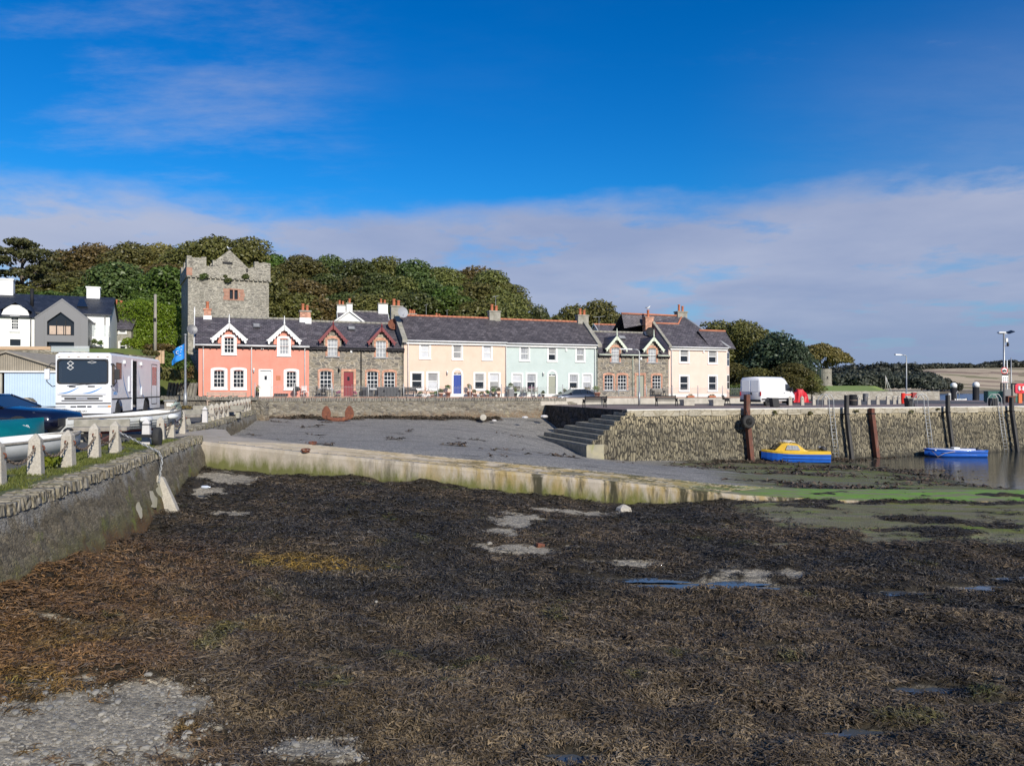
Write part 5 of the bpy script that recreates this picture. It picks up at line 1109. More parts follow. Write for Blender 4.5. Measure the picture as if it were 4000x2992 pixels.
mb = MB(); mb.box(-.14, .35, -.15, -.02, zs + .05, zs + .75); mb.build('quoin', M['redstone'], r)
mb = MB(); mb.box(5.05, 5.2, -.16, .1, zp - .35, zp + .0); mb.build('loop', M['blackpaint'], r)
bird_at = (xa, 1.35, za)
# ---------------------------------------------------------------- trees and bushes
M['leaf_olive'] = leafmat('olive_foliage', (.068, .075, .020), (.14, .14, .038), (.22, .195, .06))
M['leaf_dark'] = leafmat('dark_foliage', (.044, .066, .018), (.09, .118, .032), (.14, .165, .05))
M['leaf_green'] = leafmat('mid_green_foliage', (.050, .095, .018), (.095, .165, .030), (.15, .23, .045))
M['leaf_bright'] = leafmat('bright_green_foliage', (.075, .125, .010), (.15, .22, .015), (.24, .29, .03))
M['leaf_rust'] = leafmat('autumn_foliage', (.078, .068, .02), (.155, .122, .038), (.235, .168, .055))
M['leaf_blue'] = leafmat('bluish_foliage', (.032, .052, .028), (.062, .092, .048), (.10, .135, .075))
M['leaf_far'] = leafmat('distant_foliage', (0.040, 0.046, 0.034), (0.065, 0.070, 0.050), (0.093, 0.090, 0.062))
trng = np.random.default_rng(11)
def leafmesh(name, C, Nn, size, mat, flat=0.35):
    """one small bent leaf spray per point; Nn = outward direction"""
    n = len(C); rd = trng.normal(0, 1, (n, 3)); nr = Nn + rd * .55; nr /= np.linalg.norm(nr, axis=1)[:, None] + 1e-9
    a = np.cross(nr, trng.normal(0, 1, (n, 3))); a /= np.linalg.norm(a, axis=1)[:, None] + 1e-9; b = np.cross(nr, a)
    s = size * trng.uniform(.55, 1.35, n)[:, None]
    V = np.stack([C - a * s, C - b * s * .5 + nr * s * .12, C + a * s - nr * s * .15, C + b * s * .55 + nr * s * .1], 1).astype(np.float32)
    me = bpy.data.meshes.new(name); me.vertices.add(n * 4); me.vertices.foreach_set('co', V.reshape(-1))
    me.loops.add(n * 4); me.loops.foreach_set('vertex_index', np.arange(n * 4, dtype=np.int32)); me.polygons.add(n); me.polygons.foreach_set('loop_start', np.arange(0, n * 4, 4, dtype=np.int32)); me.update()
    at = me.attributes.new('tone', 'FLOAT', 'POINT'); t = np.repeat(np.clip(trng.normal(.5, .2, n), 0, 1), 4).astype(np.float32); at.data.foreach_set('value', t)
    me.materials.append(mat); return me
def puffs(lobes, n, fill=.35):
    """points through the shells of ellipsoid lobes (x, y, z, rx, ry, rz)"""
    L_ = np.array(lobes, float); ar = (L_[:, 3] * L_[:, 4] + L_[:, 3] * L_[:, 5] + L_[:, 4] * L_[:, 5]); k = trng.choice(len(L_), n, p=ar / ar.sum())
    d = trng.normal(0, 1, (n, 3)); d /= np.linalg.norm(d, axis=1)[:, None]; d[:, 2] = np.where(d[:, 2] < -.45, -d[:, 2], d[:, 2])
    r = np.where(trng.random(n) < fill, trng.uniform(.55, .95, n), trng.uniform(.88, 1.1, n))[:, None]
    # break the shell up so that gaps and sub-clumps show
    w = np.sin(d[:, 0] * 7 + k) * np.sin(d[:, 1] * 6 + k * 2.1) * np.sin(d[:, 2] * 8 + k * .7)
    return L_[k, :3] + d * L_[k, 3:] * r * (1 + .13 * w[:, None]), d
def limbs(mb, h, r, lobes, base=0, split=.35, bend=.3):
    top = (rnd.uniform(-bend, bend), rnd.uniform(-bend, bend), base + h * split)
    mb.tube([(0, 0, base - .8), (.05, 0, base + h * split * .5), top], [r * 1.25, r, r * .8], 8)
    for l in lobes:
        m_ = [(top[i] + l[i]) / 2 + rnd.uniform(-.3, .3) for i in range(3)]; mb.tube([top, m_, (l[0], l[1], l[2] + l[5] * .1)], [r * .6, r * .38, r * .1], 6)
def make_tree(name, h, rad, nl, nleaf, leaf, mat, low=.25, flat=.75, seed=0, trunk=.28, split=.32):
    global rnd
    keep = rnd; rnd = random.Random(seed); lobes = []
    for k in range(nl):
        a = 2.4 * k + rnd.uniform(-.4, .4); t = k / max(1, nl - 1); rr = rad * (.72 * sqrt(t) if k else 0) ; z = h * (.86 - (.86 - low - .12) * t ** 1.3 + rnd.uniform(-.06, .06))
        q = rad * rnd.uniform(.42, .58); lobes.append((rr * cos(a), rr * sin(a), z, q, q, q * flat))
    lobes.append((0, 0, h * .58, rad * .62, rad * .62, h * .24))
    C, d = puffs(lobes, nleaf); me = leafmesh('crown', C, d, leaf, M[mat]); mb = MB(); limbs(mb, h, trunk, lobes[:9], 0, split)
    r = empty(name); c = bpy.data.objects.new('crown', me); COL.objects.link(c); c.parent = r; mb.build('trunk', M['bark'], r); rnd = keep; return r
protos = [make_tree('broadleaf_tree', 12, 4.9, 15, 11000, .235, 'leaf_dark', .2, .8, 1), make_tree('broadleaf_tree', 12, 5.2, 17, 11000, .235, 'leaf_olive', .2, .75, 2),
          make_tree('broadleaf_tree', 12.5, 4.5, 13, 10500, .235, 'leaf_green', .2, .85, 3), make_tree('broadleaf_tree', 11, 5.2, 15, 11000, .235, 'leaf_rust', .2, .7, 4), make_tree('broadleaf_tree', 12, 4.6, 14, 10500, .235, 'leaf_olive', .18, .8, 5)]
TLAB = {0: ('dark green rounded tree in the wood on the hillside', 'dark green trees of the hillside wood'), 1: ('olive brown broad tree in the wood on the hillside', 'olive brown trees of the hillside wood'), 2: ('mid green tree in the wood on the hillside', 'mid green trees of the hillside wood'), 3: ('rust tinged autumn tree in the wood on the hillside', 'rust tinged trees of the hillside wood'), 4: ('olive brown broad tree in the wood on the hillside', 'olive brown trees of the hillside wood')}
used = set()
def put(k, x, y, z, sc, rz, label=None, group=None, szz=1.):
    p = protos[k]
    if k in used: o = copy_tree(p)
    else: o = p; used.add(k)
    o.location = (x, y, z); o.rotation_euler.z = rz; o.scale = (sc, sc, sc * szz); lb = TLAB[k] if label is None else (label, group)
    o['label'] = lb[0]; o['category'] = 'tree'
    if lb[1]: o['group'] = lb[1]
    elif 'group' in o: del o['group']
    return o
def treetop(k, px, py, D, hgt=None, label=None, group=None, wide=None):
    """place a tree so that its top reaches a height, standing on the hill"""
    x = U(px) * D; ztop = Zat(py, D); g = float(hill_z(np.array([x]), np.array([D]))[0]); ph = (12.6, 12.4, 13.2, 11.4, 12.5)[k]
    h = max(6., min(15, ztop - g)); s = h / ph; w = wide or max(1.08, min(1.35, s * 1.2)); o = put(k, x, D, ztop - h, w, rnd.uniform(0, 6.3), label, group, s / w); return o
sky_line = [(250, 985), (400, 952), (520, 955), (640, 950), (760, 955), (850, 930), (960, 938), (1060, 985), (1175, 1003), (1290, 1006), (1400, 1020), (1500, 1012), (1620, 1022), (1735, 1050), (1830, 1043), (1925, 1060), (1950, 1100), (1968, 1150)]
seq = [1, 3, 1, 3, 1, 4, 1, 2, 1, 0, 0, 1, 0, 4, 3, 4, 1, 1]
for (px, py), k in zip(sky_line, seq): treetop(k, px, py, 138 + rnd.uniform(-5, 5))
for i, (px, py, k) in enumerate([(330, 1060, 1), (480, 1040, 4), (610, 1030, 3), (1110, 1085, 3), (1200, 1090, 3), (1290, 1075, 0), (1390, 1085, 1), (1480, 1075, 0), (1570, 1085, 4), (1660, 1095, 0), (1760, 1110, 2), (1850, 1110, 4), (1940, 1130, 1), (1955, 1165, 4)]): treetop(k, px, py, 118 + rnd.uniform(-4, 4))
for i, (px, py, k) in enumerate([(1090, 1160, 3), (1170, 1150, 4), (1260, 1160, 3), (1350, 1150, 0), (1440, 1155, 4), (1530, 1150, 1), (1620, 1150, 0), (1700, 1165, 2), (1780, 1140, 2), (1870, 1180, 4), (1950, 1190, 1), (1972, 1215, 4)]): treetop(k, px, py, 103 + rnd.uniform(-3, 3))
# left group
treetop(0, 460, 1035, 96, label='large dark green tree behind the grey gabled extension', wide=1.15); treetop(4, 330, 1090, 98, label='olive tree between the pine and the large dark green tree', wide=1.1); treetop(0, 560, 1090, 100, label='dark tree wedged behind the brick chimney of the old grey house', wide=1.)
treetop(2, 655, 1030, 90, label='fresh green tree left of the castle tower', wide=.95); treetop(2, 180, 1130, 92, label='green tree behind the roof of the white house', wide=1.2); treetop(1, 90, 1120, 100, label='olive tree below the pine at the left edge', wide=1.2); treetop(3, 250, 1100, 105, label='rusty tree under the skyline right of the pine', wide=1.1)
treetop(4, 1000, 1040, 96, label='olive tree hidden behind the castle tower', wide=1.)
# right group
def at_ground(k, px, ptop, D, g, label, wide, group=None):
    x = U(px) * D; ztop = Zat(ptop, D); ph = (12.6, 12.4, 13.2, 11.4, 12.5)[k]; h = ztop - g; put(k, x, D, g, wide, rnd.uniform(0, 6.3), label, group, h / ph / wide)
at_ground(0, 2107, 1205, 125, 1., 'small dark round tree standing alone against the sky right of the wood', .6)
at_ground(4, 2240, 1200, 118, 1., 'low brown tree rising behind the sage house roof', 1.0); at_ground(1, 2345, 1186, 118, 1., 'broad brown tree crown behind the right stone cottage', 1.); at_ground(4, 2180, 1240, 120, 1., 'low olive bush like tree left of the broad brown crown', .8)
at_ground(1, 2815, 1262, 108, .8, 'tall brown green tree directly behind the corner house bay', .9); at_ground(4, 2890, 1258, 106, .8, 'brown tree between the corner house and the dark green tree', .85); at_ground(1, 2955, 1290, 104, .8, 'third brown crown beside the dark green tree', .75)
protos.append(make_tree('broadleaf_tree', 11, 4.4, 14, 8000, .26, 'leaf_blue', .12, .85, 8)); TLAB[5] = ('', '')
def tr5(px, py, D, g, lab, w): x = U(px) * D; put(5, x, D, g, w, rnd.uniform(0, 6.3), lab, None, (Zat(py, D) - g) / 11.6 / w)
tr5(3040, 1300, 100, .6, 'dark bluish green tree behind the white van', .95); tr5(3105, 1330, 97, .6, 'lower dark green tree at the right of the dark bluish tree', .62)
for (px, py, D, w, lab) in ((2960, 1440, 96, .7, 'dense shrub filling the ground behind the van roof'), (3090, 1420, 94, .6, 'olive shrub just right of the tall dark green trees'), (3140, 1450, 95, .5, 'rounded olive shrub beside the red tarpaulin heap'), (2860, 1420, 100, .7, 'shadowy shrub under the trees beside the corner house bay'), (3170, 1490, 96, .32, 'lowest bush at the right end of the shrubs')):
    at_ground(4, px, py, D, .3, lab, w)
# pine at the left edge
def pine():
    global rnd
    r = empty('pine_tree', (0, 0, 0), 0, 'tall open pine with layered branches at the left edge', 'tree'); lobes = []
    for k in range(26):
        t = k / 25; z = 6.5 + 8 * t + rnd.uniform(-.4, .4); rr = (5.2 * (1 - t ** 2.2) + .4) * rnd.uniform(.35, 1); a = 2.4 * k; lobes.append((rr * cos(a), rr * sin(a), z, 1.5, 1.5, .55))
    C, d = puffs(lobes, 6500, .5); me = leafmesh('crown', C, d, .24, leafmat('pine_needles', (0.043, 0.053, 0.019), (0.085, 0.090, 0.031), (0.132, 0.124, 0.046))); c = bpy.data.objects.new('crown', me); COL.objects.link(c); c.parent = r
    mb = MB(); mb.tube([(0, 0, -2), (.2, 0, 5), (-.1, .1, 10), (.1, 0, 14)], [.42, .34, .22, .06], 8)
    for l in lobes: mb.tube([(.05, 0, l[2] - 1.2), (l[0] * .6, l[1] * .6, l[2] - .5), l[:3]], [.1, .07, .03], 5)
    mb.build('trunk', M['bark'], r); return r
p = pine(); x = U(85) * 100; ztop = Zat(930, 100); p.location = (x, 100, ztop - 15)
# hedges and shrubs
def shrub(name, label, cat, lobes, n, leaf, mat, loc_, group=None):
    C, d = puffs(lobes, n, .3); me = leafmesh(name, C, d, leaf, M[mat]); o = bpy.data.objects.new(name, me); COL.objects.link(o); o.location = loc_; tag(o, label, cat, group); return o
x, y, z = P(612, 1375, 78); lb = []
for i in range(7):
    for j in range(4): lb.append((i * 1.0 - 3.0 + rnd.uniform(-.2, .2), rnd.uniform(-.3, .3), j * 1.35 + .6 - .12 * abs(i - 3) * j * .5, .95, 1.3, 1.0))
shrub('hedge', 'tall bright yellow green hedge behind the telegraph pole', 'hedge', lb, 30000, .085, 'leaf_bright', (x - 1.2, y - 1., z - .4))
def bush(label, px, py0, py1, D, w, mat, n=2600, leaf=.11, name='shrub', group=None):
    x = U(px) * D; z0 = Zat(py1, D); z1 = Zat(py0, D); h = z1 - z0; lb = [(rnd.uniform(-.55, .55) * w, rnd.uniform(-.4, .4) * w, h * rnd.uniform(.3, .75), w * .5, w * .5, h * .33) for _ in range(6)]; lb.append((0, 0, h * .4, w * .7, w * .6, h * .45))
    return shrub(name, label, 'shrub', lb, n, leaf, mat, (x, D, z0), group)
bush('pale cream green shrub beside the old grey house', 535, 1318, 1372, 70, 1.3, 'leaf_bright', 1500); bush('brownish low shrub at the foot of the telegraph pole', 625, 1345, 1378, 66, 1.6, 'leaf_rust', 1600)
bush('green ivy bush hanging over the retaining wall behind the flag', 665, 1375, 1465, 58, 1.6, 'leaf_green', 3000); bush('olive shrub spilling down the bank behind the truck', 655, 1430, 1500, 57, 1.9, 'leaf_olive', 3200); bush('rusty shrub on the bank left of the castle tower foot', 705, 1425, 1490, 59, 1.3, 'leaf_rust', 2200); bush('dark ivy climbing beside the flagpole', 735, 1480, 1560, 62, .9, 'leaf_dark', 1500)
bush('small olive clump on top of the stone retaining wall', 588, 1368, 1392, 54, .6, 'leaf_olive', 700, .08)
for i, (px, py, w, lab) in enumerate(((955, 1075, .5, 'ivy tuft growing on the castle battlement below the gable'), (790, 1082, .55, 'weed tuft sprouting under the left battlement of the castle'), (885, 1086, .45, 'dark weed clump in the castle string course'))):
    D = 69.6 - .0 + (px - 734) * .0045; x = U(px) * D; y = D * 1.0; lb = [(rnd.uniform(-.6, .6) * w, 0, rnd.uniform(-.5, .5) * w, w * .5, w * .3, w * .5) for _ in range(5)]; C, d = puffs(lb, 500, .4); me = leafmesh('ivy', C, d, .08, M['leaf_dark']); o = bpy.data.objects.new('ivy', me); COL.objects.link(o)
    t = (tl(px, py)[0]); o.location = (tx + cos(ta) * t + sin(ta) * .22, ty + sin(ta) * t - cos(ta) * .22, Zat(py, D)); tag(o, lab, 'ivy')
# grass and ferns in the pier joints
for (px, py, lab) in ((3025, 1612, 'small weed tuft on the pier wall right of the tyre'), (3165, 1613, 'tall weed growing from the pier wall near the first ladder'), (3343, 1604, 'green weed tuft above the stepped rusty pile'), (3558, 1608, 'faded weed tuft left of the second ladder'), (3660, 1602, 'weed tuft on the pier left of the second black pile'), (3705, 1602, 'weed tuft on the pier right of the second black pile')):
    u = U(px); D = 50.9 / (1 - .4 * u) - .2; lb = [(rnd.uniform(-.14, .14), -.05, rnd.uniform(-.12, .08), .13, .1, .11) for _ in range(3)]; C, d = puffs(lb, 110, .6); me = leafmesh('wall_weed', C, d, .06, M['leaf_olive']); o = bpy.data.objects.new('wall_weed', me); COL.objects.link(o); o.location = (u * D, D, Zat(py, D)); tag(o, lab, 'weed')
# umbrella shaped tree over the round ruin
def umbrella():
    r = empty('spreading_tree', (0, 0, 0), 0, 'wind shaped umbrella crowned tree above the round ruined tower', 'tree'); lobes = []
    for k in range(26):
        a = 2.4 * k; t = sqrt(k / 25); rr = 4.6 * t; lobes.append((rr * cos(a) * 1.02 + .5 * t * t * (cos(a) > 0), rr * sin(a) * .8, 6.6 - 2.5 * t ** 2.2 + rnd.uniform(-.2, .2) - .5 * (cos(a) > .3) * t, 1.5, 1.4, .85))
    C, d = puffs(lobes, 13000, .35); me = leafmesh('crown', C, d, .22, M['leaf_rust']); c = bpy.data.objects.new('crown', me); COL.objects.link(c); c.parent = r
    mb = MB(); limbs(mb, 7, .24, lobes[2::2], 0, .3, .4); mb.build('trunk', M['bark'], r); return r
t = umbrella(); D = 168; t.scale = (1.13,) * 3; t.location = (U(3228) * D, D + 2, Zat(1482, D) - .6)
# round ruin
D = 165; x = U(3222) * D; r = empty('ruined_tower', (x, D, bank_z(x, D) - .1), 0, 'round ruined stone tower under the umbrella shaped tree', 'ruin'); H = Zat(1440, D) - bank_z(x, D)
M['ruin'] = stone('ruin_masonry', (1.3, 1.3, 3.), [(.22, .20, .17), (.32, .30, .25), (.27, .25, .21)], (.3, .28, .24), .07, .7)
mb = MB(); mb.lathe([(1.65, -.3), (1.6, .35), (1.4, .4), (1.36, H * .6), (1.38, H), (1.0, H + .05)], (0, 0, 0), 20, sm=False); mb.build('wall', M['ruin'], r); mb = MB(); mb.box(-3., -1.2, .2, 1.2, -.3, H * .96); mb.build('broken_wall', M['ruin'], r)
mb = MB(); mb.box(-.1, .15, -1.42, -1.3, H * .45, H * .58); mb.build('slit', M['blackpaint'], r)
# far woods across the water: masses nobody could count
def woodland(label, spots, leaf, n, mat='leaf_far'):
    C = []; Dn = []
    for (x, y, z, rx, h) in spots:
        lb = [(x + rnd.uniform(-.5, .5) * rx, y + rnd.uniform(-.5, .5) * rx, z + h * rnd.uniform(.35, .8), rx * .45, rx * .45, h * .27) for _ in range(6)] + [(x, y, z + h * .35, rx * .75, rx * .7, h * .4)]
        c, d = puffs(lb, n, .25); C.append(c); Dn.append(d)
    me = leafmesh('woodland', np.concatenate(C), np.concatenate(Dn), leaf, M[mat]); o = bpy.data.objects.new('woodland', me); COL.objects.link(o); tag(o, label, 'wood', kind='stuff')
sp = []
for px in range(3265, 3660, 22):
    D = 250 + rnd.uniform(-12, 25); top = 1450 + (px - 3300) * .02 + rnd.uniform(-8, 10) + (12 if px > 3600 else 0); x = U(px) * D; sp.append((x, D, .8, 6.5, Zat(top, D) - .8))
woodland('dark wood behind the green headland', sp, .55, 900)
sp = []
for px in range(3270, 3560, 14):
    D = 520 + rnd.uniform(-20, 20); x = U(px) * D; top = 1425 + rnd.uniform(-8, 6) + abs(px - 3440) * .07; sp.append((x, D, -2, 14, Zat(top, D) + 2))
woodland('grey green wood on the far shore left of the stubble field', sp, 1.3, 800)
sp = []
for px in range(3480, 4060, 12):
    D = 1180 + rnd.uniform(-20, 20); x = U(px) * D; top = 1424 + rnd.uniform(-4, 4) - 14 * (px > 3820) * min(1, (px - 3820) / 90); sp.append((x, D, far_z(x, D) - 2, 19, max(6, Zat(top, D) - far_z(x, D) + 2)))
woodland('line of dark trees along the top of the stubble field', sp, 2.2, 420)
for (px, top, D, rx, lab) in ((3600, 1448, 610, 16, 'large dark tree clump on the far foreshore below the stubble field'), (3680, 1480, 622, 8, 'single dark tree on the far foreshore'), (3735, 1494, 625, 6, 'small low tree on the far foreshore'), (3640, 1478, 615, 9, 'dark tree touching the large clump on the far foreshore')):
    x = U(px) * D; h = Zat(top, D) + 2; lb = [(rnd.uniform(-.6, .6) * rx, rnd.uniform(-.5, .5) * rx, h * rnd.uniform(.35, .8), rx * .42, rx * .42, h * .26) for _ in range(7)] + [(0, 0, h * .35, rx * .75, rx * .7, h * .4)]
    C, d = puffs(lb, 2600, .25); me = leafmesh('crown', C, d, 1.1, M['leaf_far']); r = empty('shore_tree', (x, D, -2), 0, lab, 'tree'); c = bpy.data.objects.new('crown', me); COL.objects.link(c); c.parent = r; mb = MB(); mb.tube([(0, 0, -1), (0, 0, h * .6)], [.6, .3], 6); mb.build('trunk', M['bark'], r)
for k, p in enumerate(protos):
    if k not in used:
        for c in list(p.children): bpy.data.objects.remove(c)
        bpy.data.objects.remove(p)
# ---------------------------------------------------------------- buildings on the left
class Fr:
    def __init__(s, px, D, m): s.o = Vector((U(px) * D, D)); s.a = math.atan(m); s.e = Vector((cos(s.a), sin(s.a))); s.n = Vector((-sin(s.a), cos(s.a)))
    def pix(s, px, py, d=0.):
        u = U(px); D = (d + s.o.dot(s.n)) / (u * s.n.x + s.n.y); return (Vector((u * D, D)) - s.o).dot(s.e), Zat(py, D)
    def w(s, a, d, z=0): p = s.o + s.e * a + s.n * d; return (p.x, p.y, z)
F = Fr(428, 66, .42); zb = 4.7
r = empty('modern_house', F.w(0, 0, zb), F.a, 'white house with slate roof and grey zinc gabled extension on the bank', 'house')
def lp(px, py, d=0.): s, z = F.pix(px, py, d); return s, z - zb
xl = F.pix(-120, 1200)[0]; H = lp(428, 1228)[1]; HR = lp(372, 1160, 3.6)[1]; mb = MB()
a = lp(345, 1258); b = lp(378, 1295); hole = window(r, a[0] - xl * 0, b[0], b[1], a[1], sw=.06, style='cottage', panes=(3, 4))
mf = MB(); front(mf, -xl, H, [(hole[0] - xl, hole[1] - xl, hole[2], hole[3])]); mb.add([(x + xl, y, z) for x, y, z in mf.v], mf.f)
mb.add([(0, 0, -1), (0, 7.2, -1), (0, 7.2, H), (0, 3.6, HR - .1), (0, 0, H)], [(0, 1, 2, 3, 4)]); mb.add([(xl, 7.2, -1), (0, 7.2, -1), (0, 7.2, H), (xl, 7.2, H)], [(0, 1, 2, 3)])
mb.build('wall', M['white_wall'], r); roofslab(r, xl, .15, -.3, H - .03, 3.6, HR, 7.5, 'slatenew')
a = lp(365, 1122, 3.6); chimney(r, a[0], 3.6, 1.05, .8, HR - 1.2, a[1], 'white_wall', 0, 'white', None, .1, .5); a = lp(18, 1090, 3.6); chimney(r, a[0], 3.6, 1.35, .8, HR - 1.2, a[1], 'white_wall', 0, 'white', None, .1, .5)
sl = (HR - H) / 3.9; mb = MB(); f = lambda z: (z - H) / sl - .3
p0 = lp(303, 1203, 1.5); p1 = lp(350, 1170, 2.4); q = lambda x, z, e: (x, f(z) - e, z + e)
mb.hexa([q(p0[0], p0[1], 0), q(p1[0], p0[1], 0), q(p1[0] - .5, p1[1], 0), q(p0[0] - .0, p1[1], 0)], [q(p0[0], p0[1], .09), q(p1[0], p0[1], .09), q(p1[0] - .5, p1[1], .09), q(p0[0] - .0, p1[1], .09)]); s_ = mb.build('skylight', M['glass'], r)
a = lp(124, 1200, 1.); mb = MB(); mb.tube([(a[0], 1., lp(124, 1200, 1)[1]), (a[0], 1., lp(124, 1128, 1)[1])], .13, 8); mb.build('flue', M['blackpaint'], r)
mb = MB(); pipe(mb, -.35, 0, H - .1); mb.build('downpipe', M['greymetal'], r)
# zinc extension in front
d = -4.6
xa, za = lp(242, 1169, d); x0, ze0 = lp(136, 1238, d); x1, ze1 = lp(343, 1246, d); ze = (ze0 + ze1) / 2; xm = (x0 + x1) / 2
wx0, wz1 = lp(183, 1252, d); wx1, wz0 = lp(289, 1311, d); wa = lp(238, 1219, d)[1]; wz1b = (wz1 + lp(289, 1262, d)[1]) / 2; wm = (wx0 + wx1) / 2
mb = MB(); zl0, zl1 = lp(236, 1369, d)[1], lp(236, 1336, d)[1]; y = d
P5 = lambda pts: mb.add([(u, y, v) for u, v in pts], [tuple(range(len(pts)))])
P5([(x0, zl0 - .5), (wx0, zl0 - .5), (wx0, wz1b), (x0, ze)]); P5([(wx1, zl0 - .5), (x1, zl0 - .5), (x1, ze), (wx1, wz1b)]); P5([(x0, ze), (wx0, wz1b), (wm, wa), (xa, za)]); P5([(wm, wa), (wx1, wz1b), (x1, ze), (xa, za)]); P5([(wx0, zl1), (wx1, zl1), (wx1, wz0), (wx0, wz0)])
for (u, v) in ((x0, 0), (x1, 0)): mb.add([(u, y, -1), (u, 1, -1), (u, 1, ze), (u, y, ze)], [(0, 1, 2, 3)])
mb.loft([[(x0 - .03, y - .03, ze), (xa, y - .03, za + .06), (x1 + .03, y - .03, ze), (x1 + .03, y - .03, ze - .12), (xa, y - .03, za - .06), (x0 - .03, y - .03, ze - .12)], [(x0 - .03, 3, ze), (xa, 3, za + .06), (x1 + .03, 3, ze), (x1 + .03, 3, ze - .12), (xa, 3, za - .06), (x0 - .03, 3, ze - .12)]])
for (u, v) in ((wx0, wx0), (wx1, wx1)): mb.add([(u, y, wz0), (u, y + .5, wz0), (u, y + .5, wz1b), (u, y, wz1b)], [(0, 1, 2, 3)])
k = x0 + .6
while k < x1 - .3:
    if not wx0 - .1 < k < wx1 + .1: mb.box(k, k + .03, y - .025, y - .002, zl0, ze + (.1 if abs(k - xa) < 2 else -.1))
    k += .62
ex = mb.build('zinc_extension', M['greymetal'], r)
mb = MB(); mb.prism([(wx0, wz0), (wx1, wz0), (wx1, wz1b), (wm, wa), (wx0, wz1b)], y + .3, y + .33); g = mb.build('gable_window', M['glass'], r)
mb = MB(); 
for k in range(1, 3): u = wx0 + (wx1 - wx0) * k / 3; mb.box(u - .03, u + .03, y + .25, y + .3, wz0, wz1b + .1)
mb.box(wx0, wx1, y + .25, y + .3, wz0 - .0, wz0 + .07); mb.build('frame', M['blackpaint'], g)
mb = MB(); mb.box(wx0, wx1, y + .4, y + .45, zl0, zl1); mb.build('glazed_door', M['glass'], r)
for u in np.linspace(wx0 + .35, wx1 - .5, 3): mb = MB(); mb.box(u - .22, u + .22, y + .26, y + .292, wz0 + .08, wz0 + .75); mb.build('lounge_chair', M['paletimber'], g)
# white wing with arched dormer on the left
mb = MB(); yw = -3.; a0, aH = lp(-60, 1234, yw); a1 = lp(134, 1234, yw)[0]
wa0, wt = lp(38, 1233, yw); wa1, wb = lp(76, 1292, yw); hole = window(r, wa0, wa1, wb, wt, sw=.07, style='cottage', y=yw, panes=(3, 4))
la0, lt = lp(38, 1325, yw); la1, lb_ = lp(80, 1351, yw)
mf = MB(); front(mf, a1 - a0, aH, [(hole[0] - a0, hole[1] - a0, hole[2], min(hole[3], aH - .01)), (la0 - a0, la1 - a0, lb_, lt)]); mb.add([(x + a0, y_ + yw, z) for x, y_, z in mf.v], mf.f); mb.add([(a1, yw, -1), (a1, 0, -1), (a1, 0, aH), (a1, yw, aH)], [(0, 1, 2, 3)])
xd = (wa0 + wa1) / 2; mb.prism([(xd - 1.0, aH), (xd - .8, aH + .55), (xd - .35, aH + .95), (xd + .35, aH + .95), (xd + .8, aH + .55), (xd + 1.0, aH)], yw + .2, yw + .5); mb.box(wa0 - .03, wa1 + .03, yw - .1, yw, wb - .12, wb - .02); mb.build('wall', M['white_wall'], r)
mb = MB(); mb.box(la0, la1, yw + .12, yw + .16, lb_, lt); mb.build('window', M['glass'], r)
mb = MB(); mb.add([(a0, yw - .25, aH - .05), (a1 + .1, yw - .25, aH - .05), (a1 - 1.3, .9, aH + 1.9), (a0, .9, aH + 1.9)], [(0, 1, 2, 3)]); mb.add([(a1 + .1, yw - .25, aH - .05), (a1 + .1, 1.5, aH - .05), (a1 - 1.3, .9, aH + 1.9)], [(0, 1, 2)])
mb.add([(xd - 1.05, yw + .1, aH + .5), (xd, yw + .1, aH + 1.15), (xd, .4, aH + 1.15), (xd - 1.05, -.8, aH + .5)], [(0, 1, 2, 3)]); mb.add([(xd + 1.05, yw + .1, aH + .5), (xd, yw + .1, aH + 1.15), (xd, .4, aH + 1.15), (xd + 1.05, -.8, aH + .5)], [(0, 1, 2, 3)]); mb.build('wing_roof', M['slatenew'], r)
a = lp(120, 1240, yw); mb = MB(); mb.tube([(a[0], yw - .08, 0), (a[0], yw - .08, aH)], .05, 6); mb.build('downpipe', M['greymetal'], r)
# white balcony annex
b0, bt = lp(347, 1314, -1.8); b1 = lp(424, 1314, -1.8)[0]; mb = MB(); mb.box(b0, b1, -1.8, -.01, -1, bt); mb.build('annex', M['white_wall'], r); mb = MB(); mb.box(b0, b1, -1.8, -1.78, bt, bt + .95); mb.box(b1 - .02, b1, -1.78, -.02, bt, bt + .95)
m, nt, b = newmat('clear_glass'); b.inputs['Base Color'].default_value = (.8, .86, .85, 1); b.inputs['Roughness'].default_value = .05; b.inputs['Alpha'].default_value = .32; M['clear'] = m
mb.build('balustrade', M['clear'], r)
def potplant(label, loc_, h, w, mat, potmat='pot', n=260, leaf=.06):
    e = empty('potted_plant', loc_, 0, label, 'plant'); mb = MB(); mb.lathe([(w * .3, 0), (w * .42, h * .35), (w * .46, h * .35), (w * .46, h * .4), (w * .36, h * .4), (w * .3, h * .3)], (0, 0, 0), 10); mb.build('pot', M[potmat], e)
    lb = [(rnd.uniform(-.2, .2) * w, rnd.uniform(-.2, .2) * w, h * rnd.uniform(.55, .85), w * .35, w * .35, h * .2) for _ in range(4)]; C, d_ = puffs(lb, n, .5); me = leafmesh('foliage', C, d_, leaf, M[mat]); c = bpy.data.objects.new('foliage', me); COL.objects.link(c); c.parent = e; return e
for (px, lab) in ((367, 'slim potted conifer beside the balcony annex of the white house'), (392, 'bushy potted shrub in front of the balcony annex of the white house')): a = F.pix(px, 1372, -2.6); potplant(lab, F.w(a[0], -2.6, a[1]), 1.0 if px < 380 else .9, .55, 'leaf_green', 'greymetal')
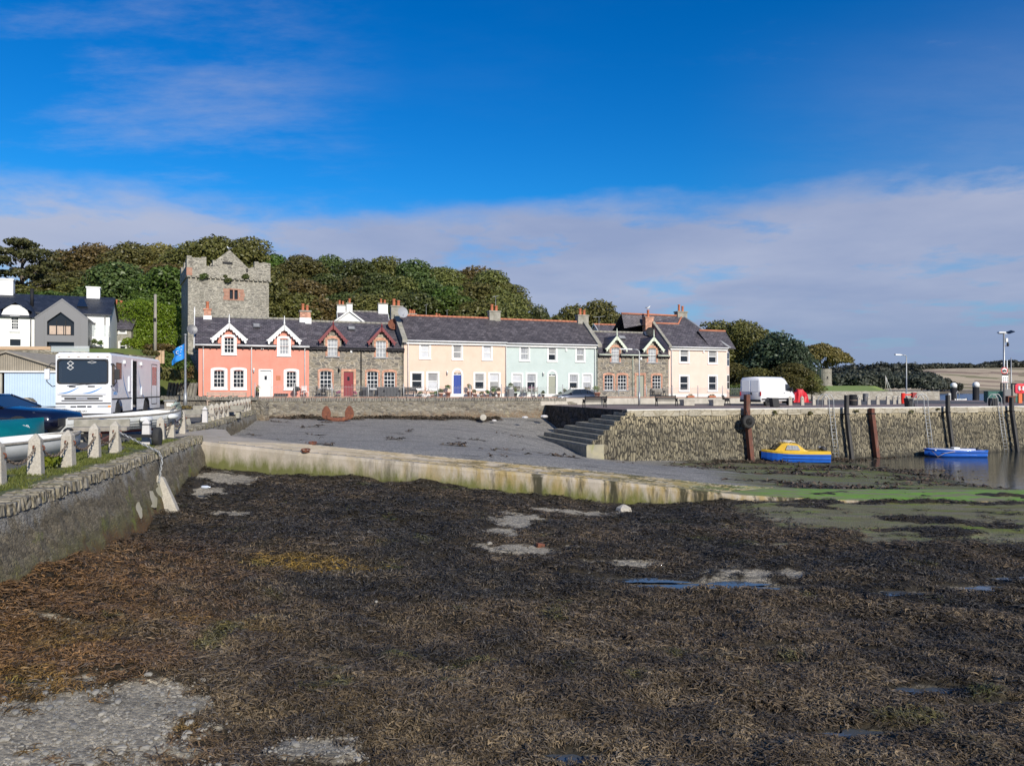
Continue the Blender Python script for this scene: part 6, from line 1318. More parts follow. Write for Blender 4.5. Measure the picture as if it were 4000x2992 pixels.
# old grey house
x, y, z = P(428, 1380, 75); a = gablehouse('stone_house', 'old grey rendered house with white windows behind the white house', (x - 3.2, y - 1.2, 4.9), .25, 5.4, 6, Zat(1284, 76) - 4.9, Zat(1218, 79) - 4.9, 'cement', 'slate',
    [(4.25, 5.0, Zat(1308, 76) - 4.9, Zat(1287, 76) - 4.9, 'sash'), (4.25, 5.0, Zat(1372, 76) - 4.9, Zat(1335, 76) - 4.9, 'sash')], chs=((3.6, 2.2, 3.8, Zat(1196, 79) - 4.9, 'brick'),), verge=None)
# garage with pale blue doors
F = Fr(28, 46, .12); zb = .80; r = empty('garage', F.w(0, 0, zb), F.a, 'low garage with corrugated gable and wide pale blue sliding doors', 'garage')
pz = lambda px, py: (F.pix(px, py)[0], F.pix(px, py)[1] - zb)
xr, ez_ = pz(222, 1432); az_ = pz(28, 1374)[1]; dz = pz(100, 1452)[1]; xl = -xr
M['corrug'] = nm('corrugated_cement', (.34, .30, .235), (.26, .23, .18), 2, .9, .3)
M['paleblue'] = nm('pale_blue_door_paint', (.53, .66, .80), (.48, .61, .75), 1.2, .6, .1)
mb = MB(); n = 44
for k in range(n):
    u0 = xl + (xr - xl) * k / n; u1 = xl + (xr - xl) * (k + .5) / n; u2 = xl + (xr - xl) * (k + 1) / n; zt_ = lambda u: ez_ + (az_ - ez_) * (1 - abs(u) / xr)
    mb.add([(u0, 0, dz), (u1, -.05, dz), (u2, 0, dz), (u0, 0, zt_(u0)), (u1, -.05, zt_(u1)), (u2, 0, zt_(u2))], [(0, 1, 4, 3), (1, 2, 5, 4)])
mb.build('gable_sheeting', M['corrug'], r)
mb = MB(); mb.prism([(xl - .2, ez_ - .05), (0, az_ + .06), (xr + .2, ez_ - .05), (xr + .2, ez_ - .15), (0, az_ - .05), (xl - .2, ez_ - .15)], -.2, 7); mb.build('roof', M['corrug'], r)
mb = MB(); mb.box(xr - .05, xr + .05, .1, 7, -.5, ez_); mb.box(xl - .05, xl + .05, .1, 7, -.5, ez_); mb.box(xl, -.32, .02, .12, -.5, dz); mb.build('wall', M['concrete'], r)
mb = MB(); x0 = pz(17, 1500)[0]; k = x0
while k < xr - .02: mb.box(k, min(k + .135, xr), -.0, .06, .03, dz - .03); k += .145
mb.box(x0, xr, .03, .08, .0, dz); mb.build('door', M['paleblue'], r); mb = MB(); mb.box(x0 - .5, xr + .12, -.12, .0, dz - .05, dz + .05); mb.build('door_rail', M['white'], r)
# retaining wall of the bank with timber fence and glass screen
M['bankwall'] = stone('bank_wall_masonry', (1.5, 1.5, 5.), [(.20, .18, .14), (.32, .29, .22), (.25, .235, .19), (.38, .34, .26)], (.16, .145, .11), .07, 1.)
pw = [(-60 + i * 1.2, 53.2) for i in range(24)] + [(-31.2, 53.6), (-29.5, 55.5), (-28.8, 58), (-28.3, 61)]
o = wall_strip('retaining_wall', pw, M['bankwall'], 'rubble retaining wall holding up the bank behind the garage', lambda x, y: 4.55 if x < -31 else 4.4, lambda x, y: -.3, .3, 10, .8, .06, 'wall')
x0, x1 = U(-60) * 53.2, U(193) * 53.2; z0, z1 = Zat(1369, 53.2), Zat(1353, 53.2); mb = MB()
for k in range(4): mb.box(x0, x1, 53.3, 53.34, z0 + (z1 - z0) * k / 4, z0 + (z1 - z0) * (k + .93) / 4)
o = mb.build('timber_fence', M['newtimber']); tag(o, 'new timber plank fence on the retaining wall above the garage', 'fence')
mb = MB(); x2 = U(345) * 53.2; mb.box(x1 + .05, x2, 53.3, 53.32, z0 - .1, z1 + .02); o = mb.build('glass_screen', M['clear']); tag(o, 'frameless glass screen on the retaining wall beside the timber fence', 'glass screen')
for i, px in enumerate((612, 624, 636)): x, y, z = P(px, 1398, 54.3); mb = MB(); mb.box(x - .09, x + .09, y, y + .05, z - .1, z + .5); mb.box(x - .09, x + .09, y, y + .05, z - .4, z - .1); o = mb.build('fence_paling', M['newtimber']); tag(o, 'short pale timber paling of the three on the bank behind the truck', 'paling', 'timber palings on the bank')
# far end low walls, slate slabs
o = wall_strip('garden_wall', [tuple(P(px, 1500, 57.5 - (px - 590) * .004)[:2]) for px in range(590, 1040, 14)], M['seawall'], 'low rubble wall with slate coping behind the litter bin and long bench', lambda x, y: 1.02, lambda x, y: -.5, .1, 5, .5, .04, 'wall')
mb = MB(); px = 590
while px < 1000:
    x, y, z = P(px, 1555, 57.4 - (px - 590) * .004); w_ = rnd.uniform(.05, .14); h = rnd.uniform(.18, .34); t_ = rnd.uniform(-.1, .1); mb.hexa([(x, y - .1, 1.0), (x + w_, y - .1, 1.0), (x + w_, y + .35, 1.), (x, y + .35, 1.)], [(x + t_, y - .1, 1. + h), (x + w_ + t_, y - .1, 1. + h), (x + w_ + t_, y + .35, 1. + h), (x + t_, y + .35, 1. + h)]); px += w_ * 52 + 1.5
mb.build('coping', M['upright'], o)
mb = MB()
for k in range(9): x = -23.9 + .25 * k; mb.hexa([(x, 59.4, .6), (x + .2, 59.4, .6), (x + .2, 59.8, .6), (x, 59.8, .6)], [(x + .25, 59.5, 2.2 + rnd.uniform(-.3, .2)), (x + .43, 59.5, 2.3), (x + .43, 59.8, 2.3), (x + .25, 59.8, 2.2)])
o = mb.build('slate_revetment', M['upright']); tag(o, 'leaning dark slate slabs propping the bank below the olive shrub', 'slate slabs'); o.location = (-3.1, .3, 0)
# low rounded wall beside the garage
x, y, z = P(20, 1590, 40); mb = MB(); secs = []
for t in np.linspace(0, 1, 12): xx = U(-40 + 166 * t) * 40; h = .78 * (1 - .0 * t) * (1 if t < .93 else .75) + rnd.uniform(-.03, .03); secs.append([(xx, 40, .45), (xx, 39.96, .6 + h * .5), (xx, 40.05, .62 + h), (xx, 40.4, .62 + h), (xx, 40.5, .45)])
mb.loft(secs); o = mb.build('stone_wall', M['bankwall']); tag(o, 'low rounded stone wall in front of the pale blue garage doors', 'wall')
# telegraph pole and small signs
x, y, z = P(606, 1380, 64); r = empty('telegraph_pole', (x, y, 4.4), 0, 'weathered wooden telegraph pole in front of the bright green hedge', 'pole'); mb = MB(); mb.tube([(0, 0, -.6), (0, 0, Zat(1150, 64) - 4.4)], [.14, .11], 8); mb.build('shaft', M['greytimber'], r); mb = MB(); mb.box(-.12, .12, -.14, -.1, 3.0, 3.3); mb.build('plate', M['blackpaint'], r)
# parked dark car roofs behind the bank wall are built with the other vehicles

# ---------------------------------------------------------------- quay furniture
def bollard_mesh(h=.95, w=.33):
    mb = MB(); a, b = w / 2, w * .41; s = []
    for (q, z) in ((a, -.3), (a, 0), (a * 1.0, .02), (b, h * .84), (b * .98, h * .86), (.02, h)): s.append([(-q, -q, z), (q, -q, z), (q, q, z), (-q, q, z)])
    return mb.loft(s)
def make_bollard(label, group, h=.96, w=.295):
    r = empty('stone_bollard', (0, 0, 0), 0, label, 'bollard', group); bollard_mesh(h, w).build('post', M['granite'], r, bevel=.02)
    mb = MB(); mb.tube([(w * .34, 0, h * .72), (w * .55, 0, h * .7), (w * .6, 0, h * .65), (w * .5, 0, h * .61)], .018, 6); mb.build('hook', M['rust'], r); mb = MB(); mb.tube([(0, -w * .38, h * .72), (0, -w * .58, h * .72), (0, -w * .6, h * .66)], .018, 6); mb.build('hook', M['rust'], r); return r
NB = [(-10.3, 15.35), (-10.66, 17.2), (-10.98, 19.), (-11.52, 21.2), (-11.88, 23.), (-12.85, 28.1), (-13.5, 30.4), (-14.0, 32.6)]
NL = ['stone bollard cut by the left edge of the picture beside the white dinghy', 'nearest whole stone bollard on the quay with chains on both sides', 'stone bollard with a broad leafed weed at its foot', 'stone bollard at the tip of the white dinghy', 'stone bollard from which the slack white chain drops over the wall', 'stone bollard just behind the trailer wheel', 'stone bollard in front of the clinker boat near its bow', 'last stone bollard before the slipway under the bow ropes']
rzb = .21; b0 = make_bollard(NL[0], None)
BOLL = []
for i, (x, y) in enumerate(NB):
    o = b0 if i == 0 else copy_tree(b0); z = quay_at(x, y); o.location = (x, y, z); o.rotation_euler.z = rzb + rnd.uniform(-.08, .08); o['label'] = NL[i]; o.scale.z = rnd.uniform(.96, 1.05); BOLL.append((x, y, z))
M['whitepost'] = nm('newer_pale_concrete', (.62, .60, .58), (.54, .52, .5), 8, .8, .2)
def pale_post(x, y, label, h=.95): r = empty('marker_post', (x, y, quay_at(x, y)), .2, label, 'post'); mb = MB(); bollard_mesh(h, .27).build('post', M['whitepost'], r, bevel=.015); mb = MB(); mb.tube([(-.14, -.14, h * .8), (.14, -.14, h * .8), (.14, .14, h * .8), (-.14, .14, h * .8), (-.14, -.14, h * .8)], .012, 5); mb.build('strap', M['blackpaint'], r)
pale_post(-12.25, 25.75, 'smooth pale post standing beside the trailer wheel'); pale_post(-16.07, 40.2, 'smooth pale post with dark straps at the near end of the far bollard row')
FB = [827, 847, 867, 885, 903, 918, 931, 943, 953, 964, 973, 981, 989, 996, 1003]; GF = 'chained stone bollards along the far quay wall'
OD = 'first second third fourth fifth sixth seventh eighth ninth tenth eleventh twelfth thirteenth fourteenth last'.split(); FPOS = []
for i, px in enumerate(FB):
    Y = -8.31 / (U(px) + .193); X = U(px) * Y; z = ZB(X, Y) + .12
    o = copy_tree(b0); o.location = (X, Y, z); o.rotation_euler.z = rzb + rnd.uniform(-.1, .1); o['label'] = '%s stone bollard counted from the slipway in the row on the far quay wall' % OD[i]; o['group'] = GF; FPOS.append((X, Y, z))
M['oldchain'] = nm('old_chain_iron', (.24, .19, .14), (.14, .10, .07), 9, .8)
def chain(pts, link=.075, r=.011, label='', mat='galv', group=None):
    P_ = [Vector(p) for p in pts]; mb = MB(); acc = 0; k = 0; segs = []
    tot = sum((b - a).length for a, b in zip(P_[:-1], P_[1:])); nlk = max(3, int(tot / link)); 
    def at(t):
        d = t * tot
        for a, b in zip(P_[:-1], P_[1:]):
            l = (b - a).length
            if d <= l: return a.lerp(b, d / l)
            d -= l
        return P_[-1]
    for i in range(nlk):
        a = at(i / nlk); b = at((i + 1) / nlk); t = (b - a).normalized(); up = Vector((0, 0, 1)) if abs(t.z) < .9 else Vector((1, 0, 0)); s = t.cross(up).normalized(); n = s.cross(t); w = (s if i % 2 else n) * link * .3; m_ = (b - a) * .18
        mb.tube([a - m_ * .6 + w * .5, a + w, b + w, b + m_ * .6 + w * .5, b + m_ * .6 - w * .5, b - w, a - w, a - m_ * .6 - w * .5, a - m_ * .6 + w * .5], r, 4, False)
    o = mb.build('chain', M[mat], fix=False); tag(o, label, 'chain', group); return o
def cat(a, b, sag, n=10): return [Vector(a).lerp(Vector(b), t) - Vector((0, 0, sag * 4 * t * (1 - t))) for t in np.linspace(0, 1, n)]
CL = ['rusty chain slung between the cut off bollard and the nearest whole bollard', 'rusty chain slung in front of the white dinghy above the leafy weed', 'rusty chain slung beside the tip of the white dinghy', 'rusty chain reaching the bollard with the dropped chain', '', 'chain slung above the slipway end of the clinker boat', 'chain slung under the bow of the clinker boat']
for i in range(7):
    if i == 4: continue
    a, b = BOLL[i], BOLL[i + 1]; d = (Vector(b) - Vector(a)).normalized() * .15; chain(cat((a[0] + d.x + .05, a[1] + d.y, a[2] + .64), (b[0] - d.x + .05, b[1] - d.y, b[2] + .64), .26), .085, .010, CL[i], 'oldchain')
for i in range(14):
    a, b = FPOS[i], FPOS[i + 1]; o = chain(cat((a[0] + .12, a[1] + .15, a[2] + .62), (b[0] + .12, b[1] - .15, b[2] + .62), .3, 6), .16, .011, 'sagging chain between two neighbouring bollards of the far quay wall row', 'oldchain', 'chains of the far bollard row')
# the fallen bollard hanging on its chain
hx, hy = -10.35, 22.55; top = Vector((hx - .22, hy, -.50)); r = empty('hanging_bollard', (0, 0, 0), 0, 'stone bollard fallen over the quay wall and hanging from a chain', 'bollard')
mb = bollard_mesh(.98, .32); Mx = Matrix.Translation((hx + .26, hy + .15, -1.52)) @ Matrix.Rotation(-.36, 4, 'Y') @ Matrix.Rotation(.2, 4, 'Z') @ Matrix.Rotation(.12, 4, 'X')
mb.v = [tuple(Mx @ Vector(v)) for v in mb.v]; mb.build('post', M['granite'], r, bevel=.02); mb = MB(); q = Mx @ Vector((0, 0, .0)); mb.tube([q, q + Vector((.06, .03, -.3)), q + Vector((.1, .05, -.55))], .035, 6); mb.build('iron_spike', M['rust'], r)
q = Mx @ Vector((0, -.17, .8)); edge = Vector((float(xwall(22.75)) + .14, 22.75, .06))
chain([(BOLL[4][0] + .14, BOLL[4][1] - .08, BOLL[4][2] + .66), *[Vector((BOLL[4][0] + .14, BOLL[4][1] - .08, BOLL[4][2] + .66)).lerp(edge, t) for t in (.3, .6)], edge, (edge.x + .12, 22.7, -.15), q], .085, .013, 'pale chain dropping from a bollard over the wall to the hanging bollard')
chain([q, q + Vector((-.02, -.04, -.45)), q + Vector((.08, -.04, -.95))], .085, .011, 'loose chain end hanging down beside the fallen bollard')
C, d_ = puffs([(0, 0, .12, .16, .16, .14), (-.14, 0, .16, .12, .1, .1)], 120, .6); me = leafmesh('leafy_weed', C, d_, .11, M['leaf_bright']); o = bpy.data.objects.new('leafy_weed', me); COL.objects.link(o); o.location = (-11.1, 18.6, .03); tag(o, 'broad leafed yellow green weed beside a quay bollard', 'weed')
mb = MB(); mb.lathe([(.03, 0), (.05, .04), (.05, .2), (.02, .26), (.02, .3)], (0, 0, 0), 8, axis='x'); o = mb.build('plastic_bottle', plain('clear_plastic', (.55, .6, .68), .15)); o.location = (-9.75, 24.1, -1.15); tag(o, 'crushed clear plastic bottle lying at the foot of the quay wall', 'bottle')
# concrete seats
def seat(label, px, py, D, rz, L_=1.9, back=False):
    x, y, _ = P(px, py, D); z = quay_at(x, y); r = empty('concrete_bench', (x, y, z), rz, label, 'bench'); mb = MB(); mb.box(-L_ / 2, L_ / 2, -.28, .28, .38, .52); mb.build('seat', M['greytimber'], r, bevel=.02)
    for sx in (-1, 1):
        mb = MB(); mb.prism([(-.34, 0), (-.2, .379), (.2, .379), (.34, 0)], sx * (L_ / 2 - .28) - .12, sx * (L_ / 2 - .28) + .12, plane='yz'); mb.build('leg', M['cement'], r, bevel=.02)
    if back:
        mb = MB(); mb.box(-L_ / 2, L_ / 2, .26, .36, .50, .76); mb.build('backrest', M['cement'], r, bevel=.02)
    return r
seat('heavy concrete bench with backrest in front of the truck behind the bollards', 392, 1700, 25.6, .3, 1.7, True); seat('concrete bench with backrest at the slipway mouth', 765, 1640, 40.5, 1.1, 1.9, True); seat('concrete bench with backrest behind the far bollards', 850, 1610, 47, .15, 3.0, True)
# litter bin, planter, long bench, flagpole
x, y, _ = P(666, 1600, 45.5); r = empty('litter_bin', (x, y, quay_at(x, y)), .2, 'grey timber slatted litter bin with a white notice', 'litter bin'); mb = MB(); mb.box(-.27, .27, -.25, .25, 0, .86)
for k in range(5): mb.box(-.27 + .11 * k, -.175 + .11 * k, -.275, -.25, .02, .82)
mb.build('body', M['greytimber'], r); mb = MB(); mb.box(-.31, .31, -.3, .29, .86, .92); mb.build('lid', M['galv'], r); mb = MB(); mb.box(-.16, .2, -.285, -.276, .58, .76); mb.build('notice', M['white'], r); mb = MB(); text_mesh(mb, 'Seasons', .09, Matrix.Translation((.02, -.288, .68)) @ Matrix.Rotation(pi / 2, 4, 'X'), .002); mb.build('lettering', M['blackpaint'], r)
x, y, _ = P(714, 1608, 46); r = empty('planter', (x, y, quay_at(x, y)), .15, 'pale timber planter of dying red flowers beside the litter bin', 'planter'); mb = MB()
for k in range(2): mb.box(-.6, .6, -.25, .25, .02 + .2 * k, .2 + .2 * k)
mb.build('box', M['paletimber'], r); C, d_ = puffs([(-.3, 0, .5, .25, .2, .12), (.2, 0, .52, .3, .2, .14)], 300, .5); me = leafmesh('foliage', C, d_, .06, M['leaf_rust']); c = bpy.data.objects.new('foliage', me); COL.objects.link(c); c.parent = r
x0, y0, _ = P(808, 1570, 56.5); x1, y1, _ = P(963, 1570, 56.5); z = .62; r = empty('long_bench', ((x0 + x1) / 2, 56.5, z - .1), 0, 'long pale slatted wooden bench with its back to the harbour', 'bench'); hw = (x1 - x0) / 2
for k, zz_ in enumerate((.42, .62, .82, .98)):
    mb = MB(); mb.box(-hw, hw, -.06 - .03 * (k > 1), -.02, zz_, zz_ + (.13 if k < 3 else .10)); mb.build('backrest_slat', M['paletimber'], r)
for k in range(4): mb = MB(); xx = -hw + .04 + (2 * hw - .08) * k / 3; mb.box(xx - .035, xx + .035, -.018, .05, 0, 1.06); mb.box(xx - .035, xx + .035, .051, .5, .36, .42); mb.box(xx - .035, xx + .035, .44, .5, 0, .359); mb.build('leg', M['paletimber'], r)
mb = MB()
for k in range(3): mb.box(-hw, hw, .06 + .16 * k, .19 + .16 * k, .423, .46)
mb.build('seat', M['paletimber'], r)
x, y, z = P(724, 1565, 54); zg = .75; r = empty('flagpole', (x, y, zg), 0, 'tapered grey flagpole with a ball finial beside the castle tower', 'flagpole'); hp = Zat(1312, 54) - zg; mb = MB(); mb.tube([(0, 0, -.3), (0, 0, .8), (0, 0, .82), (0, 0, hp)], [.13, .12, .075, .055], 10); mb.build('shaft', M['galv'], r); mb = MB(); mb.lathe([(.0, 0), (.1, .04), (.12, .1), (.0, .16)], (0, 0, hp), 8); mb.build('finial', M['galv'], r)
mb = MB(); n = 12; zt_ = Zat(1340, 54) - zg; rows = []
for i in range(n + 1):
    t = i / n; xx = -.07 - .85 * t; yy = .10 * sin(t * 8); zd = .5 * t + .1 * t * t; rows.append([(xx + .10 * sin(j * .9) * t, yy + .06 * sin(j * 1.7 + t * 5), zt_ - zd - j * (1.1 - .12 * t) / 6) for j in range(7)])
mb.loft(rows, False, False, sm=True); fo = mb.build('flag', nm('blue_flag_cloth', (.01, .20, .62), (.02, .26, .72), 3, .7)); fo.location = (x, y, zg); tag(fo, 'bright blue flag with pale markings flying from the grey flagpole', 'flag')
mb = MB()
for (t, j, s_) in ((4, 1.5, .11), (5, 3.2, .12), (7, 2., .09)):
    p = Vector(rows[t][int(j)]) + Vector((0, -.03, 0)); mb.tube([p + Vector((s_ * cos(a), 0, s_ * 1.2 * sin(a))) for a in np.linspace(.6, 5.6, 9)], .022, 4)
mb.build('emblem', M['white'], fo)
# anchor in the basin
x, y, z = P(1320, 1650, 58.5); z = float(floor_z(np.array([x]), np.array([y]))[0]); r = empty('anchor', (x, y, z), .15, 'big rusty anchor lying in the basin with both flukes raised', 'anchor')
mb = MB(); mb.tube([(-.85, 0, .45), (-.7, -.03, .22), (-.3, -.05, .12), (0, -.06, .1), (.3, -.05, .12), (.7, -.03, .22), (.85, 0, .45)], [.12, .16, .17, .18, .17, .16, .12], 8); mb.build('arms', M['rust'], r)
for s in (-1, 1):
    mb = MB(); mb.prism([(s * (.86 + .34 * cos(t) * (1 - .25 * sin(t))), .66 + .52 * sin(t)) for t in np.linspace(0, 2 * pi, 14, endpoint=False)], -.08, .02); f_ = mb.build('fluke', M['rust'], r, bevel=.03)
mb = MB(); mb.tube([(0, 0, .1), (.05, .8, .1), (.1, 2., .05)], [.15, .11, .09], 8); mb.build('shank', M['rust'], r)
mb = MB(); mb.box(-.45, .5, -.2, .1, .0, .22); mb.build('stock', M['rust'], r, bevel=.05)
x, y, z = P(1888, 1637, 64.); mb = MB(); mb.lathe([(.2, 0), (.26, 0), (.26, .9), (.2, .9), (.2, .05)], (0, 0, 0), 14, axis='y'); o = mb.build('drain_pipe', M['concrete']); o.location = (x, y - .6, z + .15); tag(o, 'short concrete outfall pipe at the foot of the sea wall', 'pipe')
for i, (px, py, D, s_) in enumerate(((2125, 1625, 66, .35), (2050, 1628, 64, .28), (2058, 1595, 67.5, .3), (1930, 1640, 64, .22))):
    x, y, z = P(px, py, D); mb = MB(); mb.lathe([(.0, -.2), (.8, -.1), (1., .25), (.7, .6), (.0, .75)], (0, 0, 0), 7, sm=False); o = mb.build('boulder', M['whitepost']); o.scale = (s_, s_ * .8, s_ * .8); o.location = (x, y, max(z - .1, float(floor_z(np.array([x]), np.array([y]))[0]))) if i != 2 else (x, y, z)
    if i == 2: bpy.data.objects.remove(o); continue
    tag(o, ['pale boulder at the foot of the sea wall nearest the landing steps', 'pale boulder left of the one nearest the landing steps', '', 'small pale boulder beside the concrete outfall pipe'][i], 'boulder')
x, y = 4.05, 27.9; mb = MB(); mb.lathe([(.0, -.1), (.3, -.05), (.26, .1), (.08, .2), (0, .22)], (0, 0, 0), 6, sm=False); o = mb.build('boulder', M['granite']); o.location = (x, y, float(floor_z(np.array([x]), np.array([y]))[0])); tag(o, 'pointed grey boulder on the weed in front of the slipway foot', 'boulder')
x, y = .75, 20.6; mb = MB(); mb.box(-.11, .11, -.06, .06, -.02, .1); o = mb.build('brick', M['rust'], bevel=.01); o.location = (x, y, float(floor_z(np.array([x]), np.array([y]))[0])); o.rotation_euler = (.1, .2, .5); tag(o, 'single red brick lying on a gravel patch among the weed', 'brick')
# ---------------------------------------------------------------- vehicles
M['truckwhite'] = nm('white_truck_paint', (.76, .77, .79), (.70, .71, .74), 2, .35, coat=.3)
M['vanwhite'] = plain('white_van_paint', (.80, .80, .80), .3, coat=.4)
M['navy'] = plain('navy_car_paint', (.006, .008, .024), .22, .2, .8)
M['slateblue'] = plain('slate_blue_car_paint', (.035, .045, .07), .3, .3, .6)
M['darktrim'] = plain('dark_plastic', (.025, .025, .027), .6)
M['lampglass'] = plain('headlamp_glass', (.45, .47, .48), .1, .3)
M['amber'] = plain('amber_lens', (.7, .25, .05), .3); M['redlens'] = plain('red_lens', (.45, .02, .02), .25)
M['alloy'] = plain('alloy_rim', (.5, .5, .52), .35, .7)
M['decal'] = plain('blue_decal', (.03, .22, .55), .4); M['redglass'] = plain('red_screened_glass', (.30, .035, .05), .2)
def wheel(root, x, y, z, r, w, axis='x', hub='alloy'):
    e = MB(); e.lathe([(r * .6, -w / 2), (r * .93, -w / 2), (r, -w * .35), (r, w * .35), (r * .93, w / 2), (r * .6, w / 2)], (x, y, z), 20, axis=axis); t = e.build('wheel', M['rubber'], root)
    e = MB(); e.lathe([(.03, -w * .46), (r * .18, -w * .5), (r * .2, -w * .3), (r * .58, -w * .36), (r * .63, -w * .51), (r * .63, w * .51), (r * .58, w * .36), (r * .2, w * .3), (r * .18, w * .5), (.03, w * .46)], (x, y, z), 16, axis=axis); e.build('rim', M[hub], t); return t
# box bodied service truck: local x to the right as seen, y backwards, z up
tz = .38; r = empty('service_truck', (-20.5, 36.76, tz), radians(11.3), 'white box bodied service truck with open side door parked on the quay', 'truck')
kx = 2.45 / 575.; X = lambda z_: -1.225 + (z_ - 620) * kx; Zt = lambda z_: 3.24 - (z_ - 210) * .00434
Wd, Ln, Ht = 1.225, 9.2, 3.24
mb = MB()   # shell with openings in the near side
prof = lambda y, i=0: [(-Wd + i, y, .38), (Wd - i, y, .38), (Wd - i, y, Ht - .12), (Wd - .1 - i, y, Ht - i), (-Wd + .1 + i, y, Ht - i), (-Wd + i, y, Ht - .12)]
def side(y0, y1, z0, z1): mb.add([(Wd, y0, z0), (Wd, y1, z0), (Wd, y1, z1), (Wd, y0, z1)], [(0, 1, 2, 3)])
Fx = lambda a, b, c, d, y=0.: mb.add([(a, y, c), (b, y, c), (b, y, d), (a, y, d)], [(0, 1, 2, 3)])
wx0, wx1, wz0, wz1 = X(637), X(1160), Zt(553), Zt(282)
Fx(-Wd, Wd, .62, wz0); Fx(-Wd, wx0, wz0, wz1); Fx(wx1, Wd, wz0, wz1); Fx(-Wd, Wd, wz1, Ht - .12)
d0, d1, dz0, dz1 = 3.45, 4.3, .45, 2.98
def arc_side(yc, rr): return [(yc + rr * cos(t), .42 + rr * sin(t)) for t in np.linspace(pi, 0, 9)]
lowz = 1.0
for (a, b) in ((0, .55), (1.85, d0), (d1, 5.55), (6.95, Ln)): side(a, b, .38, lowz)
for (a, b, yc) in ((.55, 1.85, 1.2), (5.55, 6.95, 6.25)):
    n = 8; rr = (b - a) / 2 - .02; ar = [(a + (b - a) * k / n) for k in range(n + 1)]
    for k in range(n): zz_ = lambda y: .42 + sqrt(max(0, rr * rr - (y - yc) ** 2)) * .92; mb.add([(Wd, ar[k], zz_(ar[k])), (Wd, ar[k + 1], zz_(ar[k + 1])), (Wd, ar[k + 1], lowz), (Wd, ar[k], lowz)], [(0, 1, 2, 3)])
side(0, d0, lowz, Ht - .12); side(d1, Ln, lowz, Ht - .12); side(d0, d1, dz1, Ht - .12)
mb.add([(-Wd, 0, .38), (-Wd, Ln, .38), (-Wd, Ln, Ht - .12), (-Wd, 0, Ht - .12)], [(3, 2, 1, 0)]); mb.add([(-Wd, Ln, .38), (Wd, Ln, .38), (Wd, Ln, Ht - .12), (-Wd, Ln, Ht - .12)], [(0, 1, 2, 3)])
mb.add([(-Wd, 0, Ht - .12), (Wd, 0, Ht - .12), (Wd, Ln, Ht - .12), (-Wd, Ln, Ht - .12), (-Wd + .12, .1, Ht), (Wd - .12, .1, Ht), (Wd - .12, Ln - .05, Ht), (-Wd + .12, Ln - .05, Ht)], [(4, 5, 6, 7), (0, 1, 5, 4), (1, 2, 6, 5), (2, 3, 7, 6), (3, 0, 4, 7)])
mb.box(-Wd + .05, Wd - .35, .3, Ln - .1, .5, .6); mb.box(Wd - .7, Wd - .66, d0, d1, .6, dz1)
body = mb.build('body', M['truckwhite'], r)
mb = MB(); mb.box(-Wd + .1, Wd - .7, .5, .6, 1.2, Ht - .3); mb.build('cab_partition', M['darktrim'], r)
mb = MB(); mb.box(wx0 + .02, wx1 - .02, .05, .07, wz0 + .02, wz1 - .02); ws = mb.build('windscreen', plain('tinted_windscreen', (.035, .055, .085), .06, spec=.7), r); ws.data.materials[0].node_tree.nodes['Principled BSDF'].inputs['Alpha'].default_value = .62
mb = MB(); cs = lambda x0, x1, z0, z1, rr: [(x0 + rr, z0), (x1 - rr, z0), (x1, z0 + rr), (x1, z1 - rr), (x1 - rr, z1), (x0 + rr, z1), (x0, z1 - rr), (x0, z0 + rr)]
mb.ring(cs(wx0 - .02, wx1 + .02, wz0 - .02, wz1 + .02, .1), cs(wx0 + .04, wx1 - .04, wz0 + .04, wz1 - .04, .1), -.012, .05); mb.build('seal', M['darktrim'], ws)
mb = MB()
for a, b in (((740, 575), (950, 552)), ((930, 560), (1140, 535))): mb.beam((X(a[0]), -.03, Zt(a[1])), (X(b[0]), -.03, Zt(b[1])), .025, .02)
mb.build('wiper', M['darktrim'], ws)
mb = MB()
for (cx, cy, w_, h_) in ((768, 328, 36, 28), (768, 376, 36, 26), (990, 315, 50, 13)): mb.ring([(X(cx - w_), Zt(cy)), (X(cx), Zt(cy + h_)), (X(cx + w_), Zt(cy)), (X(cx), Zt(cy - h_))], [(X(cx - w_ * .75), Zt(cy)), (X(cx), Zt(cy + h_ * .75)), (X(cx + w_ * .75), Zt(cy)), (X(cx), Zt(cy - h_ * .75))], .03, .045)
mb.build('emblem', M['white'], ws)
mb = MB(); mb.lathe([(.24, 0), (.27, .15), (.2, .5), (.12, .55), (.12, .75), (0, .8)], (X(825), .75, wz0 - .1), 10); mb.build('seat', M['darktrim'], r)
mb = MB(); mb.tube([(X(800) + .24 * cos(t), .35, wz0 + .05 + .2 * sin(t)) for t in np.linspace(0, 2 * pi, 14)], .02, 5, False); mb.build('steering_wheel', M['darktrim'], r)
mb = MB()
for (a, b, c, d) in ((757, 825, 577, 592), (950, 1022, 575, 590), (680, 1105, 684, 696), (710, 1065, 705, 726), (680, 1105, 733, 745), (620, 1190, 762, 776), (772, 832, 798, 828), (840, 932, 795, 832), (945, 990, 797, 824)): mb.box(X(a), X(b), -.012, .02, Zt(d), Zt(c))
mb.build('grille', M['darktrim'], r)
mb = MB(); mb.box(-Wd - .01, Wd + .01, -.1, .25, .32, .62); mb.box(X(640), X(1140), -.05, -.001, Zt(672), Zt(600)); mb.build('bumper', M['truckwhite'], r, bevel=.04)
for (a, b) in ((622, 724), (1052, 1160)): mb = MB(); mb.box(X(a), X(b), -.03, .0, Zt(835) + .0, Zt(795)); mb.build('headlight', M['lampglass'], r)
mb = MB(); mb.box(X(1162), X(1190), -.03, .03, Zt(822), Zt(792)); mb.build('indicator', M['amber'], r)
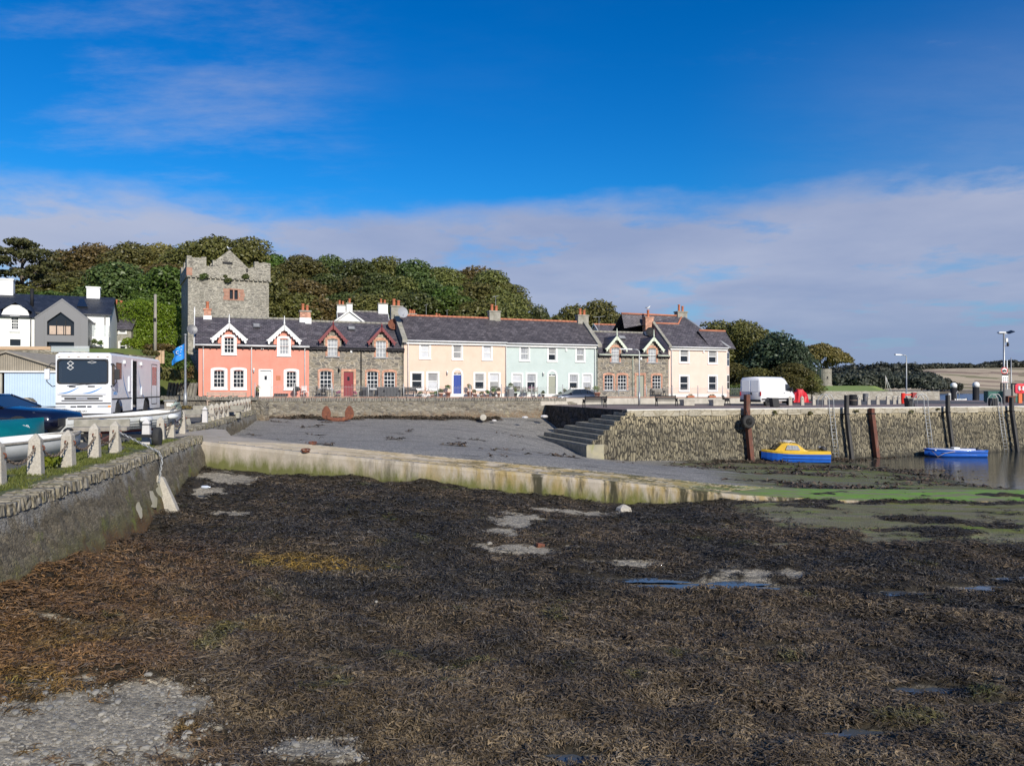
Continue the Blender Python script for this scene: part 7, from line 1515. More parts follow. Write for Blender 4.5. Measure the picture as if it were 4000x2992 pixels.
mb = MB(); mb.box(X(808), X(968), -.115, -.101, Zt(868), Zt(840)); pl = mb.build('number_plate', M['white'], r); mb = MB(); text_mesh(mb, 'Y296 EAY', .115, Matrix.Translation((X(895), -.118, Zt(854))) @ Matrix.Rotation(pi / 2, 4, 'X'), .001, bold=.003); mb.build('lettering', M['blackpaint'], pl)
mb = MB(); mb.box(X(830), X(945), -.013, -.0125, Zt(727), Zt(704)); text_mesh(mb, 'IVECO', .11, Matrix.Translation((X(887), -.02, Zt(715))) @ Matrix.Rotation(pi / 2, 4, 'X'), .003, bold=.004); mb.build('badge_lettering', M['alloy'], r)
def swoosh(pts, wid, y, name='decal_stripe', fx=None):
    mb = MB(); n = len(pts)
    for i in range(n - 1):
        (a, b), (c, d) = pts[i], pts[i + 1]; w0 = wid * sin(pi * (i + .15) / n) * .9 + .004; w1 = wid * sin(pi * (i + 1.15) / n) * .9 + .004
        q = [(a, b - w0), (c, d - w1), (c, d + w1 * .2), (a, b + w0 * .2)]; mb.add([fx(*p) for p in q], [(0, 1, 2, 3)])
    mb.build(name, M['decal'], r, fix=False)
for ox in (655, 897): swoosh([(X(ox + 205 * t), Zt(657 - 66 * t * t - 3 * t)) for t in np.linspace(0, 1, 12)], .05, 0, fx=lambda a, b: (a, -.054 if Zt(672) < b < Zt(600) else -.056, b))
for (y0, y1) in ((1.75, 3.05), (4.6, 5.9)): swoosh([(y0 + (y1 - y0) * (t ** 2.2), 2.85 - 1.95 * t + .1 * (t > .93)) for t in np.linspace(0, 1, 12)], .14, 0, fx=lambda a, b: (Wd + .006, a, b))
mb = MB(); text_mesh(mb, 'IVECO', .2, Matrix.Translation((Wd + .004, .62, 1.28)) @ Matrix.Rotation(pi / 2, 4, 'Z') @ Matrix.Rotation(pi / 2, 4, 'X'), .003, bold=.005); mb.build('side_lettering', M['decal'], r)
mb = MB(); mb.box(Wd, Wd + .012, 0.1, d0, .98, 1.05); mb.box(Wd, Wd + .012, d1, Ln, .98, 1.05); mb.build('side_trim', M['darktrim'], r)
for (a, b, c, d, mt) in ((.12, .42, 1.75, 2.65, 'glass'), (.75, 1.55, 2.05, 2.75, 'glass')): mb = MB(); mb.box(Wd - .01, Wd + .008, a, b, c, d); mb.ring([(a - .05, c - .05), (b + .05, c - .05), (b + .05, d + .05), (a - .05, d + .05)], [(a, c), (b, c), (b, d), (a, d)], 0, 0); mb.v[8:] = [(Wd + .012, x_, z_) for x_, _, z_ in mb.v[8:]]; mb.build('side_window', M[mt], r, fix=False)
rd = empty('rear_door', (0, 0, 0)); rd.parent = r
for c in (7.45, 7.95): mb = MB(); mb.box(Wd + .004, Wd + .012, c, c + .42, 1.7, 2.75); mb.build('pane', M['redglass'], rd)
mb = MB(); mb.ring([(7.3, .6), (8.5, .6), (8.5, 2.92), (7.3, 2.92)], [(7.34, .64), (8.46, .64), (8.46, 2.88), (7.34, 2.88)], Wd + .002, Wd + .01); mb.v = [(y_, x_, z_) for x_, y_, z_ in mb.v]; mb.build('frame', M['darktrim'], rd)
mb = MB(); mb.box(Wd - .62, Wd - .55, d1 - .06, d1, .5, dz1); mb.box(Wd - .02, Wd + .03, d0 - .07, d0 - .002, .42, dz1 + .05); mb.build('door_jamb', M['truckwhite'], r)
mb = MB(); mb.box(Wd, Wd + .06, 2.75, 3.1, 1.35, 2.15); mb.build('side_locker', M['truckwhite'], r, bevel=.02)
mb = MB(); mb.box(Wd, Wd + .05, 5.1, 5.4, 1.15, 1.6); mb.build('intake_box', M['truckwhite'], r, bevel=.01)
for yy in (1.95, 5.0): mb = MB(); mb.box(Wd, Wd + .09, yy, yy + .13, 2.78, 2.95); mb.build('marker_lamp', M['white'], r)
for k in range(6): x = X(655 + k * 100); mb = MB(); mb.box(x - .05, x + .05, -.02, .0, Zt(260), Zt(250)); mb.build('roof_lamp', M['paletimber'], r)
for s in (-1, 1):
    mb = MB(); xm = s * (Wd + .3); mb.tube([(s * Wd, -.05, 2.7), (s * (Wd + .12), -.18, 2.72), (xm, -.22, 2.5), (xm, -.22, 1.85), (s * (Wd + .1), -.12, 1.62), (s * Wd, -.05, 1.65)], .025, 6); a_ = mb.build('mirror_arm', M['darktrim'], r)
    mb = MB(); mb.box(xm - .11, xm + .11, -.26, -.12, 1.95, 2.45); mb.build('mirror', M['truckwhite' if s < 0 else 'darktrim'], a_, bevel=.03)
mb = MB(); mb.box(-.7, .6, 2.8, 4.2, Ht, Ht + .14); mb.box(-.6, .5, 4.6, 5.6, Ht, Ht + .12); mb.build('roof_unit', M['darktrim'], r)
for yy in (1.2, 6.25):
    for s in (-1, 1): wheel(r, s * (Wd - .16), yy, .42, .42, .27, 'x', 'alloy')
# white panel van
def vanbody():
    mb = MB(); st = [(0, .45, 2.55, .96, .80), (.06, .42, 2.68, .99, .84), (.8, .42, 2.72, .99, .86), (3.6, .42, 2.74, .99, .86), (4.15, .42, 2.62, .99, .82), (4.75, .42, 2.0, .98, .80), (5.0, .42, 1.68, .97, .84), (5.35, .42, 1.34, .95, .84), (5.75, .45, 1.10, .88, .78), (5.88, .55, .85, .78, .68)]
    secs = []
    for (x, zb_, zt_, w, wt) in st:
        zm = min(1.15, zb_ + (zt_ - zb_) * .6); secs.append([(x, -w * .95, zb_), (x, -w, zb_ + .15), (x, -w, zm), (x, -(w + wt) / 2, zt_ - .25 * min(1, zt_ - zm)), (x, -wt + .08, zt_ - .03), (x, 0, zt_ + .02), (x, wt - .08, zt_ - .03), (x, (w + wt) / 2, zt_ - .25 * min(1, zt_ - zm)), (x, w, zm), (x, w, zb_ + .15), (x, w * .95, zb_)])
    return mb.loft(secs, True, True, sm=True)
vx, vy = P(2897, 1585, 68.5)[:2]; r = empty('panel_van', (vx + 1.05 * .68 - .1, vy - .5, .27), radians(42), 'white high roofed panel van parked behind the pier edge', 'van')
r.scale = (1.07, 1.07, .95); vb = vanbody().build('body', M['vanwhite'], r)
for xx in (1.05, 4.75):
    for s in (-1, 1): wheel(r, xx, s * .88, .34, .35, .24, 'y'); 
for xx in (1.05, 4.75): mb = MB(); mb.prism([(xx + .47 * cos(t), .34 + .47 * sin(t)) for t in np.linspace(0, pi, 12)], -1.0, -.965); mb.build('wheel_arch', M['darktrim'], r)
mb = MB(); mb.box(-.06, .05, -.95, .95, .38, .62); mb.box(.05, 5.4, -1.005, -.95, .56, .72); mb.box(5.55, 5.92, -.8, .8, .45, .72); mb.build('bumper', M['darktrim'], r, bevel=.03)
mb = MB(); mb.add([(3.95, -.985, 1.42), (5.0, -.97, 1.36), (4.62, -.90, 2.02), (4.0, -.915, 2.08)], [(0, 1, 2, 3)]); mb.v = [(x_, y_ - .012, z_) for x_, y_, z_ in mb.v]; mb.build('side_window', M['glass'], r, fix=False)
mb = MB(); mb.add([(5.12, -.75, 1.58), (5.12, .75, 1.58), (4.55, .72, 2.26), (4.55, -.72, 2.26)], [(0, 1, 2, 3)]); mb.v = [(x_ + .03, y_, z_ + .04) for x_, y_, z_ in mb.v]; mb.build('windscreen', M['glass'], r, fix=False)
for s in (-1, 1):
    mb = MB(); mb.box(-.03, .1, s * .93 - .05, s * .93 + .05, .95, 1.35); mb.build('tail_light', M['redlens'], r, bevel=.02)
    mb = MB(); mb.box(-.012, .02, min(s * .05, s * .78), max(s * .05, s * .78), 1.35, 2.4); d = mb.build('rear_door', M['vanwhite'], r, bevel=.01); mb = MB(); mb.box(-.035, -.012, s * .12 - .07, s * .12 + .07, 1.05, 1.1); mb.build('handle', M['darktrim'], d)
    mb = MB(); mb.box(4.72, 4.85, min(s * .98, s * 1.2), max(s * .98, s * 1.2), 1.35, 1.72); mb.build('mirror', M['darktrim'], r, bevel=.02)
mb = MB(); mb.lathe([(0, -.02), (.09, -.015), (.09, 0), (0, .0)], (-.01, -.08, 1.2), 12, axis='x'); mb.build('badge', M['blackpaint'], r)
mb = MB(); mb.box(1.7, 3.3, -.998, -.984, 1.02, 1.06); mb.box(3.55, 3.57, -.998, -.97, .75, 2.2); mb.build('side_trim', M['truckwhite'], r); mb = MB(); mb.box(3.65, 3.82, -1.015, -.985, 1.2, 1.25); mb.build('door_handle', M['darktrim'], r)
# passenger cars
def car(label, loc_, rz, paint, L_=4.4, W=.87, Hh=1.45, hatch=True):
    r = empty('parked_car', loc_, rz, label, 'car'); k = L_ / 4.4; mb = MB()
    st = [(0, .35, .62, .70), (.1, .24, .78, .80), (.55, .22, .88, .86), (1.25, .22, .96, .87), (1.5, .22, .98, .87), (3.6, .22, 1.0, .87), (4.1, .26, 1.0, .83), (4.34, .34, .92, .78), (4.4, .42, .8, .7)]; secs = []
    for (x, z0, z1, w) in st: x *= k; w *= W / .87; secs.append([(x, -w * .9, z0), (x, -w, z0 + .14), (x, -w * 1.01, (z0 + z1) / 2), (x, -w * .97, z1 - .05), (x, -w * .86, z1), (x, 0, z1 + .04), (x, w * .86, z1), (x, w * .97, z1 - .05), (x, w * 1.01, (z0 + z1) / 2), (x, w, z0 + .14), (x, w * .9, z0)])
    mb.loft(secs, sm=True); mb.build('body', paint, r)
    g = [(1.28, .98, .98, .82), (2.05, .98, Hh - .04, .66), (3.2, .98, Hh, .64), (3.85, 1.0, Hh - .14, .60), (4.3 if hatch else 4.15, 1.0, 1.0, .72)]; secs = []
    for (x, z0, z1, w) in g: secs.append([(x * k, -.80, z0 - .03), (x * k, -w - .06 * (z1 - z0 < .1), z1), (x * k, w + .06 * (z1 - z0 < .1), z1), (x * k, .80, z0 - .03)])
    mb = MB(); mb.loft(secs, sm=False); mb.build('window', M['glass'], r)
    mb = MB(); secs = [[(x * k, -w - .012, z - .03), (x * k, -w + .05, z + .018), (x * k, w - .05, z + .018), (x * k, w + .012, z - .03)] for x, z, w in ((1.98, Hh - .09, .665), (2.05, Hh - .03, .665), (3.2, Hh + .01, .645), (3.85, Hh - .12, .605), (3.95, Hh - .2, .61))]; mb.loft(secs, sm=True)
    for s in (-1, 1):
        for (a, b) in (((1.3, .98, .82), (2.05, Hh - .04, .67)), ((2.75, .98, .82), (2.7, Hh - .01, .66)), ((3.55, .98, .82), (3.5, Hh - .06, .63)), ((4.28, 1., .76), (3.85, Hh - .13, .61))): mb.beam((a[0] * k, s * a[2], a[1]), (b[0] * k, s * b[2], b[1]), .05, .06)
    mb.build('roof', paint, r)
    for xx in (.82, 3.5):
        for s in (-1, 1):
            wheel(r, xx * k, s * (W - .10), .31, .31, .2, 'y'); mb = MB(); mb.prism([(xx * k + .39 * cos(t), .31 + .39 * sin(t)) for t in np.linspace(-.1, pi + .1, 12)], s * (W + .004) - .012, s * (W + .004) + .002); mb.build('wheel_arch', M['darktrim'], r)
    for s in (-1, 1):
        mb = MB(); mb.hexa([(.08, s * .48, .60), (.05, s * .76, .62), (.38, s * .84, .70), (.3, s * .5, .70)], [(.14, s * .48, .73), (.14, s * .76, .75), (.50, s * .845, .82), (.4, s * .5, .82)]); mb.build('headlight', M['lampglass'], r)
        mb = MB(); mb.box(1.5 * k, 1.66 * k, min(s * .86, s * 1.02), max(s * .86, s * 1.02), .96, 1.1); mb.build('mirror', paint, r, bevel=.03)
    mb = MB(); mb.box(-.03, .08, -.5, .5, .35, .6); mb.build('grille', M['darktrim'], r); return r
car('navy car whose shiny bonnet shows at the left edge in front of the truck', (-15.0, 26.0, .34), radians(176), M['navy'], 4.7, .9, 1.42).scale = (1.2, 1.12, 1.0)
x, y, z = P(2168, 1575, 71); car('dark slate blue hatchback parked at the pier end beside the black bench', (x - .1, y, .36), radians(20), M['slateblue'], 3.9, .84, 1.38)

# ---------------------------------------------------------------- boats
def hull(L_, B, H, bow=.35, keel=.0, n=14, m_=7, tr=.75, flare=.8, rise=.25, chine=False):
    secs = []
    for i in range(n + 1):
        t = i / n; b = B / 2 * (tr + (1 - tr) * sin(min(1, t * 1.7) * pi / 2)) if t < .6 else B / 2 * max(.015, 1 - ((t - .6) / .4) ** 2.2); zk = keel + (H * bow * max(0, (t - .72) / .28) ** 2.) ; zs = H + rise * max(0, t - .35) ** 2 * 1.6; x = L_ * t; row = []
        for j in range(m_ + 1):
            a = j / m_
            if chine: f = (min(1, a * 2.2) * (1 - .12) + .12 * a); zz_ = zk + (zs - zk) * (0.22 * min(1, a * 2.2) + .78 * max(0, (a - .45) / .55))
            else: f = sin(a * pi / 2) ** flare; zz_ = zk + (zs - zk) * (1 - cos(a * pi / 2)) ** .9
            row.append((f * b, zz_))
        secs.append([(x, -y, z) for y, z in row[::-1]] + [(x, y, z) for y, z in row[1:]])
    return secs
def boat(name, label, loc_, rz, secs, mat, cat='boat', inner='white', solid=True, gun='greytimber', gw=.035):
    r = empty(name, loc_, rz, label, cat); mb = MB(); mb.loft(secs, False, False, sm=True); mb.add(secs[0], [tuple(range(len(secs[0])))]); mb.build('hull', M[mat], r, fix=False)
    ins = [[(x, y * .94, max(z + .035, .1)) for x, y, z in s] for s in secs]; mb = MB(); mb.loft(ins, False, False, sm=True); mb.build('inside', M[inner], r, fix=False)
    if gun:
        for e in (0, -1): mb = MB(); mb.tube([s[e] for s in secs], gw, 6); mb.build('gunwale', M[gun], r)
    return r
M['boatwhite'] = nm('white_boat_paint', (.74, .75, .74), (.66, .68, .66), 2.5, .45, stains=[((.5, .5, .4), 3, .62, .8, (1, 1, 1))])
M['boatblue'] = nm('blue_boat_paint', (.012, .11, .52), (.02, .14, .60), 2, .35, coat=.3); M['boatyellow'] = nm('yellow_boat_paint', (.72, .46, .035), (.66, .40, .03), 2, .35, coat=.3)
M['teal'] = nm('teal_boat_cover', (.0, .155, .165), (.0, .115, .13), 1.6, .45, .3, 3)
# white dinghy along the bollards
boat('dinghy', 'white dinghy on the quay behind the nearest bollards', (-13.1, 15.6, .06), radians(83.8), hull(6.5, 1.6, .56, .5, .02, tr=.85, rise=.12), 'boatwhite')
# covered boat behind
s = hull(5.6, 1.7, .52, .3, .0, rise=.1); r = boat('covered_boat', 'boat under a taut teal cover beside the navy car', (-15.15, 17.2, .22), radians(76), s, 'boatwhite', gun=None)
mb = MB(); cv = []
for i, q in enumerate(s):
    t = i / (len(s) - 1); a, b = Vector(q[0]), Vector(q[-1]); row = []
    for j in range(9):
        f = j / 8; p = a.lerp(b, f); p.z += .36 * sin(pi * f) ** .7 * (1 - .25 * t) * (.5 + .5 * min(1, t * 6)) + .02; p.y *= 1.05; row.append(p)
    cv.append([row[0] + Vector((0, -.02, -.25 + .05 * sin(t * 22)))] + row + [row[-1] + Vector((0, .02, -.25 + .05 * sin(t * 19)))])
mb.loft(cv, False, False, sm=True); mb.add(cv[-1], [tuple(range(len(cv[-1])))]); c_ = mb.build('cover', M['teal'], r, fix=False)
q = Vector(cv[11][2]) + Vector((.0, -.05, -.06)); mb = MB(); text_mesh(mb, 'IDB', .16, Matrix.Translation(q) @ Matrix.Rotation(radians(-2), 4, 'Z') @ Matrix.Rotation(pi / 2 - .5, 4, 'X'), .004); mb.build('cover_lettering', M['boatwhite'], r)
# clinker boat on its trailer
dx, dy = 1.75, 5.6; ang = atan2(dy, dx); cz = .30; s = hull(5.9, 1.75, .62, .6, .0, n=16, m_=9, tr=.55, rise=.26)
r = boat('clinker_boat', 'white clinker rowing boat with red bottom on a trailer beside the truck', (-15.35, 25.9, cz), ang, s, 'boatwhite', gun='greytimber')
mb = MB()
for j in (4, 5, 6, 7):
    for e in (1, -1): mb.tube([(q[9 + e * j][0], q[9 + e * j][1] * 1.005, q[9 + e * j][2]) for q in s], .012, 4)
mb.build('plank_seam', M['galv'], r)
mb = MB(); rb = [[(x, y * 1.012, z - .008) for x, y, z in q[6:13]] for q in s]; mb.loft(rb, False, False, sm=True); mb.build('red_bottom', nm('red_antifouling', (.26, .03, .025), (.2, .03, .03), 3, .7), r, fix=False)
for t in (.3, .55, .75): i = int(t * 16); a, b = s[i][0], s[i][-1]; mb = MB(); mb.box(a[0] - .12, a[0] + .12, a[1] * .94, b[1] * .94, a[2] - .14, a[2] - .1); mb.build('thwart', M['greytimber'], r)
def fender(label, i, mat, ln=.5):
    a = s[i][0]; mb = MB(); mb.lathe([(.0, -ln / 2), (.09, -ln / 2 + .05), (.11, 0), (.09, ln / 2 - .05), (0, ln / 2)], (0, 0, 0), 10, axis='x'); p = r.matrix_basis @ Vector((a[0], a[1] - .12, a[2] - .14)); o = mb.build('fender', mat); o.location = p; o.rotation_euler.z = ang; tag(o, label, 'fender')
bpy.context.view_layer.update()
r.matrix_basis  # placed
fender('navy blue fender hanging on the stern quarter of the clinker boat', 3, plain('navy_fender', (.05, .09, .19), .5)); fender('cream fender hanging amidships on the clinker boat', 8, M['boatwhite'], .6); fender('cream fender hanging near the bow of the clinker boat', 12, M['boatwhite'], .5)
mb = MB(); a = Vector(s[-1][9]); 
for k in range(5): mb.tube([(a.x - .9 + .2 * k, -.25 + .1 * k, .9 + .05 * k), (a.x - .2, .05 * k - .1, 1.05), (a.x + .12, .02 * k, .55 - .12 * k)], .02, 5)
o = mb.build('rope', nm('faded_green_rope', (.25, .36, .31), (.4, .42, .38), 8, .9)); o.location = r.location; o.rotation_euler.z = ang; tag(o, 'tangle of faded green mooring rope over the clinker boat bow', 'rope')
tr_ = empty('boat_trailer', (-11.75, 25.45, 0.0), .21, 'black boat trailer with one fat tyre standing on the quay edge', 'trailer'); wheel(tr_, 0, 0, .33, .33, .2, 'x', 'darktrim'); mb = MB(); mb.beam((-.1, 0, .36), (-2.6, .05, .42), .1, .1); mb.build('axle', M['blackpaint'], tr_); mb = MB(); mb.beam((-1.1, -3.2, .25), (-1.7, 2.5, .42), .09, .12); mb.build('drawbar', M['rust'], tr_); wheel(tr_, -2.7, .05, .33, .33, .2, 'x', 'darktrim')
# yellow cabin cruiser aground
L_ = 4.8; px0, px1 = 3222, 2983; xr = P(px0, 1810, 57.4); rz = atan2(.25, -1)
zf = -3.74; s = hull(L_, 1.9, .78, .5, .0, tr=.85, rise=.18, chine=True)
r = empty('cabin_cruiser', (xr[0] + .1, 57.1, zf), radians(173), 'small yellow cabin cruiser with blue hull aground beside the pier', 'boat')
mb = MB(); mb.loft(s, False, False, sm=False); mb.add(s[0], [tuple(range(len(s[0])))]); mb.build('hull', M['boatblue'], r, fix=False)
mb = MB(); top = [[(x, y * 1.02, z) for x, y, z in (q[0], q[-1])] for q in s]
dk = [[(a[0], a[1], a[2] - .02), (a[0], a[1] * 1.0, a[2] + .10), (a[0], a[1] * .86, a[2] + .2 - .06 * (i > 10)), (a[0], b[1] * .86, b[2] + .2 - .06 * (i > 10)), (b[0], b[1], b[2] + .10), (b[0], b[1], b[2] - .02)] for i, (a, b) in enumerate(top)]
mb.loft(dk, True, True); mb.build('deck', M['boatyellow'], r)
cab = [(1.35, .72, .78), (1.9, .76, 1.15), (2.3, .74, 1.48), (3.15, .70, 1.55), (3.45, .66, 1.5), (3.95, .60, 1.0), (4.25, .45, .92)]
mb = MB(); mb.loft([[(x, -w, .85), (x, -w * .9, z), (x, 0, z + .04), (x, w * .9, z), (x, w, .85)] for x, w, z in cab]); cb_ = mb.build('cabin', M['boatyellow'], r, bevel=.03)
for sx in (-1, 1): mb = MB(); mb.add([(2.15, sx * .765, 1.05), (3.2, sx * .745, 1.07), (3.05, sx * .70, 1.42), (2.35, sx * .715, 1.38)], [(0, 1, 2, 3)]); mb.v = [(x_, y_ + sx * .012, z_) for x_, y_, z_ in mb.v]; mb.build('cabin_window', M['curtain'], cb_, fix=False)
mb = MB(); mb.add([(3.50, -.55, 1.44), (3.50, .55, 1.44), (3.92, .52, 1.04), (3.92, -.52, 1.04)], [(0, 1, 2, 3)]); mb.v = [(x_ + .03, y_, z_ + .02) for x_, y_, z_ in mb.v]; mb.build('windscreen', M['glass'], cb_, fix=False)
mb = MB(); mb.tube([(2.4, .5, 1.55), (2.5, .5, 1.66), (3.3, .5, 1.66), (3.4, .5, 1.56)], .02, 5); mb.tube([(2.4, -.5, 1.55), (2.5, -.5, 1.66), (3.3, -.5, 1.66), (3.4, -.5, 1.56)], .02, 5); mb.build('handrail', M['alloy'], cb_)
mb = MB()
for z in (.62, .40): mb.tube([(q[0][0], q[0][1] * 1.012, z + .1 * (i / 14) ** 2) for i, q in enumerate(s[:11])], .016, 4); mb.tube([(q[-1][0], q[-1][1] * 1.012, z + .1 * (i / 14) ** 2) for i, q in enumerate(s[:11])], .016, 4)
mb.build('rubbing_trim', M['blackpaint'], r)
mb = MB(); mb.lathe([(.0, 0), (.16, .03), (.19, .25), (.15, .45), (.0, .5)], (0, 0, 0), 10); mb.v = [tuple(Matrix.Translation((.15, .1, .95)) @ Matrix.Rotation(.9, 4, 'Y') @ Vector(v)) for v in mb.v]; om = mb.build('outboard_motor', M['darktrim'], r); mb = MB(); mb.beam((.1, .1, .95), (-.35, .1, .45), .12, .1); mb.lathe([(.0, 0), (.11, .02), (.11, .04), (0, .06)], (-.38, .1, .42), 8, axis='x'); mb.build('outboard_leg', M['darktrim'], om)
mb = MB(); mb.lathe([(.0, 0), (.13, .04), (.14, .2), (.1, .3), (0, .32)], (.55, -.2, .98), 10); mb.build('outboard_cowl', M['galv'], om)
# blue open boat afloat
xr = P(3838, 1785, 62.6); s = hull(4.6, 1.75, .55, .45, -.1, tr=.9, rise=.1, chine=True); r = boat('motor_boat', 'low bright blue open boat with white interior floating beside the pier', (xr[0], 62.6, -3.72), radians(176), s, 'boatblue', inner='boatwhite', gun='boatblue', gw=.06)
mb = MB(); mb.box(1.9, 4.05, -.62, .62, .52, .62); mb.box(1.9, 2.4, -.3, .3, .62, .78); mb.build('white_foredeck', M['boatwhite'], r, bevel=.05); mb = MB(); mb.lathe([(.0, 0), (.14, .03), (.15, .2), (0, .26)], (.4, 0, .5), 8); mb.build('engine_cover', M['darktrim'], r)
mb = MB(); mb.tube([(q[-1][0], q[-1][1] * 1.01, .36) for q in s[:12]], .02, 4); mb.build('rubbing_trim', M['blackpaint'], r)
mb = MB(); mb.tube([(4.2, .45, .5), (3.9, .8, .05), (3.4, .86, .35), (2.6, .9, .5)], .02, 5); o = mb.build('mooring_line', M['paletimber']); o.location = r.location; o.rotation_euler = r.rotation_euler; tag(o, 'loose mooring line looped over the side of the blue open boat', 'rope')
# ---------------------------------------------------------------- terrace railing and furniture
RD = SW + .46
r = empty('railing', (0, 0, 0), 0, 'long thin hooped iron railing along the terrace edge in front of the cottages', 'railing'); pp = [rs(px, RD) for px in (996, 1150, 1297, 1439, 1577, 1709, 1836, 1959, 2077, 2198, 2308, 2417, 2524, 2626, 2726, 2822, 2905)]
M['railgrey'] = plain('grey_railing_paint', (.36, .36, .36), .5); M['railpost'] = plain('pale_post_paint', (.42, .42, .41), .5)
for s in pp: x, y, _ = RF(s, RD); mb = MB(); mb.tube([(x, y, zterr(s)), (x, y, zterr(s) + 1.1)], .04, 6); mb.lathe([(.0, 0), (.05, .03), (.05, .06), (0, .1)], (x, y, zterr(s) + 1.09), 6); mb.build('post', M['railpost'], r)
for a, b in zip(pp[:-1], pp[1:]):
    mb = MB(); R = lambda s, h: RF(s, RD, zterr(s) + h); mb.beam(R(a, .12), R(b, .12), .035, .012); mb.beam(R(a, .86), R(b, .86), .035, .012); n = int((b - a) / .24)
    for k in range(n): s0 = a + (b - a) * (k + .25) / n; s1 = a + (b - a) * (k + .75) / n; mb.tube([R(s0, .1), R(s0, .92), R((s0 + s1) / 2, 1.0), R(s1, .92), R(s1, .1)], .008, 4, False)
    mb.build('railing_panel', M['railgrey'], r)
# black railing at the far right of the terrace
a, b = rs(2858, -.5), rs(2905, -.5) + .4; r = empty('side_railing', (0, 0, 0), 0, 'dark green railing with a small hedge between the corner house and the white van', 'railing'); mb = MB(); R = lambda s, h: RF(s, -.5, .6 + h)
for k in range(14): s = a + (b - a) * k / 13; mb.tube([R(s, 0), R(s, 1.3)], .02, 4)
mb.beam(R(a, .1), R(b, .1), .04, .03); mb.beam(R(a, 1.15), R(b, 1.15), .04, .03); mb.build('railing_panel', plain('dark_green_paint', (.03, .06, .045), .5), r)
x, y, _ = RF(rs(2885, 2.5), 2.5); shrub('hedge', 'low green hedge behind the dark railing beside the corner house', 'hedge', [(k * .6 - .9, 0, .9, .7, .5, .75) for k in range(4)], 1500, .1, 'leaf_green', (x, y, .5))
def T(px, d): s = rs(px, d); return RF(s, d, zterr(s) + .01)
def bench(label, loc_, rz, slat, leg, L_=1.6, group=None, arms=True, cat='bench'):
    r = empty('bench', loc_, rz, label, cat, group); h = L_ / 2
    for k in range(4): mb = MB(); mb.box(-h, h, -.24 + .12 * k, -.14 + .12 * k, .42, .45); mb.build('seat_slat', M[slat], r)
    for k in range(3): mb = MB(); mb.obox((0, .27 + .03 * k, .56 + .13 * k), (L_, .03, .10), rx=-.2); mb.build('backrest_slat', M[slat], r)
    for sx in (-h + .06, h - .06):
        mb = MB(); mb.prism([(-.26, 0), (-.18, 0), (-.16, .38), (.16, .38), (.22, 0), (.30, 0), (.24, .42), (.36, .92), (.30, .92), (.2, .5), (.18, .62), (-.24, .66), (-.26, .60), (-.16, .58), (-.2, .42)], sx - .03, sx + .03, plane='yz'); mb.build('leg', M[leg], r)
    return r
def chair(label, loc_, rz, mat, wicker=False, group=None):
    r = empty('garden_chair', loc_, rz, label, 'chair', group); w = .3 if wicker else .23
    if wicker:
        mb = MB(); mb.box(-w, w, -.3, .3, .12, .42); mb.build('seat', M[mat], r, bevel=.03); mb = MB(); mb.box(-w - .08, w + .08, .24, .34, .1, .88); mb.build('backrest', M[mat], r, bevel=.04)
        for sx in (-1, 1): mb = MB(); mb.box(min(sx * w, sx * (w + .1)), max(sx * w, sx * (w + .1)), -.3, .24, .0, .62); mb.build('armrest', M[mat], r, bevel=.03)
    else:
        mb = MB(); mb.box(-w, w, -.22, .22, .42, .45); mb.build('seat', M[mat], r); mb = MB()
        for k in range(4): mb.box(-w, w, .21, .23, .55 + .1 * k, .61 + .1 * k)
        mb.box(-w, -w + .03, .2, .235, .45, .95); mb.box(w - .03, w, .2, .235, .45, .95); mb.build('backrest', M[mat], r)
        for a in (-1, 1):
            for b in (-1, 1): mb = MB(); mb.tube([(a * (w - .02), b * .2, .42), (a * w, b * .23, 0)], .015, 5); mb.build('leg', M[mat], r)
    return r
def table(label, loc_, mat, w=.4):
    r = empty('garden_table', loc_, TH, label, 'table'); mb = MB(); mb.lathe([(w, 0), (w, .03), (0, .03)], (0, 0, .70), 14); mb.build('table_top', M[mat], r)
    for k in range(3): a = 2.1 * k; mb = MB(); mb.tube([(.08 * cos(a), .08 * sin(a), .7), (.3 * cos(a), .3 * sin(a), 0)], .018, 5); mb.build('leg', M[mat], r)
    return r
potplant('small potted conifer left of the white cottage door', T(1006, -.4), .95, .35, 'leaf_bright', 'blackpaint', 200, .05)
mb = MB(); mb.box(-.55, .55, -.15, .15, .05, .28)
for k in range(7): mb.box(-.5 + k * .155, -.44 + k * .155, -.18, -.15, .05, .3)
o = mb.build('cast_iron_trough', M['blackpaint']); o.location = T(1098, -.5); o.rotation_euler.z = TH; tag(o, 'low black iron trough on the terrace right of the white door', 'trough')
r = empty('barbecue', T(1158, -.8), TH, 'small round black barbecue standing before the coral cottage', 'barbecue'); mb = MB(); mb.lathe([(.0, .45), (.2, .5), (.3, .62), (.3, .66), (.22, .84), (0, .9)], (0, 0, 0), 12); mb.build('bowl', M['blackpaint'], r)
for k in range(3): a = 2.1 * k; mb = MB(); mb.tube([(.2 * cos(a), .2 * sin(a), .52), (.3 * cos(a), .3 * sin(a), 0)], .015, 5); mb.build('leg', M['galv'], r)
chair('white folding chair at the right end of the coral cottage', T(1192, -.6), TH + .3, 'white')
table('dark round bistro table before the left stone cottage window', T(1262, -1.2), 'blackpaint'); chair('dark metal chair left of the bistro table', T(1228, -1.2), TH - 1.4, 'blackpaint'); chair('dark metal chair right of the bistro table', T(1297, -1.2), TH + 1.4, 'blackpaint'); chair('dark metal chair behind the bistro table', T(1268, -.6), TH, 'blackpaint')
M['wicker'] = nm('charcoal_wicker', (.045, .047, .05), (.07, .07, .075), 25, .8, .3)
chair('charcoal wicker armchair right of the dark red door', T(1437, -.9), TH + .4, 'wicker', True); chair('charcoal wicker armchair beside the wicker sofa', T(1492, -.9), TH, 'wicker', True)
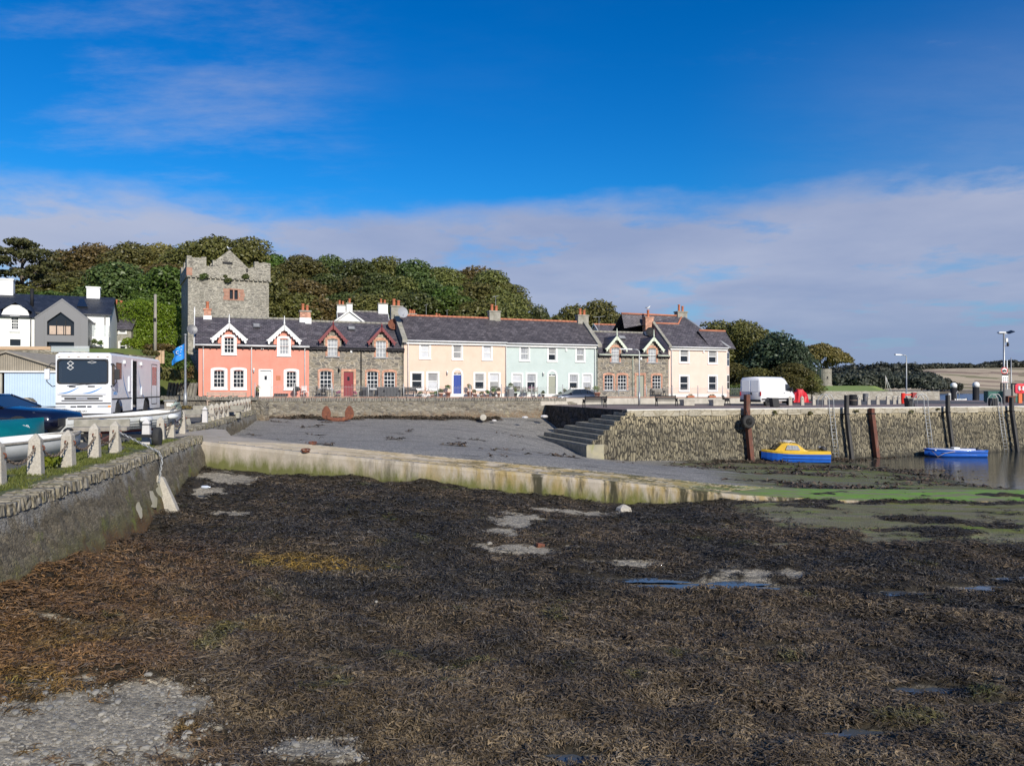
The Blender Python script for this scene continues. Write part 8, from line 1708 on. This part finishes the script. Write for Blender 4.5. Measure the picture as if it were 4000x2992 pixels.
r = empty('wicker_sofa', T(1532, -.9), TH, 'charcoal wicker sofa at the right end of the left stone cottage', 'sofa'); mb = MB(); mb.box(-.6, .6, -.32, .3, .1, .44); mb.build('seat', M['wicker'], r, bevel=.03); mb = MB(); mb.box(-.68, .68, .25, .36, .1, .88); mb.build('backrest', M['wicker'], r, bevel=.04)
for sx in (-1, 1): mb = MB(); mb.box(min(sx * .6, sx * .72), max(sx * .6, sx * .72), -.32, .25, 0, .64); mb.build('armrest', M['wicker'], r, bevel=.03)
M['leaf_pink'] = leafmat('pink_flowers', (.05, .09, .03), (.45, .12, .25), (.6, .2, .35))
PP = [(1322, .55, .4, 'leaf_pink', 'cement', 'pot of pink flowers right of the bistro table'), (1388, .5, .4, 'leaf_pink', 'cement', 'pot of pink flowers right of the dark red door'), (1640, .5, .5, 'leaf_dark', 'blackpaint', 'dark pot beside the black bench of the peach house'), (1688, .5, .4, 'leaf_rust', 'pot', 'terracotta pot under the left windows of the peach house'), (1703, .55, .4, 'leaf_green', 'blackpaint', 'leafy black pot left of the terracotta pot by the blue door'), (1722, .8, .5, 'leaf_dark', 'pot', 'bushy terracotta pot left of the blue door'), (1750, 1.1, .6, 'leaf_green', 'pot', 'tall green potted shrub touching the blue door frame'),
      (1834, 1.25, .55, 'leaf_dark', 'pot', 'tall dark potted shrub right of the blue door'), (1855, .7, .5, 'leaf_rust', 'pot', 'rusty leaved pot under the right windows of the peach house'), (1882, .5, .5, 'leaf_rust', 'pot', 'low terracotta bowl under the right windows of the peach house'), (1903, .6, .45, 'leaf_green', 'pot', 'green plant in terracotta between the right windows of the peach house'), (1927, .8, .5, 'leaf_green', 'blackpaint', 'green plant in a black pot under the last peach window'), (1948, .9, .35, 'leaf_rust', 'pot', 'slim rusty plant by the downpipe between peach and sage houses'),
      (2012, .95, .5, 'leaf_bright', 'blackpaint', 'yellow green plant in a black pot before the sage house'), (2121, .6, .4, 'leaf_dark', 'blackpaint', 'black pot left of the sage house door'), (2207, .8, .5, 'leaf_dark', 'blackpaint', 'dark bushy pot right of the sage house door'), (2332, 1.1, .8, 'leaf_bright', 'pot', 'yellowing bushy plant between the sage house and right stone cottage')]
for px, h, w_, lm, pm_, lab in PP: potplant(lab, T(px, -.7), h, w_, lm, pm_, 220, .06)
M['bluepot'] = plain('cobalt_glaze', (.02, .05, .35), .3); potplant('cobalt blue pot beside the sage house door', T(2188, -.6), .45, .45, 'leaf_dark', 'bluepot', 90, .05)
r = empty('planter', T(1995, -.7), TH, 'square grey planter with a clipped ball bush before the sage house', 'planter'); mb = MB(); mb.box(-.25, .25, -.25, .25, 0, .75); mb.build('box', M['greymetal'], r, bevel=.02); C, d_ = puffs([(0, 0, 1.0, .27, .27, .3)], 260, .3); me = leafmesh('foliage', C, d_, .05, M['leaf_dark']); c = bpy.data.objects.new('foliage', me); COL.objects.link(c); c.parent = r
def wbox(px, py, lab, lm):
    s, z = rowpt(px, py, -.15); r = empty('window_box', RF(s, -.18, z - .12), TH, lab, 'window box'); mb = MB(); mb.box(-.32, .32, -.1, .1, 0, .16); mb.build('trough', M['cement'], r); C, d_ = puffs([(-.15, 0, .2, .2, .12, .14), (.15, 0, .22, .2, .12, .12)], 160, .5); me = leafmesh('foliage', C, d_, .05, M[lm]); c = bpy.data.objects.new('foliage', me); COL.objects.link(c); c.parent = r
for a in ((1930, 1518, 'dark flowered window box on the last peach window', 'leaf_dark'), (2019, 1519, 'grey window box on the first sage window', 'leaf_rust'), (2075, 1520, 'red flowered window box on the second sage window', 'leaf_pink'), (2241, 1521, 'window box on the third sage window', 'leaf_rust'), (2292, 1521, 'window box on the last sage window', 'leaf_rust')): wbox(*a)
bench('black garden bench at the left end of the peach house', T(1604, -.6), TH, 'blackpaint', 'blackpaint', 1.15); bench('white garden bench under the right sage windows', T(2262, -.6), TH, 'white', 'white', 1.5); bench('grey weathered bench beside the right stone cottage door', T(2574, -.5), TH, 'greytimber', 'blackpaint', 1.4)
table('wooden garden table before the sage house', T(2066, -.9), 'greytimber', .38); chair('wooden armchair between table and sage house door', T(2100, -.8), TH + .3, 'greytimber'); chair('wooden chair at the left of the sage garden table', T(2048, -.6), TH - .3, 'greytimber')
mb = MB()
for k in (0, .62): mb.tube([(k + .33 * cos(t), 0, .34 + .33 * sin(t)) for t in np.linspace(0, 2 * pi, 17)], .014, 5, False)
for a, b in (((0, .34), (.25, .72)), ((.25, .72), (.5, .75)), ((.5, .75), (.62, .34)), ((.25, .72), (.32, .32)), ((.32, .32), (.5, .75)), ((0, .34), (.32, .32)), ((.2, .85), (.26, .7)), ((.5, .75), (.52, .95))): mb.tube([(a[0], 0, a[1]), (b[0], 0, b[1])], .014, 5)
r = empty('ornamental_bicycle', T(1652, -.8), TH, 'small rusty ornamental bicycle among the pots of the peach house', 'bicycle'); mb.build('frame', M['rust'], r)
for px in (2697, 2781):
    r = empty('flower_trough', T(px, SW + .12), TH, 'low terracotta trough on the terrace kerb under the %s corner house window' % ('left' if px < 2700 else 'right'), 'trough'); mb = MB(); mb.box(-.4, .4, -.12, .12, 0, .16); mb.build('trough', M['pot'], r); C, d_ = puffs([(0, 0, .2, .3, .1, .12)], 90, .5); me = leafmesh('foliage', C, d_, .05, M['leaf_rust']); c = bpy.data.objects.new('foliage', me); COL.objects.link(c); c.parent = r

# ---------------------------------------------------------------- pier furniture
def Q(px, D): x = U(px) * D; return (x, D, ptop(x) + .012)
BL = ['black slatted bench at the pier end beside the blue car', 'black bench in front of the right stone cottage', 'black bench end on between the planters and the white van']
b1 = bench(BL[0], Q(2322, 60.5), radians(196), 'blackpaint', 'blackpaint', 1.9); b2 = clone(b1, Q(2604, 66), radians(8), BL[1]); b3 = clone(b1, Q(2838, 69), radians(80), BL[2])
for i, px in enumerate((2684, 2798)):
    r = empty('concrete_planter', Q(px, 68), radians(12), ('square concrete planter nearer the black bench below the corner house', 'square concrete planter nearer the end on bench below the corner house')[i], 'planter'); mb = MB(); mb.box(-.5, .5, -.45, .45, 0, .5); mb.box(-.54, .54, -.49, .49, .38, .52); mb.build('box', M['concrete'], r, bevel=.02); mb = MB(); mb.box(-.44, .44, -.4, .4, .521, .53); mb.build('soil', M['bark'], r)
def lamppost(label, px, D, ytop, arm, head='galv'):
    x, y, z = Q(px, D); h = Zat(ytop, D) - z; r = empty('street_lamp', (x, y, z), 0, label, 'street lamp'); mb = MB(); mb.tube([(0, 0, 0), (0, 0, 1.2), (0, 0, 1.21), (0, 0, h - .15), (arm * .12, 0, h), (arm * .5, 0, h + .02)], [.1, .1, .065, .05, .045, .04], 8); mb.build('column', M[head], r); mb = MB(); mb.loft([[(arm * a, -w, h - .02 + z_), (arm * a, w, h - .02 + z_), (arm * a, w * .8, h + .09 + z_), (arm * a, -w * .8, h + .09 + z_)] for a, w, z_ in ((.4, .06, 0), (.6, .13, .01), (1.15, .12, .03), (1.25, .05, .06))]); mb.build('lamp_head', M[head], r, bevel=.01); return r
lamppost('grey street lamp standing in front of the right stone cottage', 2497, 67, 1366, -1.5); lamppost('slim pale street lamp beside the red hydrant at the right', 3541, 80, 1388, -1.0)
# fender piles, ladders, tyre
def wallx(px): u = U(px); D = 50.9 / (1 - .4 * u); return u * D, D
def pile(label, px, ytop, w, mat, off=.3, zb_=-4.1, dp=None):
    x, D = wallx(px); dp = dp or w; zt_ = Zat(ytop, D - off); r = empty('fender_pile', (x, D, 0), atan2(.4, 1), label, 'pile'); mb = MB(); f = lambda z: -off - max(0, (-.1 - z)) / 4.8 * .7
    secs = [[(-w / 2, f(z) - dp, z), (w / 2, f(z) - dp, z), (w / 2, f(z), z), (-w / 2, f(z), z)] for z in (zb_, -2, -.1, zt_)]; mb.loft(secs); mb.build('post', M[mat], r, bevel=.03)
    if zt_ < .4 or True: mb = MB(); mb.box(-w / 2 - .05, w / 2 + .05, -off - dp - .02, -off + .25, -.25, -.13); mb.build('clamp', M['blackpaint'], r)
    return r, x, D
r, x, D = pile('rusty square steel pile carrying the tyre fender', 2903, 1541, .36, 'rustpile', .25)
rt = empty('tyre_fender', (x + .08, D - .95, Zat(1645, D)), .25, 'black tyre hung as a fender on the rusty pile', 'tyre'); mb = MB(); mb.lathe([(.27, -.14), (.44, -.16), (.5, -.1), (.5, .1), (.44, .16), (.27, .14), (.25, .1), (.36, .08), (.36, -.08), (.25, -.1), (.27, -.14)], (0, 0, 0), 24, axis='y'); mb.build('tread', M['rubber'], rt); mb = MB(); mb.tube([(0, 0, .4), (0, .15, .7), (0, .3, .9)], .03, 5); mb.build('rope', M['rubber'], rt)
pile('leaning black timber pile right of the first pier ladder', 3288, 1543, .28, 'blacktimber', .35); pile('rusty steel pile cut off below the pier edge between two ladders', 3392, 1594, .36, 'rustpile', .15); pile('leaning black timber pile right of the second pier ladder', 3682, 1543, .28, 'blacktimber', .35); pile('leaning black timber pile at the far right ladder', 3930, 1551, .3, 'blacktimber', .35)
def ladder(label, px):
    x, D = wallx(px); r = empty('pier_ladder', (x, D, 0), atan2(.4, 1), label, 'ladder'); f = lambda z: -.16 - max(0, (-.1 - z)) / 4.8 * .7; zt_ = ptop(x)
    for sx in (-.23, .23):
        mb = MB(); mb.tube([(sx - .75, .35, zt_), (sx - .72, .3, zt_ + .75), (sx - .5, .15, zt_ + 1.1), (sx - .2, .0, zt_ + 1.1), (sx - .02, -.12, zt_ + .75), (sx, f(0), 0), (sx, f(-2), -2), (sx, f(-4.), -4.)], .035, 6); mb.build('stile', M['galv'], r)
    for k in range(15): z = .02 - .27 * k; mb = MB(); mb.tube([(-.23, f(z), z), (.23, f(z), z)], .02, 5); mb.build('rung', M['galv'], r)
ladder('hooped steel ladder on the pier between yellow boat and black pile', 3243); ladder('hooped steel ladder above the bow of the blue boat', 3612); ladder('hooped steel ladder at the far right of the pier', 3900)
# bollards, bins and blocks along the far side of the pier
mk = make_bollard('pale low bollard peeping out just behind the van bumper', None, .85, .3); PB = [(3087, 70, ''), (3133, 71, 'pale bollard just right of the van nose'), (3178, 72, 'pale bollard below the red tarpaulin heap'), (3224, 73, 'pale bollard seen through the first ladder hoops'), (3309, 72, 'pale bollard hidden half behind the black bin'), (3355, 73, 'pale bollard right of the black bin'), (3393, 74, 'pale bollard below the grey bin'), (3428, 75, 'pale bollard above the rusty cut off pile'), (3467, 76, 'pale bollard third from the red hydrant'), (3493, 77, 'pale bollard second from the red hydrant'), (3512, 78.5, 'pale bollard next to the red hydrant')]
for i, (px, D, lab) in enumerate(PB):
    o = mk if i == 0 else copy_tree(mk); o.location = Q(px, D); o.rotation_euler.z = rnd.uniform(-.2, .2)
    if i: o['label'] = lab
for (px, D, lab) in ((3026, 64.5, 'leaning black fender block on the pier edge in front of the van'), (3553, 66, 'leaning black fender block beside the second ladder hoops'), (3880, 68.5, 'leaning black fender block behind the right ladder hoops')):
    r = empty('fender_block', Q(px, D), .3, lab, 'block'); mb = MB(); mb.hexa([(-.3, -.25, 0), (.35, -.25, 0), (.35, .25, 0), (-.3, .25, 0)], [(-.42, -.25, .72), (.2, -.25, .72), (.2, .25, .72), (-.42, .25, .72)]); mb.build('body', M['darktrim'], r, bevel=.02); mb = MB(); mb.hexa([(-.42, -.26, .721), (.2, -.26, .721), (.2, .26, .721), (-.42, .26, .721)], [(-.42, -.26, .75), (.2, -.26, .75), (.2, .26, .75), (-.42, .26, .75)]); mb.build('cap', M['cement'], r)
def bin_(label, px, D, w, h, mat): r = empty('litter_bin', Q(px, D), 0, label, 'litter bin'); mb = MB(); mb.lathe([(w * .46, 0), (w * .5, .05), (w * .5, h * .7), (w * .46, h * .72), (w * .46, h * .82), (w * .52, h * .84), (w * .52, h * .95), (w * .3, h), (0, h)], (0, 0, 0), 16, sm=False); mb.build('body', M[mat], r); mb = MB(); mb.lathe([(w * .515, h * .45), (w * .515, h * .48)], (0, 0, 0), 16); mb.build('band', M['paletimber'], r)
bin_('black round litter bin with a pale band on the pier', 3332, 71, .72, 1.0, 'blackpaint'); bin_('grey round litter bin behind the pale bollards near the shore wall', 3381, 92, .62, .95, 'greymetal')
# red hydrant crane
M['redpaint'] = plain('signal_red_paint', (.62, .028, .015), .45)
r = empty('red_crane_post', Q(3527, 79), 0, 'bright red post with an arm and red box beside the slim street lamp', 'post'); mb = MB(); mb.tube([(0, 0, 0), (0, 0, .1), (0, 0, .11), (0, 0, 1.1)], [.28, .28, .2, .2], 8); mb.build('post', M['redpaint'], r); mb = MB(); mb.box(-.1, .9, -.08, .08, .85, 1.0); mb.build('arm', M['redpaint'], r); mb = MB(); mb.box(.9, 1.35, -.2, .2, .6, 1.15); mb.build('box', plain('dark_red_paint', (.28, .02, .02), .5), r, bevel=.03)
# red tarpaulin heap
x, y, z = Q(3128, 84); mb = MB(); secs = []
for t in np.linspace(0, 1, 14): h = 1.5 * sin(pi * min(1, t * 1.25 + .05)) ** .5 * (1 - .5 * max(0, t - .75) * 4 * .5) + .08 * sin(t * 31); xx = -1.0 + 2.3 * t; secs.append([(xx, -.7 + .07 * sin(t * 23), 0), (xx, -.55 + .1 * sin(t * 19), h * .55), (xx + .05, -.3, h * .95), (xx, .1, h), (xx, .6, 0)])
mb.loft(secs); o = mb.build('tarpaulin', nm('red_tarpaulin', (.62, .012, .02), (.48, .008, .015), 6, .45, .4, 8)); o.location = (x, y, z); tag(o, 'bright red tarpaulin heap between the white van and the shrubs', 'tarpaulin')
# mooring piles beyond the pier with white caps
for (px, D, yt, lab) in ((3725, 112, 1494, 'black mooring pile with white domed cap left of the other'), (3812, 108, 1491, 'black mooring pile with white domed cap nearer the green cabinet')):
    x = U(px) * D; zt_ = Zat(yt, D); r = empty('mooring_pile', (x, D, 0), 0, lab, 'pile'); mb = MB(); mb.tube([(0, 0, -6), (0, 0, zt_ - .75)], .42, 12); mb.build('post', M['blackpaint'], r); mb = MB(); mb.lathe([(.44, zt_ - .76), (.46, zt_ - .35), (.3, zt_ - .1), (0, zt_)], (0, 0, 0), 12); mb.build('cap', M['white'], r)
x = U(3735) * 109; r = empty('pontoon_boat', (x, 109, -.25), 0, 'little white tender tied behind the pier beside the left capped pile', 'boat'); mb = MB(); mb.loft(hull(1.6, .9, .5, .4), False, False); mb.build('hull', M['white'], r, fix=False)
x = U(3752) * 109; r = empty('hoop_rail', (x, 109, .2), 0, 'thin grey hoop handrail behind the pier between the capped piles', 'handrail'); mb = MB(); mb.tube([(-.6, 0, -.3), (-.6, 0, .9), (-.4, 0, 1.15), (-.2, 0, .9), (-.2, 0, -.3)], .05, 6); mb.build('hoop', M['galv'], r)
x = U(3701) * 104; r = empty('service_pedestal', (x, 103.6, .0), 0, 'pale grey service pedestal at the back edge of the pier', 'pedestal'); mb = MB(); mb.box(-.18, .18, -.15, .15, 0, 1.1); mb.build('body', M['galv'], r, bevel=.03)
# green cabinet
r = empty('green_cabinet', Q(3884, 86), 0, 'dark green double door cabinet behind the right ladder', 'cabinet'); M['cabgreen'] = nm('green_cabinet_paint', (.025, .13, .10), (.02, .105, .085), 2, .5); mb = MB(); mb.box(-.95, .95, -.4, .4, .12, 1.25); mb.box(-1.0, 1.0, -.45, .45, 1.25, 1.3); mb.build('body', M['cabgreen'], r)
for s in (-1, 1): mb = MB(); mb.box(min(s * .02, s * .9), max(s * .02, s * .9), -.43, -.401, .18, 1.2); d = mb.build('door', M['cabgreen'], r); mb = MB(); mb.box(s * .1 - .03, s * .1 + .03, -.47, -.431, .6, .72); mb.build('handle', M['galv'], d)
mb = MB(); mb.box(-.85, .85, -.38, .38, 0, .119); mb.build('plinth', M['concrete'], r)
# solar light pole with signs
D = 78; x, y, z = Q(3922, D); r = empty('solar_lamp_pole', (x, y, z), 0, 'tall pale pole with solar lamp and camera behind the right hand ladder', 'lamp post'); h = Zat(1304, D) - z; mb = MB(); mb.tube([(0, 0, 0), (0, 0, h)], [.11, .085], 10); mb.build('pole', M['galv'], r)
mb = MB(); mb.beam((-.55, 0, h), (.5, 0, h + .03), .06, .06); mb.build('crossarm', M['galv'], r); mb = MB(); mb.obox((-.25, 0, h + .13), (.7, .4, .14)); mb.build('lamp_head', M['white'], r, bevel=.03); mb = MB(); mb.obox((.65, 0, h + .18), (.62, .6, .04), ry=-.35, rx=.3); mb.build('solar_panel', M['glass'], r)
mb = MB(); mb.box(.13, .36, -.12, .1, h - .85, h - .45); mb.build('control_box', M['white'], r, bevel=.03); mb = MB(); mb.lathe([(0, 0), (.1, .05), (.12, .25), (.06, .45)], (.4, 0, h - 1.3), 10); mb.build('camera', M['darktrim'], r); mb = MB(); mb.tube([(0, 0, h - 1.25), (.4, 0, h - 1.25)], .025, 5); mb.build('bracket', M['rust'], r)
SY = -.14; r = empty('traffic_sign', (x - .05, y + SY, z), 0, 'round red bordered sign with a black car on the solar lamp pole', 'sign'); zc = Zat(1448, D) - z; mb = MB(); mb.lathe([(.34, -.012), (.34, .012)], (0, 0, zc), 24, axis='y'); mb.build('disc', M['white'], r); mb = MB(); mb.ring([(.345 * cos(t), zc + .345 * sin(t)) for t in np.linspace(0, 2 * pi, 24, endpoint=False)], [(.275 * cos(t), zc + .275 * sin(t)) for t in np.linspace(0, 2 * pi, 24, endpoint=False)], -.02, -.013); mb.build('border', M['redpaint'], r)
mb = MB(); mb.prism([(-.22, -.07), (.22, -.07), (.22, .03), (.12, .04), (.08, .10), (-.08, .10), (-.12, .04), (-.22, .02)], -.022, -.014)
for s in (-.12, .12): mb.lathe([(.05, -.021), (.05, -.0135)], (s, 0, -.08), 10, axis='y')
mb.v = [(a, b, c + zc) for a, b, c in mb.v]; mb.build('car_emblem', M['blackpaint'], r)
r = empty('notice_board', (x, y + SY, z), 0, 'white notice board with dark header below the round sign', 'sign'); z0, z1 = Zat(1495, D) - z, Zat(1460, D) - z; mb = MB(); mb.box(-.3, .34, -.015, .015, z0, z1); mb.build('panel', M['white'], r); mb = MB(); mb.box(-.3, .34, -.02, -.0155, z1 - .17, z1); mb.build('header', M['blackpaint'], r)
mb = MB()
for i in range(3):
    for j in range(3): mb.box(-.2 + .2 * i, -.1 + .2 * i, -.019, -.0155, z0 + .1 + .17 * j, z0 + .17 + .17 * j)
mb.build('symbol_lettering', M['darktrim'], r); mb = MB(); mb.box(-.26, .3, -.019, -.0155, z0 + .04, z0 + .07); mb.build('red_stripe', M['redpaint'], r)
# lifebuoy station, gangway cabin, masts at the right edge
r = empty('lifebuoy_station', Q(3985, 84), 0, 'red lifebuoy housing on an orange post at the right edge', 'lifebuoy'); zc = 1.62; cs2 = [(-.62, -.45), (-.5, -.55), (.5, -.55), (.62, -.45), (.62, .35), (.35, .52), (-.35, .52), (-.62, .35)]; mb = MB(); mb.prism([(a, zc + b) for a, b in cs2], -.12, .12); mb.build('housing', plain('lifebuoy_red', (.70, .03, .06), .4), r, bevel=.05)
mb = MB(); n = 20
for s in (0, 1): mb.loft([[(s_ * (.22 + .13 * cos(q_)) * 1., -.14 - .09 * sin(q_), zc + v_ * (.22 + .13 * cos(q_)) * 1.15) for q_ in np.linspace(0, pi, 5)] for s_, v_ in [(cos(t), sin(t)) for t in (np.linspace(-.9, .9, 9) + pi * s)]], False, False, sm=True)
mb.build('lifebuoy_band', M['white'], r, fix=False); mb = MB(); mb.loft([[(cos(t) * (.22 + .12 * cos(q_)), -.13 - .08 * sin(q_), zc + sin(t) * (.22 + .12 * cos(q_)) * 1.15) for q_ in np.linspace(0, pi, 5)] for t in np.linspace(0, 2 * pi, 24)], False, False, sm=True); mb.build('lifebuoy_ring', M['redpaint'], r, fix=False)
mb = MB(); mb.box(-.2, .2, -.05, .15, 0, zc - .5); mb.build('post', plain('orange_paint', (.65, .14, .03), .5), r)
x, y, z = Q(3958, 98); r = empty('gangway_cabin', (x, y, z), 0, 'dark gangway gate frame and panels behind the lifebuoy', 'gangway'); mb = MB(); mb.box(-1.6, -1.5, -.1, .1, 0, 2.3); mb.box(-.2, -.1, -.1, .1, 0, 2.3); mb.box(1.2, 1.3, -.1, .1, 0, 2.3); mb.box(-1.6, 1.9, -.1, .1, 2.2, 2.3); mb.build('frame', M['darktrim'], r); mb = MB(); mb.box(-1.45, -.25, .0, .05, 0, 1.5); mb.build('gate', M['greymetal'], r); mb = MB(); mb.box(-.05, 1.9, .12, .2, 0, 2.2); mb.build('panel', M['greytimber'], r)
for i, (px, D, w_, mat, lab) in enumerate(((3945, 88, .9, 'rust', 'rusty brown crate behind the solar lamp pole'), (3966, 89, .8, 'cabgreen', 'green crate beside the rusty crate near the lifebuoy'))):
    r = empty('crate', Q(px, D), .1, lab, 'crate'); mb = MB(); mb.box(-w_ / 2, w_ / 2, -.3, .3, .02, .72); mb.box(-w_ / 2 - .04, w_ / 2 + .04, -.34, .34, .6, .74); mb.build('body', M[mat], r, bevel=.02)
for (px, D, yt, lab) in ((3950, 120, 1397, 'slender mast with a crossbar behind the notice board'), (3934, 118, 1407, 'white mast close behind the solar lamp pole')):
    x = U(px) * D; r = empty('mast', (x, D, -3), 0, lab, 'mast'); mb = MB(); h = Zat(yt, D) + 3; mb.tube([(0, 0, 0), (0, 0, h)], [.12, .07], 6); mb.build('spar', M['white' if px < 3940 else 'galv'], r); mb = MB(); mb.beam((-.5, 0, h * .62), (.5, 0, h * .62), .05, .05); mb.build('spreader', M['galv'], r)
x = U(3459) * 135; r = empty('stayed_mast', (x, 135, 1.3), 0, 'tall pole with two slanting stays on the green headland', 'pole'); mb = MB(); h = Zat(1466, 135) - 1.3; mb.tube([(0, 0, -.3), (0, 0, h)], .07, 6); mb.build('mast', M['greytimber'], r)
for dx in (.6, 1.15): mb = MB(); mb.tube([(0, 0, h * .95), (dx, .2, -.2)], .035, 5); mb.build('stay', M['white'], r)
def gull(label, loc_, rz, s=1.):
    r = empty('seagull', loc_, rz, label, 'bird'); mb = MB(); secs = []
    for x, z, w, h in ((-.25, .10, .01, .01), (-.15, .12, .05, .04), (0, .14, .085, .07), (.12, .17, .075, .07), (.19, .25, .045, .045), (.23, .30, .045, .045), (.27, .30, .025, .025), (.33, .285, .006, .006)): secs.append([(x, w * cos(t), z + h * sin(t)) for t in np.linspace(0, 2 * pi, 8, endpoint=False)])
    mb.loft(secs, sm=True)
    for sy in (-.03, .03): mb.tube([(.02, sy, 0), (.03, sy, .1)], .008, 4)
    mb.build('body', M['white'], r); mb = MB(); mb.loft([[(x, sy * .09, .15 + z) for sy in (-1, 1)] + [(x, 0, .21 + z)] for x, z in ((-.3, -.03), (-.1, 0), (.1, 0))]); mb.build('wing', M['galv'], r); r.scale = (s,) * 3
p = rowpt(2531, 1209, 3.1); gull('white gull perched on the brick chimney of the right stone cottage', RF(p[0], 3.1, p[1]), .6, 1.2)
gull('gull perched on the gable tip of the castle tower', (tx + cos(ta) * bird_at[0] - sin(ta) * 1.35, ty + sin(ta) * bird_at[0] + cos(ta) * 1.35, bird_at[2] + zt0), 2.6, 1.2)
